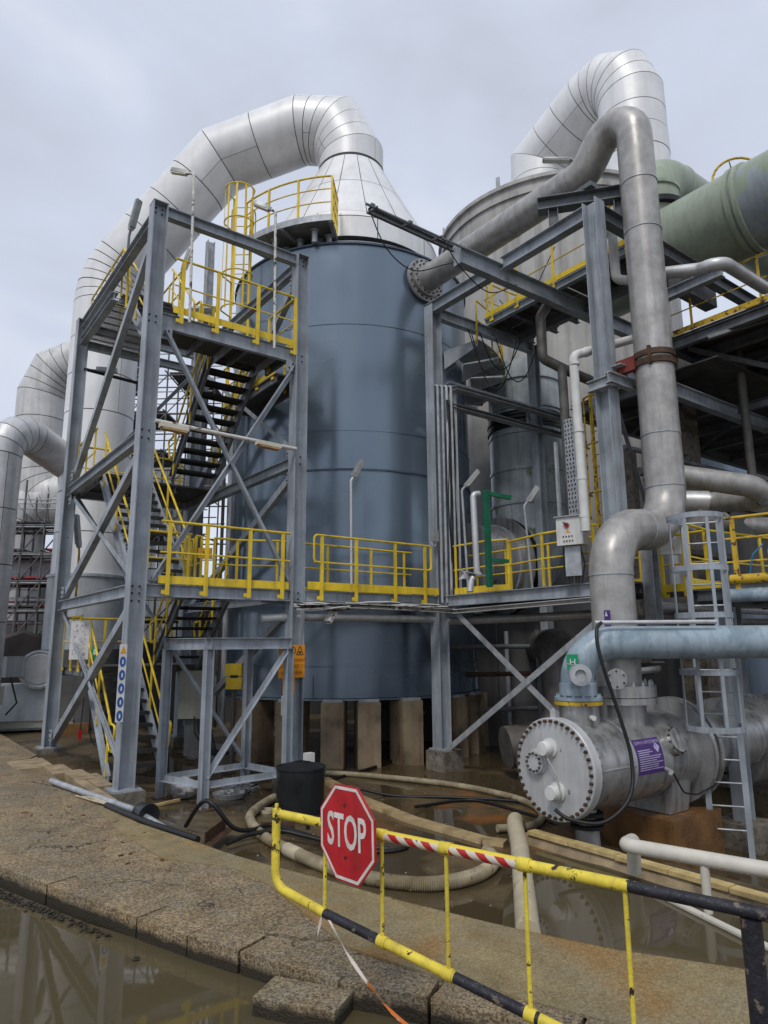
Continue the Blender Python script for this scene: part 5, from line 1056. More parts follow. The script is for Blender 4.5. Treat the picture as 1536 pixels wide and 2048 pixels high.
part('riser', MB().tube(fillet([(6.22, -1.98, 5.32), (6.08, -1.94, 5.30), (6.08, -1.98, 3.65), (6.25, -2.1, 3.6), (6.0, -1.9, 3.58), (5.95, -1.9, 3.3)], 0.08, 4), 0.065, 14), 'pipelt', gg, sharp=60)
# control cabinet
cbn = thing('control_cabinet', 'light grey control cabinet with red switch and warning triangle above the walkway rail', 'control box', (6.75, -3.85, 3.38))
XA = V((0.30, -0.954, 0)); NA = V((-0.954, -0.30, 0)); cc = V((6.75, -3.85, 4.32))
part('box', MB().box(cc, (0.50, 0.30, 0.52), axes=(XA, -NA, V((0, 0, 1)))), 'whitep', cbn); part('hood', MB().box(cc+V((0, 0, 0.275)), (0.56, 0.38, 0.02), axes=(XA, -NA, V((0, 0, 1)))), 'galv', cbn)
f = cc+NA*0.153
sw = part('switch', MB().cyl(f+XA*-0.04+V((0, 0, 0.11)), f+XA*-0.04+V((0, 0, 0.11))+NA*0.03, 0.045, 16), 'red', cbn); part('handle', MB().box(f-XA*0.06+V((0, 0, 0.135))+NA*0.035, (0.10, 0.02, 0.03), axes=(V((XA.x*0.8, XA.y*0.8, -0.6)).normalized(), NA, V((0, 0, 1)))), 'ink', cbn)
part('warning_triangle', MB().plate([f+XA*-0.07+V((0, 0, -0.03)), f+XA*0.01+V((0, 0, -0.03)), f+XA*-0.03+V((0, 0, 0.04))], 0.003), 'orange', cbn)
sp = []
for j, z in enumerate((-0.10, -0.185)):
    for i in range(4): mt = NA.to_track_quat('Z', 'Y').to_matrix().to_4x4(); mt.translation = f+XA*(-0.12+i*0.055+0.01*j)+V((0, 0, z)); sp.append(mt)
copies('button', bolt_mesh(0.014, 0.012, 'ink'), sp, cbn)
part('stand', MB().box(cc-V((0, 0, 0.55)), (0.3, 0.1, 0.55), axes=(XA, -NA, V((0, 0, 1)))), 'galv', cbn)
for k in range(6): part('cable', MB().tube([cc+XA*(-0.18+0.06*k)+V((0, 0, -0.26)), cc+XA*(-0.2+0.08*k)+V((0, 0, -0.6)), cc+XA*(-0.17+0.06*k)+V((0, 0, -0.95))], 0.016, 6), 'rubber', cbn)
jb = thing('junction_box', 'small grey junction box on the column above the walkway rail', 'junction box', (6.72, -0.1, 4.5)); part('box', MB().box((6.62, -0.08, 4.72), (0.16, 0.12, 0.26)), 'lampgrey', jb); part('cable', MB().tube(arc((6.6, -0.1), 0.08, 180, 360, 8, 0) and [V((6.58+0.07*math.cos(R(q)), -0.1, 4.58+0.1*math.sin(R(q)))) for q in range(180, 361, 20)], 0.01, 6), 'whitep', jb)
# caged blue-grey ladder and the rusty yellow platform at the right
bl = thing('caged_ladder', 'blue grey caged ladder at the right edge behind the pale blue pipe', 'ladder', (7.0, -6.2, -0.9))
LA, LB = V((6.86, -5.97, 0)), V((7.14, -6.40, 0)); la = (LB-LA).normalized(); lo_ = V((-la.y, la.x, 0)); lo_ = -lo_ if lo_.x > 0 else lo_; lm = (LA+LB)/2; lh = (LB-LA).length/2
for p_ in (LA, LB): part('stile', MB().box(p_+V((0, 0, 1.68)), (0.085, 0.03, 5.05), math.atan2(la.y, la.x)), 'steel', bl)
for k in range(15): part('rung', MB().cyl(LA+V((0, 0, -0.45+k*0.33)), LB+V((0, 0, -0.45+k*0.33)), 0.013, 8), 'galv', bl)
cm = lm+lo_*0.42+la*(-0.12); th0 = math.atan2(la.y, la.x)
def cg(q, z): return cm+la*(0.40*math.cos(R(q)))+lo_*(0.42*math.sin(R(q)))+V((0, 0, z))
for z in (4.18, 3.38, 2.68, 1.85, 1.05): part('cage_hoop', MB().rings([[c_+V((0, 0, dz)) for c_ in [LA+V((0, 0, z))]+[cg(q, z) for q in range(180, -1, -15)]+[LB+V((0, 0, z))]+[LB-lo_*0.012+V((0, 0, z))]+[cg(q, z)+(cg(q, z)-cm-V((0, 0, z))).normalized()*0.012 for q in range(0, 181, 15)]+[LA-lo_*0.012+V((0, 0, z))]] for dz in (-0.04, 0.04)]), 'steel', bl, sharp=50)
for q in (160, 115, 70, 25): part('cage_strap', MB().box(cg(q, 2.6), (0.05, 0.012, 3.2), th0+R(90-q)), 'steel', bl)
yp = thing('rusty_platform', 'platform with rusty yellow rails at the right edge above the blue pipe', 'platform', (7.4, -7.0, 3.0))
handrail(yp, [(7.16, -6.46, 3.16), (7.62, -8.6, 3.16)], 1.05, (0.35, 0.72), sp=0.85, m='yellowrust', kick=False, drop=0.2, pw=0.07)
part('toe_pipe', MB().tube([(7.15, -6.5, 3.24), (7.65, -8.8, 3.24)], 0.075, 14), 'yellowrust', yp)
handrail(yp, [(7.3, -5.75, 3.2), (8.3, -5.6, 3.2), (11.5, -5.9, 3.2)], 1.05, (0.5,), sp=0.8, m='yellow', kick=True, drop=0.1, pw=0.07)
handrail(yp, [(8.3, -5.6, 3.2), (8.3, -4.6, 3.2)], 1.05, (0.5,), sp=0.6, m='yellow', kick=True, drop=0.1, pw=0.07)
part('edge_beam', MB().tube([(7.2, -6.45, 3.0), (7.75, -8.9, 3.0)], 0.11, 14), 'bluepipe', yp); part('edge_beam', MB().chan((7.2, -5.8, 3.0), (12, -6.0, 3.0), 0.24, 0.08, (0, 0, 1)), 'deckdk', yp); deck(yp, 7.3, 12, -6.4, -5.7, 3.14)
part('leg', MB().ibeam((8.0, -5.9, -0.85), (8.0, -5.9, 2.85), 0.24, 0.24, (1, 0, 0)), 'steel', yp); part('leg', MB().ibeam((8.35, -7.6, -0.85), (8.35, -7.6, 2.9), 0.24, 0.24, (1, 0, 0)), 'steel', yp)
part('leg', MB().ibeam((7.72, -4.78, 2.5), (7.72, -4.78, 4.3), 0.22, 0.22, (1, 0, 0)), 'galv', yp)
part('foot_block', rough_block((8.0, -5.9, -0.72), 0.75, 0.75, 0.4, 0, 0.01, 5, 5, 3, 5), 'plinth', yp); part('foot_block', rough_block((8.35, -7.6, -0.72), 0.75, 0.75, 0.4, 0, 0.01, 5, 5, 3, 6), 'plinth', yp)
part('warning_box', MB().box((7.55, -5.3, 3.92), (0.34, 0.12, 0.26), R(-50)), 'whitep', yp); part('warning_triangle', MB().plate([(7.48, -5.34, 3.86), (7.53, -5.40, 3.86), (7.505, -5.37, 3.96)], 0.004), 'orange', yp)
part('fitting', MB().lathe((7.3, -7.1, 3.62), (-0.9, -0.4, 0), [(0, 0), (0.07, 0), (0.07, 0.10), (0, 0.10)], 16), 'bluecap', yp)
part('hose', MB().tube(fillet([(7.25, -7.0, 3.75), (7.2, -6.85, 3.6), (7.25, -6.75, 3.3)], 0.1, 4), 0.012, 6), 'bluecap', yp)
yl = thing('caged_ladder', 'dim yellow caged ladder in the shade between the white pipe and the right column', 'ladder', (10.2, -2.3, 3.4))
for y in (-2.35, -1.95): part('stile', MB().box((10.25, y, 6.2), (0.03, 0.06, 5.4)), 'yellowrust', yl)
for k in range(16): part('rung', MB().cyl((10.25, -2.35, 3.8+k*0.3), (10.25, -1.95, 3.8+k*0.3), 0.014, 6), 'yellowrust', yl)
for z in (4.6, 5.8, 7.0, 8.2): part('cage_hoop', MB().tube([V((10.25-0.35*math.sin(R(q)), -2.15+0.35*math.cos(R(q)), z)) for q in range(0, 181, 20)], 0.025, 6), 'yellowrust', yl)
for q in (40, 90, 140): part('cage_strap', MB().box((10.25-0.35*math.sin(R(q)), -2.15+0.35*math.cos(R(q)), 6.4), (0.04, 0.012, 3.7), R(-q)), 'yellowrust', yl)
for (A_, B_, r_, m_, l_) in (((9.0, -3.9, 5.8), (16, -3.9, 5.8), 0.09, 'pipedk', 'dark level pipe behind the right column at mid height'), ((9.6, -3.2, 6.6), (16, -3.4, 6.6), 0.06, 'steeld', 'thin dark level pipe behind the right column above mid height'), ((10.6, -3.6, 3.4), (10.6, -3.6, 8.6), 0.16, 'pipelt', 'pale vertical pipe in the shade just right of the right column'), ((12.9, -4.4, 3.0), (12.9, -4.4, 9.3), 0.10, 'pipedk', 'dark vertical pipe in the shade right of the big vertical pipe'), ((12.0, -5.2, 6.9), (22, -5.6, 6.9), 0.07, 'rubber', 'thin black level pipe at the right edge above the return bend'), ((11.5, -3.0, 4.4), (24, -3.0, 4.4), 0.14, 'pipedk', 'dark level pipe at the right edge behind the return bend')): solid('service_pipe', MB().tube([A_, B_], r_, 12), m_, l_, 'pipe')
mm = thing('machine_casing', 'grey riveted machine casing behind the rusty yellow platform', 'machine', (11, -5.0, 3.2))
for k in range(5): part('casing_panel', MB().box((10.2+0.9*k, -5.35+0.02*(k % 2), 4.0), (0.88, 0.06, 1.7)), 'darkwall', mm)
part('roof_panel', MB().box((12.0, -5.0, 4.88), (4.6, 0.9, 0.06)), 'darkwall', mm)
# ================================================================== LEFT BACKGROUND
l1 = thing('insulated_duct', 'weathered silver duct with mitred bends at the far left edge', 'duct', (1.3, 19.8, 0))
duct(l1, [(4.6, 17.6, 14.7), (1.40, 19.95, 14.7), (1.40, 19.95, 8.4), (3.4, 18.6, 8.2)], [1.6, 1.3], 2, 1.15, 1.04, 'clado')
duct(l1, [(0.9, 20.2, 3.3), (0.9, 20.2, 8.0), (2.6, 19.1, 8.6)], [1.2], 3, 1.5, 1.02, 'clado')
l2 = thing('insulated_pipe', 'pale clad pipe with elbow coming in from the left edge towards the tower', 'pipe', (-1.1, 9.1, 0))
duct(l2, [(-1.2, 9.1, -0.1), (-1.2, 9.1, 8.55), (1.9, 11.6, 7.6)], [0.85], 5, 1.4, 0.52, 'pipelt', seg=36, bend_cuts=1)
l3 = solid('stack', MB().lathe((6.0, 24.5, 0), (0, 0, 1), [(1.05, 0), (1.05, 13.6), (0.2, 15.6)], 36), 'clado', 'far pale stack with pointed top behind the stair tower', 'stack')
fan = thing('blower', 'grey industrial blower with round end cover and dark hood at the left edge', 'blower', (0.4, 10.6, 0))
part('pedestal', MB().rings([[V((x, y, z)) for x, y in ((-0.85+ins, 10.2+ins), (1.05-ins, 9.6+ins), (1.35-ins, 10.8-ins), (-0.55+ins, 11.4-ins))] for z, ins in ((0.28, 0.0), (0.45, 0.0), (1.25, 0.22))]), 'greymachine', fan)
part('skid', MB().box((0.25, 10.5, 0.16), (2.4, 1.5, 0.26), R(-17)), 'greymachine', fan); part('skid_rail', MB().chan((-1.0, 10.0, 0.2), (1.25, 9.35, 0.2), 0.2, 0.06, (0, 0, 1)), 'cabinet', fan)
dv = V((-0.15, -0.95, 0)).normalized(); md = part('motor_drum', MB().lathe(V((0.38, 10.05, 1.66)), dv, [(0, -0.55), (0.47, -0.55), (0.47, 0.20), (0.50, 0.20), (0.50, 0.24), (0.47, 0.24), (0.47, 0.29), (0.51, 0.29), (0.51, 0.35), (0.46, 0.37), (0, 0.37)], 40), 'greymachine', fan)
part('end_cover', MB().lathe(V((0.38, 10.05, 1.66))+dv*0.372, dv, [(0, 0.02), (0.40, 0.02), (0.43, 0.0)], 40), 'plategrey', md); part('cover_rim', MB().lathe(V((0.38, 10.05, 1.66))+dv*0.33, dv, [(0.44, 0.04), (0.475, 0.06), (0.535, 0.05), (0.535, 0.0)], 40), 'galv', md)
part('hood', MB().lathe((0.1, 11.3, 1.55), dv, [(0, -0.8), (1.25, -0.8), (1.25, -0.1), (1.15, 0.0), (0, 0.0)], 9), 'darkfan', fan)
part('terminal_box', MB().box((-0.35, 9.75, 1.75), (0.5, 0.4, 0.55), R(20)), 'greymachine', fan); part('gland', MB().cyl((0.0, 9.8, 1.95), (-0.3, 9.75, 1.85), 0.09, 12), 'galv', fan); part('panel', MB().box((-0.65, 9.4, 1.0), (0.25, 0.05, 0.5), R(20)), 'whitep', fan)
part('cable', MB().tube([(-0.4, 9.55, 1.5), (-0.2, 9.45, 0.8), (-0.45, 9.4, 0.5)], 0.025, 6), 'rubber', fan)
solid('low_plinth', rough_block((1.2, 9.3, 0.05), 0.9, 0.6, 0.24, R(-15), 0.006, 5, 5, 2, 21), 'brick', 'low brown concrete plinth behind the far left tower column', 'plinth')
def scaffold(name, label, o, nx_, ny_, nz_, dx, dy, dz, rz, red=False):
    t = thing(name, label, 'scaffold', o, None); ca_, sa_ = math.cos(rz), math.sin(rz); rnd = random.Random(len(label))
    def P(i, j, z): x, y = i*dx, j*dy; return V((o[0]+x*ca_-y*sa_, o[1]+x*sa_+y*ca_, o[2]+z))
    for i in range(nx_+1):
        for j in range(ny_+1): part('standard', MB().cyl(P(i, j, 0), P(i, j, nz_*dz+rnd.uniform(0.3, 1.6)), 0.034, 6), 'scaf', t)
    for k in range(1, nz_+1):
        for j in range(ny_+1):
            part('ledger', MB().cyl(P(-0.25, j, k*dz), P(nx_+0.25, j, k*dz), 0.03, 6), 'scaf', t)
            part('guard_tube', MB().cyl(P(-0.2, j, k*dz+0.9), P(nx_+0.2, j, k*dz+0.9+rnd.uniform(-0.05, 0.05)), 0.026, 6), 'galv', t)
        for i in range(nx_+1): part('transom', MB().cyl(P(i, -0.25, k*dz+0.06), P(i, ny_+0.25, k*dz+0.06), 0.03, 6), 'scaf', t)
        for i in range(nx_):
            if rnd.random() < 0.8: part('board', MB().plate([P(i+0.02, 0.05, k*dz+0.1), P(i+0.98, 0.05, k*dz+0.1), P(i+0.98, ny_-0.05, k*dz+0.1), P(i+0.02, ny_-0.05, k*dz+0.1)], 0.05), 'redplank' if red and rnd.random() < 0.4 else 'deckdk', t)
            part('diagonal', MB().cyl(P(i, 0, (k-1)*dz), P(i+1, 0, k*dz), 0.026, 6), 'scaf', t)
    return t
scaffold('scaffold', 'low tube scaffold around the duct bottom at the left edge', (-1.0, 14.6, 1.6), 5, 2, 5, 0.72, 0.8, 0.95, R(-35), True)
for k_, (z_, m_, r_) in enumerate(((2.6, 'pipelt', 0.09), (3.1, 'galv', 0.07), (3.9, 'pipelt', 0.11), (4.4, 'rust', 0.06))): solid('service_pipe', MB().tube([(-1.6, 16.2+0.2*k_, z_), (2.6, 13.3+0.2*k_, z_)], r_, 10), m_, ['lowest pale pipe crossing behind the left scaffold', 'thin galvanised pipe crossing behind the left scaffold', 'thick pale pipe crossing high behind the left scaffold', 'rusty thin pipe crossing highest behind the left scaffold'][k_], 'pipe')
scaffold('scaffold', 'tall tube scaffold seen between the big tower column and the stairs', (2.4, 15.5, 0), 3, 2, 8, 1.5, 1.3, 1.6, R(-38))
sb = solid('pipe_bridge', MB().ibeam((-2.4, 17.5, 5.0), (2.2, 14.2, 5.0), 0.6, 0.4, (0, 0, 1)), 'galv', 'horizontal grey beam crossing behind the scaffold at the left edge', 'beam')
cbld = thing('clad_building', 'pale corrugated sheet building behind the stairs and the tank', 'building', (9, 22, 0))
def corr_wall(parent, A, Bq, z0, z1, pitch=0.24, m='corr', panels=4):
    A, Bq = V((*A, 0)), V((*Bq, 0)); d = (Bq-A).normalized(); n_ = V((d.y, -d.x, 0)); Lw = (Bq-A).length; k = int(Lw/panels/pitch)
    for p_ in range(panels):
        for (za, zb) in ((z0, (z0+z1)/2-0.03), ((z0+z1)/2, z1)):
            prof = []
            for i in range(k):
                s0 = Lw*p_/panels+i*pitch
                for f_, o_ in ((0, 0), (0.35, 0), (0.45, 0.05), (0.9, 0.05)): prof.append(A+d*(s0+f_*pitch)+n_*o_)
            n2 = len(prof); part('sheet_panel', MB().add([p+V((0, 0, za)) for p in prof]+[p+V((0, 0, zb)) for p in prof], [(i, i+1, n2+i+1, n2+i) for i in range(n2-1)]), m, parent, flat=True)
corr_wall(cbld, (3.2, 24.4), (8.6, 20.2), 0, 11.2, 0.28, 'corr', 4)
part('roof', MB().poly([(3.2, 24.4), (8.6, 20.2), (13.6, 26), (8, 30.5)], 11.1, 11.35), 'galv', cbld)
dk = thing('shed', 'dark grey industrial shed closing off the yard behind the tank', 'building', (20, 28, 0))
for i, (p, q, h_) in enumerate((((-14, 34), (4, 30), 7.0), ((13.2, 16.5), (34, 12), 9.0), ((34, 12), (38, -8), 12.0), ((38, -8), (40, -30), 4.0), ((4, 30), (13.2, 16.5), 5.5))):
    p, q = V((*p, 0)), V((*q, 0)); k = 5
    for j in range(k):
        a, b = p.lerp(q, j/k), p.lerp(q, (j+0.985)/k); d = (b-a).normalized(); part('wall_panel', MB().plate([a+V((0, 0, -1)), b+V((0, 0, -1)), b+V((0, 0, h_)), a+V((0, 0, h_))], 0.15), 'darkwall', dk)
solid('tank', MB().lathe((25.0, 2.2, 0), (0, 0, 1), [(1.25, -0.4), (1.25, 11.5)], 48), 'tank', 'blue grey tank seen under the platform at the right edge', 'tank')
solid('column', MB().box((13.6, -2.3, 4.0), (0.7, 0.7, 12.0)), 'plinth', 'stained concrete column standing under the platform right of the big vertical pipe', 'column')
solid('chute', MB().box((11.8, -1.9, 4.5), (0.6, 0.2, 5.4), R(20)), 'plinth', 'dirty grey column under the platform just left of the big vertical pipe', 'column')
# machinery in the dark below the side walkway
solid('return_pipe', MB().tube(fillet([(11.5, 1.2, 2.2), (8.6, -1.9, 2.2), (8.3, -2.2, 0.35), (7.1, -1.6, 0.2)], 0.8, 8), 0.42, 28), 'pipedk', 'big dark pipe with elbow in the shadow behind the cross bracing', 'pipe')
for k, (x, y, z1, m_) in enumerate(((7.8, 0.9, 1.9, 'rustred'), (10.2, 1.2, 2.6, 'galv'), (9.6, -0.4, 2.6, 'steeld'), (10.8, -1.5, 2.8, 'rustred'))): solid('service_riser', MB().cyl((x, y, -0.4), (x, y, z1), 0.06, 10), m_, ['thin red pipe standing in the shadow behind the cross bracing', 'thin grey pipe standing in the shadow behind the dark elbow', 'dark pipe standing under the side walkway', 'dull red pipe standing far under the side walkway'][k], 'pipe')
for k, (a, b, m_) in enumerate((((7.5, 1.5, 2.2), (13.2, -1.2, 2.2), 'steeld'), ((7.5, 2.0, 1.5), (13.5, -0.8, 1.5), 'rust'), ((7.6, 2.0, 0.6), (13.5, -0.4, 0.6), 'steeld'))): solid('service_pipe', MB().tube([a, b], 0.06, 8), m_, ['topmost of three thin pipes crossing the shadow under the side walkway', 'rusty thin pipe crossing the shadow under the side walkway', 'lowest thin pipe crossing the shadow under the side walkway'][k], 'pipe')
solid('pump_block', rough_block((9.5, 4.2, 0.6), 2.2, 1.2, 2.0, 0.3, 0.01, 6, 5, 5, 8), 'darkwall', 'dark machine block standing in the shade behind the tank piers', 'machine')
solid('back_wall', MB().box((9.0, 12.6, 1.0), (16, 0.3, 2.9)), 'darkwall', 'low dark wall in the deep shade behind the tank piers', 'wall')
sw2 = thing('shade_wall', 'added dark panelled wall standing in for shade under the side walkway', 'wall', (11.5, 0.5, -0.4))  # made-up wall: dark panels cover the pale tank so this area reads shaded
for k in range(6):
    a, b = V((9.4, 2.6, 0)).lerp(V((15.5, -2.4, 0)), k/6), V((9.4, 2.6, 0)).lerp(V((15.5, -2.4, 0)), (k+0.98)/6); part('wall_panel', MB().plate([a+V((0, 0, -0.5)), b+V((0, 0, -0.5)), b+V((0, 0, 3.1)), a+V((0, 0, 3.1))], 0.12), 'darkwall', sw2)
# electrical cabinets under the stair
ec = thing('electrical_cabinet', 'beige electrical cabinet standing behind the grey steel frame', 'cabinet', (3.0, 5.0, 0)); part('box', MB().box((2.85, 4.35, 1.15), (0.75, 0.4, 1.1), R(-35)), 'cabinet', ec); part('door', MB().box((2.98, 4.15, 1.1), (0.5, 0.03, 0.95), R(-35)), 'cabinet', ec); part('pedestal', MB().box((2.9, 4.4, 0.2), (0.5, 0.3, 0.9), R(-35)), 'steeld', ec)
for k in range(6): part('cable', MB().tube([(2.75+0.05*k, 4.2, 0.65), (2.7+0.07*k, 4.0, 0.3+0.04*k), (2.9+0.05*k, 3.8, -0.1), (3.1+0.1*k, 3.7, -0.2)], 0.022, 6), 'rubber', ec)
yb = thing('yellow_box', 'two stacked small yellow boxes on a post left of the tank base', 'box', (2.9, 2.6, 0)); part('upper_box', MB().box((2.95, 2.5, 1.76), (0.36, 0.25, 0.26), R(-35)), 'yellow', yb); part('lower_box', MB().box((2.96, 2.47, 1.48), (0.34, 0.26, 0.26), R(-35)), 'yellow', yb); part('post', MB().cyl((3.0, 2.6, -0.3), (3.0, 2.6, 1.7), 0.05, 10), 'pipedk', yb)
part('print', MB().box((2.885, 2.355, 1.62), (0.16, 0.006, 0.06), R(-35)), 'ink', yb)
solid('service_pipe', MB().tube([(3.62, 4.6, 0.3), (3.62, 4.6, 9.0)], 0.07, 12), 'pipelt', 'pale vertical pipe running up beside the left edge of the tank', 'pipe')
solid('service_pipe', MB().tube([(3.5, 4.75, 0.3), (3.5, 4.75, 9.0)], 0.045, 10), 'pipedk', 'thin dark vertical pipe beside the pale riser at the tank edge', 'pipe')
solid('stack_column', MB().ibeam((3.55, 6.6, 0), (3.55, 6.6, 14.5), 0.22, 0.22, (1, 0, 0)), 'galv', 'grey steel post rising behind the stair tower beside the caged ladder', 'post')
# ================================================================== LAMPS
LG = 'tube lamps on poles around the stair tower'
lamp('pole_lamp', 'flaky pole lamp at the upper tower rail, left one before the silver duct', (0.66, -0.03, 8.3), (0.60, -0.03, 11.45), (-0.62, 0.70, 0.30), LG, hl=0.4, hw=0.1)
lamp('pole_lamp', 'flaky pole lamp at the upper tower rail, right one beside the caged ladder', (2.45, -0.03, 8.25), (2.40, -0.03, 11.35), (-0.66, 0.55, 0.42), LG, hl=0.4, hw=0.12)
lamp('pole_lamp', 'upright lamp on the far upper corner of the stair tower against the sky', (0.1, 2.55, 10.6), (0.1, 2.5, 11.25), (0.12, -0.25, 0.95), LG, polem='steeld', headm='lampgrey', hl=0.72, hw=0.16)
lamp('pole_lamp', 'short upright lamp behind the upper tower rail below the silver duct', (1.35, 2.6, 10.1), (1.35, 2.6, 10.75), (0.2, -0.2, 0.95), LG, polem='steeld', hl=0.55, hw=0.14)
lamp('pole_lamp', 'pole lamp on the walkway in front of the middle of the tank', (5.0, 0.93, 3.37), (4.98, 0.93, 6.0), (0.35, 0.05, 0.55), LG, polem='whitep', hl=0.52, hw=0.15)
lamp('pole_lamp', 'pole lamp on the side walkway right of the tank', (7.0, -0.75, 3.4), (6.92, -0.72, 5.72), (0.45, -0.25, 0.62), LG, polem='galv', hl=0.5, hw=0.12)
lamp('pole_lamp', 'small pole lamp in front of the fibreglass elbow', (7.8, -1.9, 3.4), (7.72, -1.85, 5.25), (0.35, -0.25, 0.62), LG, polem='galv', hl=0.42, hw=0.11)
lamp('pole_lamp', 'lamp with pale tube below the far left braces of the tower', (0.4, 6.3, 3.4), (0.4, 6.3, 4.6), (-0.12, 0.1, 0.98), LG, polem='yellowrust', headm='whitep', hl=0.85, hw=0.2)
lamp('pole_lamp', 'white lamp on the lid of the pale tank beside the long pipe', (12.3, -0.55, 16.1), (12.3, -0.55, 16.85), (-0.62, 0.6, 0.1), LG, polem='whitep', headm='whitep', hl=0.9, hw=0.22)
xb = thing('lamp_bar', 'flaking white crossbar carrying two amber lamps across the tower front', 'lamp', (1.5, 0.0, 6.1))
part('bar', MB().tube([(0.12, -0.04, 6.25), (2.99, -0.04, 6.2)], 0.04, 12), 'flaky', xb)
for (x, s_) in ((0.42, 1), (2.3, -1)):
    hd_ = part('lamp_head', MB().rings([[V((x+dx, -0.18+dy, z)) for dx, dy in ((-0.26, -0.10), (0.26, -0.06), (0.26, 0.08), (-0.26, 0.06))] for z in (6.10, 6.18)]), 'lens', xb); part('cover', MB().box((x, -0.185, 6.085), (0.46, 0.14, 0.04), R(4)), 'amber', hd_)
kb = thing('lamp_bar', 'dark crossbar with one small lamp at the rear left of the tower', 'lamp', (0.8, 6.0, 9.2)); part('bar', MB().tube([(0.1, 5.95, 9.28), (1.7, 5.95, 9.2)], 0.045, 10), 'rubber', kb); part('lamp_head', MB().box((0.62, 5.8, 9.32), (0.5, 0.18, 0.1), R(-25)), 'lampgrey', kb)
fl = thing('floodlight', 'square floodlight on the grey post behind the upper tower rail', 'lamp', (3.2, 5.4, 11)); part('housing', MB().box((2.95, 5.35, 11.55), (0.7, 0.6, 0.12), axes=(V((0.8, -0.6, 0)), V((0.5, 0.66, 0.55)).normalized(), V((-0.33, -0.44, 0.83)).normalized())), 'lampgrey', fl); part('lens', MB().box((2.97, 5.38, 11.47), (0.6, 0.5, 0.03), axes=(V((0.8, -0.6, 0)), V((0.5, 0.66, 0.55)).normalized(), V((-0.33, -0.44, 0.83)).normalized())), 'lens', fl); part('gear_box', MB().box((3.25, 5.7, 11.38), (0.5, 0.3, 0.2)), 'lampgrey', fl)
# ================================================================== FRONT STEEL FRAME AND LITTER
fr_ = thing('steel_trestle', 'low blue grey braced steel frame left of the black tub', 'steel frame', (2.1, 0.9, -0.35))
F1, F2, F3, F4 = V((0.80, 0.64, 0)), V((1.12, -0.49, 0)), V((2.50, 0.85, 0)), V((2.735, -0.36, 0))
ld = (F4-F2).normalized()
for p in (F1, F2, F3, F4):
    g0 = gz(p.x, p.y); lg = part('leg', MB().ibeam(p+V((0, 0, g0)), p+V((0, 0, 2.22)), 0.14, 0.14, ld, 0.012, 0.008), 'steel', fr_); part('foot_plate', MB().box(p+V((0, 0, g0+0.008)), (0.3, 0.3, 0.018), math.atan2(ld.y, ld.x)), 'rust', lg)
for a, b in ((F1, F2), (F1, F3), (F2, F4), (F3, F4)):
    d = (b-a).normalized()
    part('top_beam', MB().ibeam(a-d*0.08+V((0, 0, 2.32)), b+d*0.08+V((0, 0, 2.32)), 0.2, 0.14, (0, 0, 1), 0.012, 0.008), 'steel', fr_)
    part('bottom_rail', MB().angle(a+d*0.08+V((0, 0, -0.02)), b-d*0.08+V((0, 0, -0.02)), 0.10, (0, 0, 1)), 'steel', fr_)
up_ = V((0, 0, 1))
part('brace', MB().angle(F2+ld*0.05+up_*0.12, F4-ld*0.05+up_*2.15, 0.08, (0, 0, 1)), 'steel', fr_); part('brace', MB().angle(F1+ld*0.1+up_*2.12, F3-ld*0.1+up_*0.15, 0.08, (0, 0, 1)), 'steel', fr_)
dp = V((2.42, -1.42, -0.42)); dm = thing('black_tub', 'black plastic tub heaped with dark waste in front of the tank', 'tub', dp)
part('body', MB().lathe(dp, (0, 0, 1), [(0, 0.01), (0.385, 0.0), (0.39, 0.03), (0.40, 0.70), (0.415, 0.705), (0.415, 0.735), (0.39, 0.735), (0.38, 0.70)], 48), 'plastic', dm)
hp = MB(); rows = []
for k in range(7):
    r_ = 0.39*(1-k/6); rows.append([V((dp.x+max(r_, 0.001)*math.cos(2*math.pi*i/28), dp.y+max(r_, 0.001)*math.sin(2*math.pi*i/28), dp.z+0.715+0.10*(1-(r_/0.39)**1.4)+0.012*math.sin(i*2.1+k*1.7)*(k > 0))) for i in range(28)])
hp.rings(rows, caps=False); part('heap', hp, 'plastic', dm, sharp=60)
pk = solid('white_packet', MB().box((2.85, -0.95, 0.0), (0.16, 0.13, 0.85)), 'whitep', 'white packet standing behind the black tub against the column', 'packet')
bt = solid('water_bottle', MB().lathe((3.0, -0.12, 0), (0, 0, 1), [(0, 0.0), (0.035, 0), (0.035, 0.16), (0.013, 0.22), (0.013, 0.25), (0, 0.25)], 14), 'lilac', 'clear plastic bottle standing at the foot of the sign column', 'bottle')
rg2 = solid('white_ring', MB().lathe((2.0, -1.05, gz(2.0, -1.05)), (0, 0, 1), [(0.10, 0.0), (0.13, 0.0), (0.13, 0.05), (0.10, 0.05)], 28, close=True), 'pvc', 'small white plastic ring lying left of the black tub', 'ring')
ts_ = thing('tray_of_swarf', 'shallow round tray with dark metal shavings under the steel frame', 'tray', (1.95, 0.35, gz(1.95, 0.35))); part('tray', MB().lathe((1.95, 0.35, gz(1.95, 0.35)), (0, 0, 1), [(0, 0.01), (0.26, 0.01), (0.29, 0.09), (0.28, 0.09), (0.25, 0.02)], 32), 'galv', ts_)
sw_ = MB(); rnd = random.Random(12)
for k in range(260):
    c = V((2.25+rnd.gauss(0, 0.17), 0.62+rnd.gauss(0, 0.14), 0)); c.z = gz(c.x, c.y)+abs(rnd.gauss(0.06, 0.09)); d = V((rnd.gauss(0, 1), rnd.gauss(0, 1), rnd.gauss(0, 0.5))).normalized(); e = d.cross(V((0, 0, 1))).normalized(); l_ = rnd.uniform(0.04, 0.12)
    sw_.tube([c-d*l_, c+e*rnd.uniform(-0.03, 0.03), c+d*l_], 0.006, 3)
part('shavings', sw_, 'steeld', ts_, kind='stuff')
bg_ = MB(); rows = []
rnd = random.Random(5)
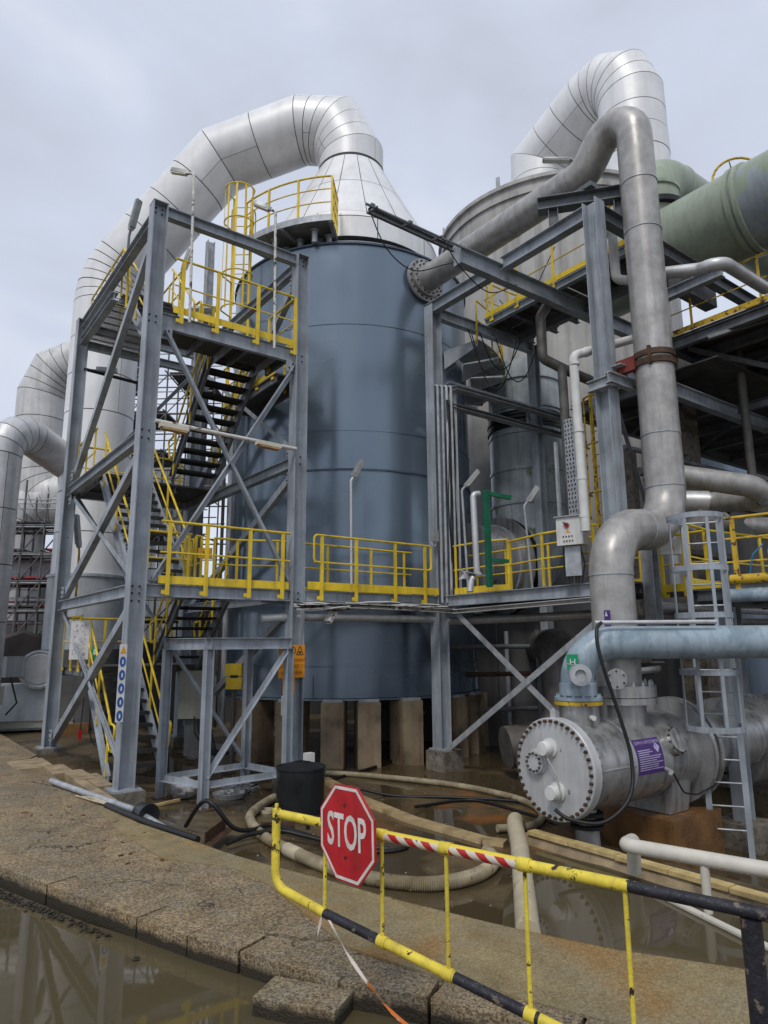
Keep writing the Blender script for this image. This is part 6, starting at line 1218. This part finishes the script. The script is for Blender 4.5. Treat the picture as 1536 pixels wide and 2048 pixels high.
for k in range(9):
    t = k/8; rr = 0.27*math.sin(math.pi*min(0.98, 0.12+0.86*t))**0.7*(1-0.35*t); rows.append([V((1.18+rr*math.cos(i*0.449)*1.15*(1+0.16*math.sin(i*3.1+k*1.9)), 0.55+rr*math.sin(i*0.449)*(1+0.16*math.sin(i*2.3+k*2.7)), gz(1.2, 0.5)+0.02+0.36*t)) for i in range(14)])
bg_.rings(rows); solid('plastic_bag', bg_, 'bag', 'crumpled grey plastic bag lying inside the left of the steel frame', 'bag', sharp=50)
solid('wood_batten', MB().box((0.62, 0.05, gz(0.6, 0)+0.02), (0.75, 0.05, 0.04), R(20)), 'plank', 'yellow wooden batten lying between the big column and the steel frame', 'batten')
solid('steel_angle', MB().angle((0.15, -2.95, -0.2), (0.72, -2.3, -0.22), 0.14, (0, 0, 1)), 'rust', 'rusty steel angle sticking out at the edge of the concrete ramp', 'steel scrap')
solid('steel_angle', MB().angle((1.35, -2.15, -0.38), (1.75, -2.45, -0.38), 0.12, (0, 0, 1)), 'rust', 'rusty steel channel lying behind the left post of the yellow gate', 'steel scrap')
solid('scrap_plate', MB().box((2.55, 0.95, -0.36), (0.5, 0.16, 0.04), R(10)), 'deckdk', 'dark flat scrap plates lying behind the black tub', 'steel scrap')
solid('grey_tube', MB().tube([(-0.90, 1.02, 0.11), (-0.42, -1.85, 0.10), (-0.20, -3.55, -0.05)], 0.045, 14), 'galv', 'long grey steel tube lying along the pit edge', 'tube')
solid('black_sleeve', MB().lathe((-0.36, -2.12, 0.09), (0.16, -0.98, -0.05), [(0.0, -0.13), (0.12, -0.13), (0.125, -0.12), (0.14, 0.10), (0.152, 0.11), (0.152, 0.13), (0.13, 0.13), (0.05, 0.10), (0.0, 0.10)], 24), 'plastic', 'small black plastic bucket pushed over the long grey tube', 'bucket')
tbm = thing('torn_cable', 'black cable with frayed white strands beside the grey tube', 'cable', (-0.6, -0.6, 0.07))
part('sheath', MB().tube([(-0.62, -1.25, 0.085), (-0.56, -1.9, 0.085), (-0.44, -2.7, 0.08), (-0.2, -3.6, 0.05)], 0.04, 12), 'rubber', tbm)
for k in range(6): part('strand', MB().tube([(-0.62+0.01*k, -1.2, 0.09), (-0.72+0.03*k, -0.7+0.1*math.sin(k), 0.085+0.01*k), (-0.80+0.055*k, -0.25-0.13*k, 0.075)], 0.011, 6), 'pvc', tbm)
# hoses and cables on the pit floor
def lay(pts, r): return [(x, y, (gz(x, y) if x > 0.3 else 0.0)+r+dz) for x, y, dz in pts]
hs = thing('suction_hose', 'thick ribbed beige hose looping over the wet floor behind the yellow gate', 'hose', (1.8, -4.5, -0.4))
def spline(pts, n=8):
    P = [V(p) for p in pts]; o = []
    for i in range(len(P)-1):
        p0, p1, p2, p3 = P[max(0, i-1)], P[i], P[i+1], P[min(len(P)-1, i+2)]
        for k in range(n): t = k/n; o.append(0.5*((2*p1)+(p2-p0)*t+(2*p0-5*p1+4*p2-p3)*t*t+(3*p1-p0-3*p2+p3)*t**3))
    o.append(P[-1]); return o
h1 = lay([(4.45, 1.05, 0), (4.99, 0.22, 0), (5.68, -1.44, 0), (5.82, -2.65, 0), (5.66, -3.5, 0), (5.2, -4.15, 0), (4.6, -4.45, 0), (4.05, -4.30, 0.02)], 0.055)
part('hose', MB().tube(spline(h1), 0.055, 14), 'hose', hs, label='straighter beige hose running right behind the bund')
h2 = spline(lay([(2.45, -0.45, 0), (1.9, -0.96, 0), (1.42, -1.63, 0), (1.10, -2.59, 0), (1.02, -3.28, 0), (1.03, -4.2, 0), (1.18, -4.88, 0), (1.46, -5.31, 0.0), (1.86, -5.55, 0), (2.4, -5.58, 0), (2.9, -5.36, 0), (3.15, -5.0, 0)], 0.075), 40)
part('hose', MB().tube(h2[:int(len(h2)*0.42)], 0.072, 16), 'hose', hs); 
seg_ = h2[int(len(h2)*0.42)-1:]; part('ribbed_hose', MB().tube(seg_, 0.075, 16, radii=[0.070 if i % 2 else 0.083 for i in range(len(seg_))]), 'hose', hs, sharp=70)
k_ = int(len(h2)*0.42); part('coupling', MB().tube(h2[k_-12:k_+2], 0.085, 16), 'pvc', hs)
CG = None
cable('cable', lay([(0.36, -1.75, 0.02), (0.30, -2.6, 0.22), (0.62, -2.75, 0.18), (0.95, -2.65, 0.1), (1.37, -2.45, 0.10), (1.60, -2.93, 0.06), (1.85, -3.5, 0.02), (2.3, -4.0, 0)], 0.03), 0.03, 'rubber', 'upper black cable crossing over the beige hose behind the gate', seg=8)
cable('cable', lay([(0.42, -3.05, 0.05), (0.80, -2.9, 0.1), (1.25, -2.9, 0.12), (1.55, -3.23, 0.08), (2.05, -3.95, 0), (2.5, -4.1, 0), (2.75, -3.8, 0)], 0.03), 0.03, 'rubber', 'lower black cable crossing over the beige hose behind the gate', seg=8)
cable('cable', lay([(3.95, -0.95, 0.08), (4.34, -1.48, 0.0), (5.03, -2.19, 0), (5.58, -2.88, 0), (5.75, -3.38, 0), (5.45, -4.2, 0)], 0.026), 0.026, 'rubber', 'black cable lying beside the straight beige hose near the exchanger', seg=8)
cable('cable', lay([(3.98, -2.5, 0.04), (4.5, -2.4, 0.0), (4.95, -2.45, 0), (5.25, -2.72, 0), (5.22, -3.59, 0), (5.1, -4.4, 0), (5.2, -5.0, 0)], 0.026), 0.026, 'rubber', 'black cable curving over the rusty floor towards the exchanger', seg=8)
cable('cable', lay([(2.7, -1.75, 0.0), (2.5, -1.95, 0), (2.15, -2.1, 0.05), (2.0, -2.4, 0)], 0.03), 0.03, 'rubber', 'short black cable end beside the foot of the black tub', seg=8)
cable('cable', lay([(4.25, 0.5, 0.0), (6.5, 1.5, 0), (7.2, 2.6, 0)], 0.03), 0.03, 'rubber', 'thin dark cable running back under the tank between the piers', seg=8)
solid('standing_pipe', MB().tube(spline([(4.36, -4.42, -0.33), (4.2, -4.52, -0.22), (3.95, -4.75, -0.24), (3.4, -5.33, -0.29), (1.55, -7.12, -0.30)], 5), 0.115, 18), 'pvc', 'thick dirty white pipe lying from the rusty floor to the ramp behind the gate', 'pipe', sharp=60)
tb_ = thing('timber_bund', 'low concrete kerb topped with yellow timber planks right of the white pipe', 'kerb', (4.0, -6.5, -0.42))
part('kerb', MB().prism((4.12, -4.85, -0.35), (4.05, -11.5, -0.35), [(-0.16, -0.08), (0.14, -0.08), (0.09, 0.06), (-0.1, 0.06)], (0, 0, 1)), 'slab', tb_)
for k in range(9): part('plank', MB().box((4.06-0.006*k, -5.28-0.70*k, -0.265+0.004*(k % 2)), (0.155, 0.685, 0.05), 0.012*(k % 3-1)), 'plank', tb_)
pr_ = thing('rail_pipe', 'off white pipe on short legs running out to the right over the puddle', 'pipe', (3.5, -8, -0.4))
part('pipe_run', MB().tube(fillet([(3.75, -6.75, -0.28), (3.62, -6.86, 0.10), (3.25, -7.0, 0.14), (3.62, -8.1, 0.12), (4.6, -11.2, 0.10)], 0.10, 5), 0.075, 18), 'pvcw', pr_, sharp=60)
part('leg', MB().cyl((3.50, -7.75, -0.42), (3.50, -7.75, 0.08), 0.045, 12), 'pvcw', pr_); part('lower_pipe', MB().tube([(3.62, -6.9, -0.36), (3.15, -8.3, -0.35), (2.75, -9.6, -0.33)], 0.035, 10), 'pvcw', pr_)
rnd = random.Random(31); db = MB()
for k in range(150):
    t = rnd.random()
    if t < 0.45: x, y = rnd.uniform(-0.3, 3.4), rnd.uniform(0.2, 5.5); z = gz(x, y)
    elif t < 0.75: x, y = rnd.uniform(0.6, 3.3), rnd.uniform(-6.0, -1.0); z = gz(x, y)+0.045*(y < -5)
    else: x, y = rnd.uniform(-1.6, -0.6), rnd.uniform(-4.5, 1.5); z = 0.055
    a = rnd.uniform(0, 6.3); db.box((x, y, z+0.006), (rnd.uniform(0.02, 0.09), rnd.uniform(0.006, 0.03), 0.008), a)
dbo = part('debris', db, 'brick'); dbo['kind'] = 'stuff'
# ================================================================== SIGNS ON THE TOWER
os_ = thing('warning_sign', 'large orange warning sign wired to the column behind the steel frame', 'sign', (2.98, -0.05, 1.65)); zc = 1.98
part('plate', MB().box((2.985, -0.03, zc), (0.56, 0.012, 0.62)), 'orange', os_)
for i, (t_, z_) in enumerate((('НЕ ПРЕМИНАВАЙ!', 0.02), ('ОПАСНОСТ ОТ', -0.10), ('КИСЕЛИНА', -0.22))): textobj('print', t_, 0.082, (2.985, -0.038, zc+z_), (1, 0, 0), (0, 0, 1), 'redink', os_, squeeze=0.86 if i == 0 else 1.0)
for x in (-0.16, 0.0, 0.17):
    if x == 0.0: part('symbol', MB().lathe((2.985, -0.037, zc+0.2), (0, -1, 0), [(0.065, 0), (0.08, 0), (0.08, 0.004), (0.065, 0.004)], 24, close=True), 'ink', os_)
    else:
        for q in ((0, 1), (1, 2), (2, 0)):
            tri = [V((2.985+x-0.075, -0.038, zc+0.12)), V((2.985+x+0.075, -0.038, zc+0.12)), V((2.985+x, -0.038, zc+0.28))]; part('symbol', MB().bar(tri[q[0]], tri[q[1]], 0.004, 0.014, (0, 0, 1)), 'ink', os_)
        part('symbol', MB().box((2.985+x, -0.038, zc+0.165), (0.05, 0.004, 0.04)), 'ink', os_)
s2 = thing('warning_sign', 'narrow orange tag hanging below the large orange sign', 'sign', (2.98, -0.05, 1.35)); part('plate', MB().box((2.93, -0.02, 1.53), (0.26, 0.01, 0.30)), 'orange', s2); part('print', MB().box((2.96, -0.028, 1.58), (0.05, 0.004, 0.07)), 'redink', s2)
s3 = thing('mandatory_sign', 'white sign with blue round symbol half hidden below the orange tag', 'sign', (2.95, -0.05, 0.95)); part('plate', MB().box((2.9, -0.02, 1.17), (0.24, 0.01, 0.36)), 'whitep', s3); part('symbol', MB().lathe((2.9, -0.028, 1.2), (0, -1, 0), [(0, 0), (0.10, 0), (0.10, 0.004), (0, 0.004)], 24), 'bluesign', s3)
ms = thing('mandatory_strip', 'tall white strip of five blue safety symbols on the big front column', 'sign', (-0.16, -0.03, 1.0))
part('plate', MB().box((-0.175, -0.03, 1.70), (0.12, 0.012, 1.24)), 'whitep', ms)
for q in ((0, 1), (1, 2), (2, 0)):
    tri = [V((-0.22, -0.038, 2.18)), V((-0.13, -0.038, 2.18)), V((-0.175, -0.038, 2.30))]
part('warning_triangle', MB().plate([tri[0], tri[1], tri[2]], 0.004), 'orange', ms)
for k in range(5):
    zc_ = 2.04-0.215*k; sy = part('symbol', MB().rings([[V((-0.175+0.048*math.cos(i*0.3927), -0.036-d_, zc_+0.085*math.sin(i*0.3927))) for i in range(16)] for d_ in (0, 0.005)]), 'bluesign', ms)
    part('pictogram', MB().plate([(-0.175-0.010, -0.043, zc_-0.04), (-0.175+0.010, -0.043, zc_-0.04), (-0.175+0.016, -0.043, zc_+0.012), (-0.175, -0.043, zc_+0.04), (-0.175-0.012, -0.043, zc_+0.008)], 0.003), 'whitep', sy)
nb = thing('notice_board', 'worn pale notice board hanging on the lower stair rail', 'notice board', (0.1, 4.2, 1.9)); part('board', MB().box((0.12, 4.3, 2.42), (0.40, 0.02, 0.82), R(-28)), 'whitep', nb)
npb = MB(); rnd = random.Random(9); ca_, sa_ = math.cos(R(-28)), math.sin(R(-28))
for k in range(90):
    u_, z_ = rnd.uniform(-0.14, 0.14), rnd.uniform(-0.34, 0.34); npb.box((0.12+u_*ca_+0.013*sa_, 4.3+u_*sa_-0.013*ca_, 2.42+z_), (rnd.uniform(0.006, 0.03), 0.003, rnd.uniform(0.006, 0.05)), R(-28))
part('print', npb, 'lilac', nb, kind='stuff')
es = thing('exit_sign', 'small green safety sign beside the worn notice board', 'sign', (0.35, 4.0, 2.0)); part('plate', MB().box((0.36, 3.95, 2.15), (0.11, 0.012, 0.28), R(-28)), 'greensign', es); part('symbol', MB().box((0.357, 3.94, 2.17), (0.05, 0.006, 0.12), R(-28)), 'whitep', es)
os2 = thing('orange_notice', 'small orange notice plate on the stair rail of the first landing', 'sign', (2.1, 3.4, 5.0)); part('plate', MB().box((2.05, 2.2, 4.25), (0.30, 0.015, 0.22), R(-30)), 'orange', os2); textobj('print', '0-4', 0.11, (2.042, 2.188, 4.25), (math.cos(R(-30)), math.sin(R(-30)), 0), (0, 0, 1), 'ink', os2)
pdn = thing('pendant_switch', 'small red pendant switch hanging on a cable near the far left tower column', 'switch', (0.35, 5.2, 0.2)); part('cable', MB().tube([(0.55, 5.3, 1.6), (0.52, 5.3, 0.9), (0.50, 5.3, 0.42)], 0.012, 6), 'rubber', pdn); part('switch', MB().box((0.50, 5.3, 0.32), (0.07, 0.06, 0.20)), 'red', pdn)
cable('cable', [(0.75, 5.4, 1.5), (0.72, 5.4, 0.6), (0.8, 5.3, 0.1), (1.1, 5.1, 0.0), (1.6, 5.0, 0.02)], 0.014, 'rubber', 'thin black cable looping on the ground behind the far left tower column')
# ================================================================== THE GATE AND THE STOP SIGN
G0, G1 = V((-1.10, -7.235, 0)), V((-0.13, -10.40, 0)); gdv = (G1-G0).normalized(); GL = (G1-G0).length
gt = thing('barrier_gate', 'tapered yellow, black and striped swing barrier in the foreground', 'barrier', (-0.22, -10.12, 0))
def G(s, z): return G0+gdv*s+V((0, 0, z))
ztop = lambda s: 1.125-0.008*s
zbot = lambda s: 0.635-0.135*s if s < 2.4 else 0.31
rr = 0.030
cuts = [(0.0, 0.96, 'yellowworn'), (0.96, 1.86, 'stripe'), (1.86, 2.46, 'yellowworn'), (2.46, 3.26, 'blackpaint')]
for a, b, m_ in cuts: part('top_rail', MB().tube([G(a, ztop(a)), G(b, ztop(b))], rr if m_ != 'stripe' else rr+0.002, 18), m_, gt, label='top rail section wrapped in red and white tape' if m_ == 'stripe' else None)
part('end_post', MB().tube([G(0, ztop(0)+0.03)]+fillet([G(0, ztop(0)), G(0, zbot(0)+0.02), G(0.46, zbot(0.46))], 0.12, 7)[1:], rr, 18), 'yellowworn', gt, sharp=60)
part('end_pin', MB().cyl(G(0.0, ztop(0)+0.02), G(0.0, ztop(0)+0.065), 0.013, 10), 'yellowworn', gt)
for a, b, m_ in ((0.46, 0.92, 'blackpaint'), (0.92, 1.44, 'yellowworn'), (1.44, 1.95, 'blackpaint'), (1.95, 2.4, 'yellowworn'), (2.4, 3.0, 'blackpaint')): part('bottom_rail', MB().tube([G(a, zbot(a)), G(b, zbot(b))], rr, 18), m_, gt)
for s in (0.46, 0.93, 1.40, 1.90, 2.44): part('bar', MB().cyl(G(s, zbot(s)), G(s, ztop(s)), 0.0125, 10), 'yellowworn', gt); 
for s in (0.93, 1.40, 1.90): part('weld_collar', MB().tube([G(s-0.035, ztop(s)), G(s+0.035, ztop(s))], rr+0.007, 14), 'yellowworn', gt); part('weld_collar', MB().tube([G(s-0.03, zbot(s-0.03)), G(s+0.03, zbot(s+0.03))], rr+0.006, 14), 'yellowworn', gt)
pst = G(3.0, 0); part('pivot_post', MB().cyl(pst+V((0, 0, -0.2)), pst+V((0, 0, 1.07)), 0.045, 18), 'blackpaint', gt)
ss = thing('stop_sign', 'red octagonal STOP sign with white border fixed to the yellow barrier', 'sign', (-0.92, -7.85, 0.82))
phi = math.atan2(gdv.y, gdv.x)+R(-13.5); sx = V((math.cos(phi), math.sin(phi), 0)); sn = V((sx.y, -sx.x, 0)); sn = -sn if sn.dot(V((-1, -0.3, 0))) < 0 else sn
sc_ = V((-0.90, -7.945, 1.115))+sn*0.075
tl = R(4.0); su = (V((0, 0, 1))*math.cos(tl)-sx*math.sin(tl)*0.45).normalized(); sx = (sx-su*sx.dot(su)).normalized(); sn = sx.cross(su)
def octo(r_, d_): return [sc_+(sx*math.cos(R(22.5+45*i))+su*math.sin(R(22.5+45*i)))*r_+sn*d_ for i in range(8)]
part('backing', MB().rings([octo(0.306, -0.012), octo(0.312, -0.004), octo(0.312, 0.004)]), 'red', ss, flat=True)
part('border', MB().rings([octo(0.300, 0.0045), octo(0.300, 0.0065), octo(0.280, 0.0065), octo(0.280, 0.0045)], caps=False), 'white', ss, flat=True)
part('face', MB().rings([octo(0.279, 0.0045), octo(0.279, 0.006)]), 'red', ss, flat=True)
textobj('lettering', 'STOP', 0.285, sc_+sn*0.0075, sx, su, 'white', ss, squeeze=0.60, ext=0.0012, offs=0.004)
for q in (0.17, -0.14): part('bolt', MB().cyl(sc_+su*q-sx*0.01+sn*0.006, sc_+su*q-sx*0.01+sn*0.014, 0.010, 10), 'rust', ss)
tp = thing('caution_tape', 'twisted white and orange tape hanging from the barrier down to the kerb', 'tape', (-0.9, -8, 0))
def tape(pts, w=0.028):
    P = spline(pts, 6); lo = []; 
    for i, p in enumerate(P): a = i*0.55; o = V((math.cos(a)*0.6, 0.3, math.sin(a))).normalized()*w*0.5; n_ = V((0.002, 0.002, 0)); lo.append([p-o-n_, p+o-n_, p+o+n_, p-o+n_])
    return MB().rings(lo)
part('strand', tape([G(0.47, zbot(0.47)), (-1.0, -8.05, 0.42), (-0.93, -8.35, 0.24), (-0.72, -8.48, 0.06), (-0.65, -8.62, -0.06), (-0.62, -8.78, -0.1)], 0.02), 'tape', tp); part('strand', tape([G(0.45, zbot(0.45)+0.02), G(0.45, 0.50)+V((-0.03, 0, 0)), G(0.45, 0.36)+V((-0.06, 0.0, 0))], 0.02), 'tape', tp)
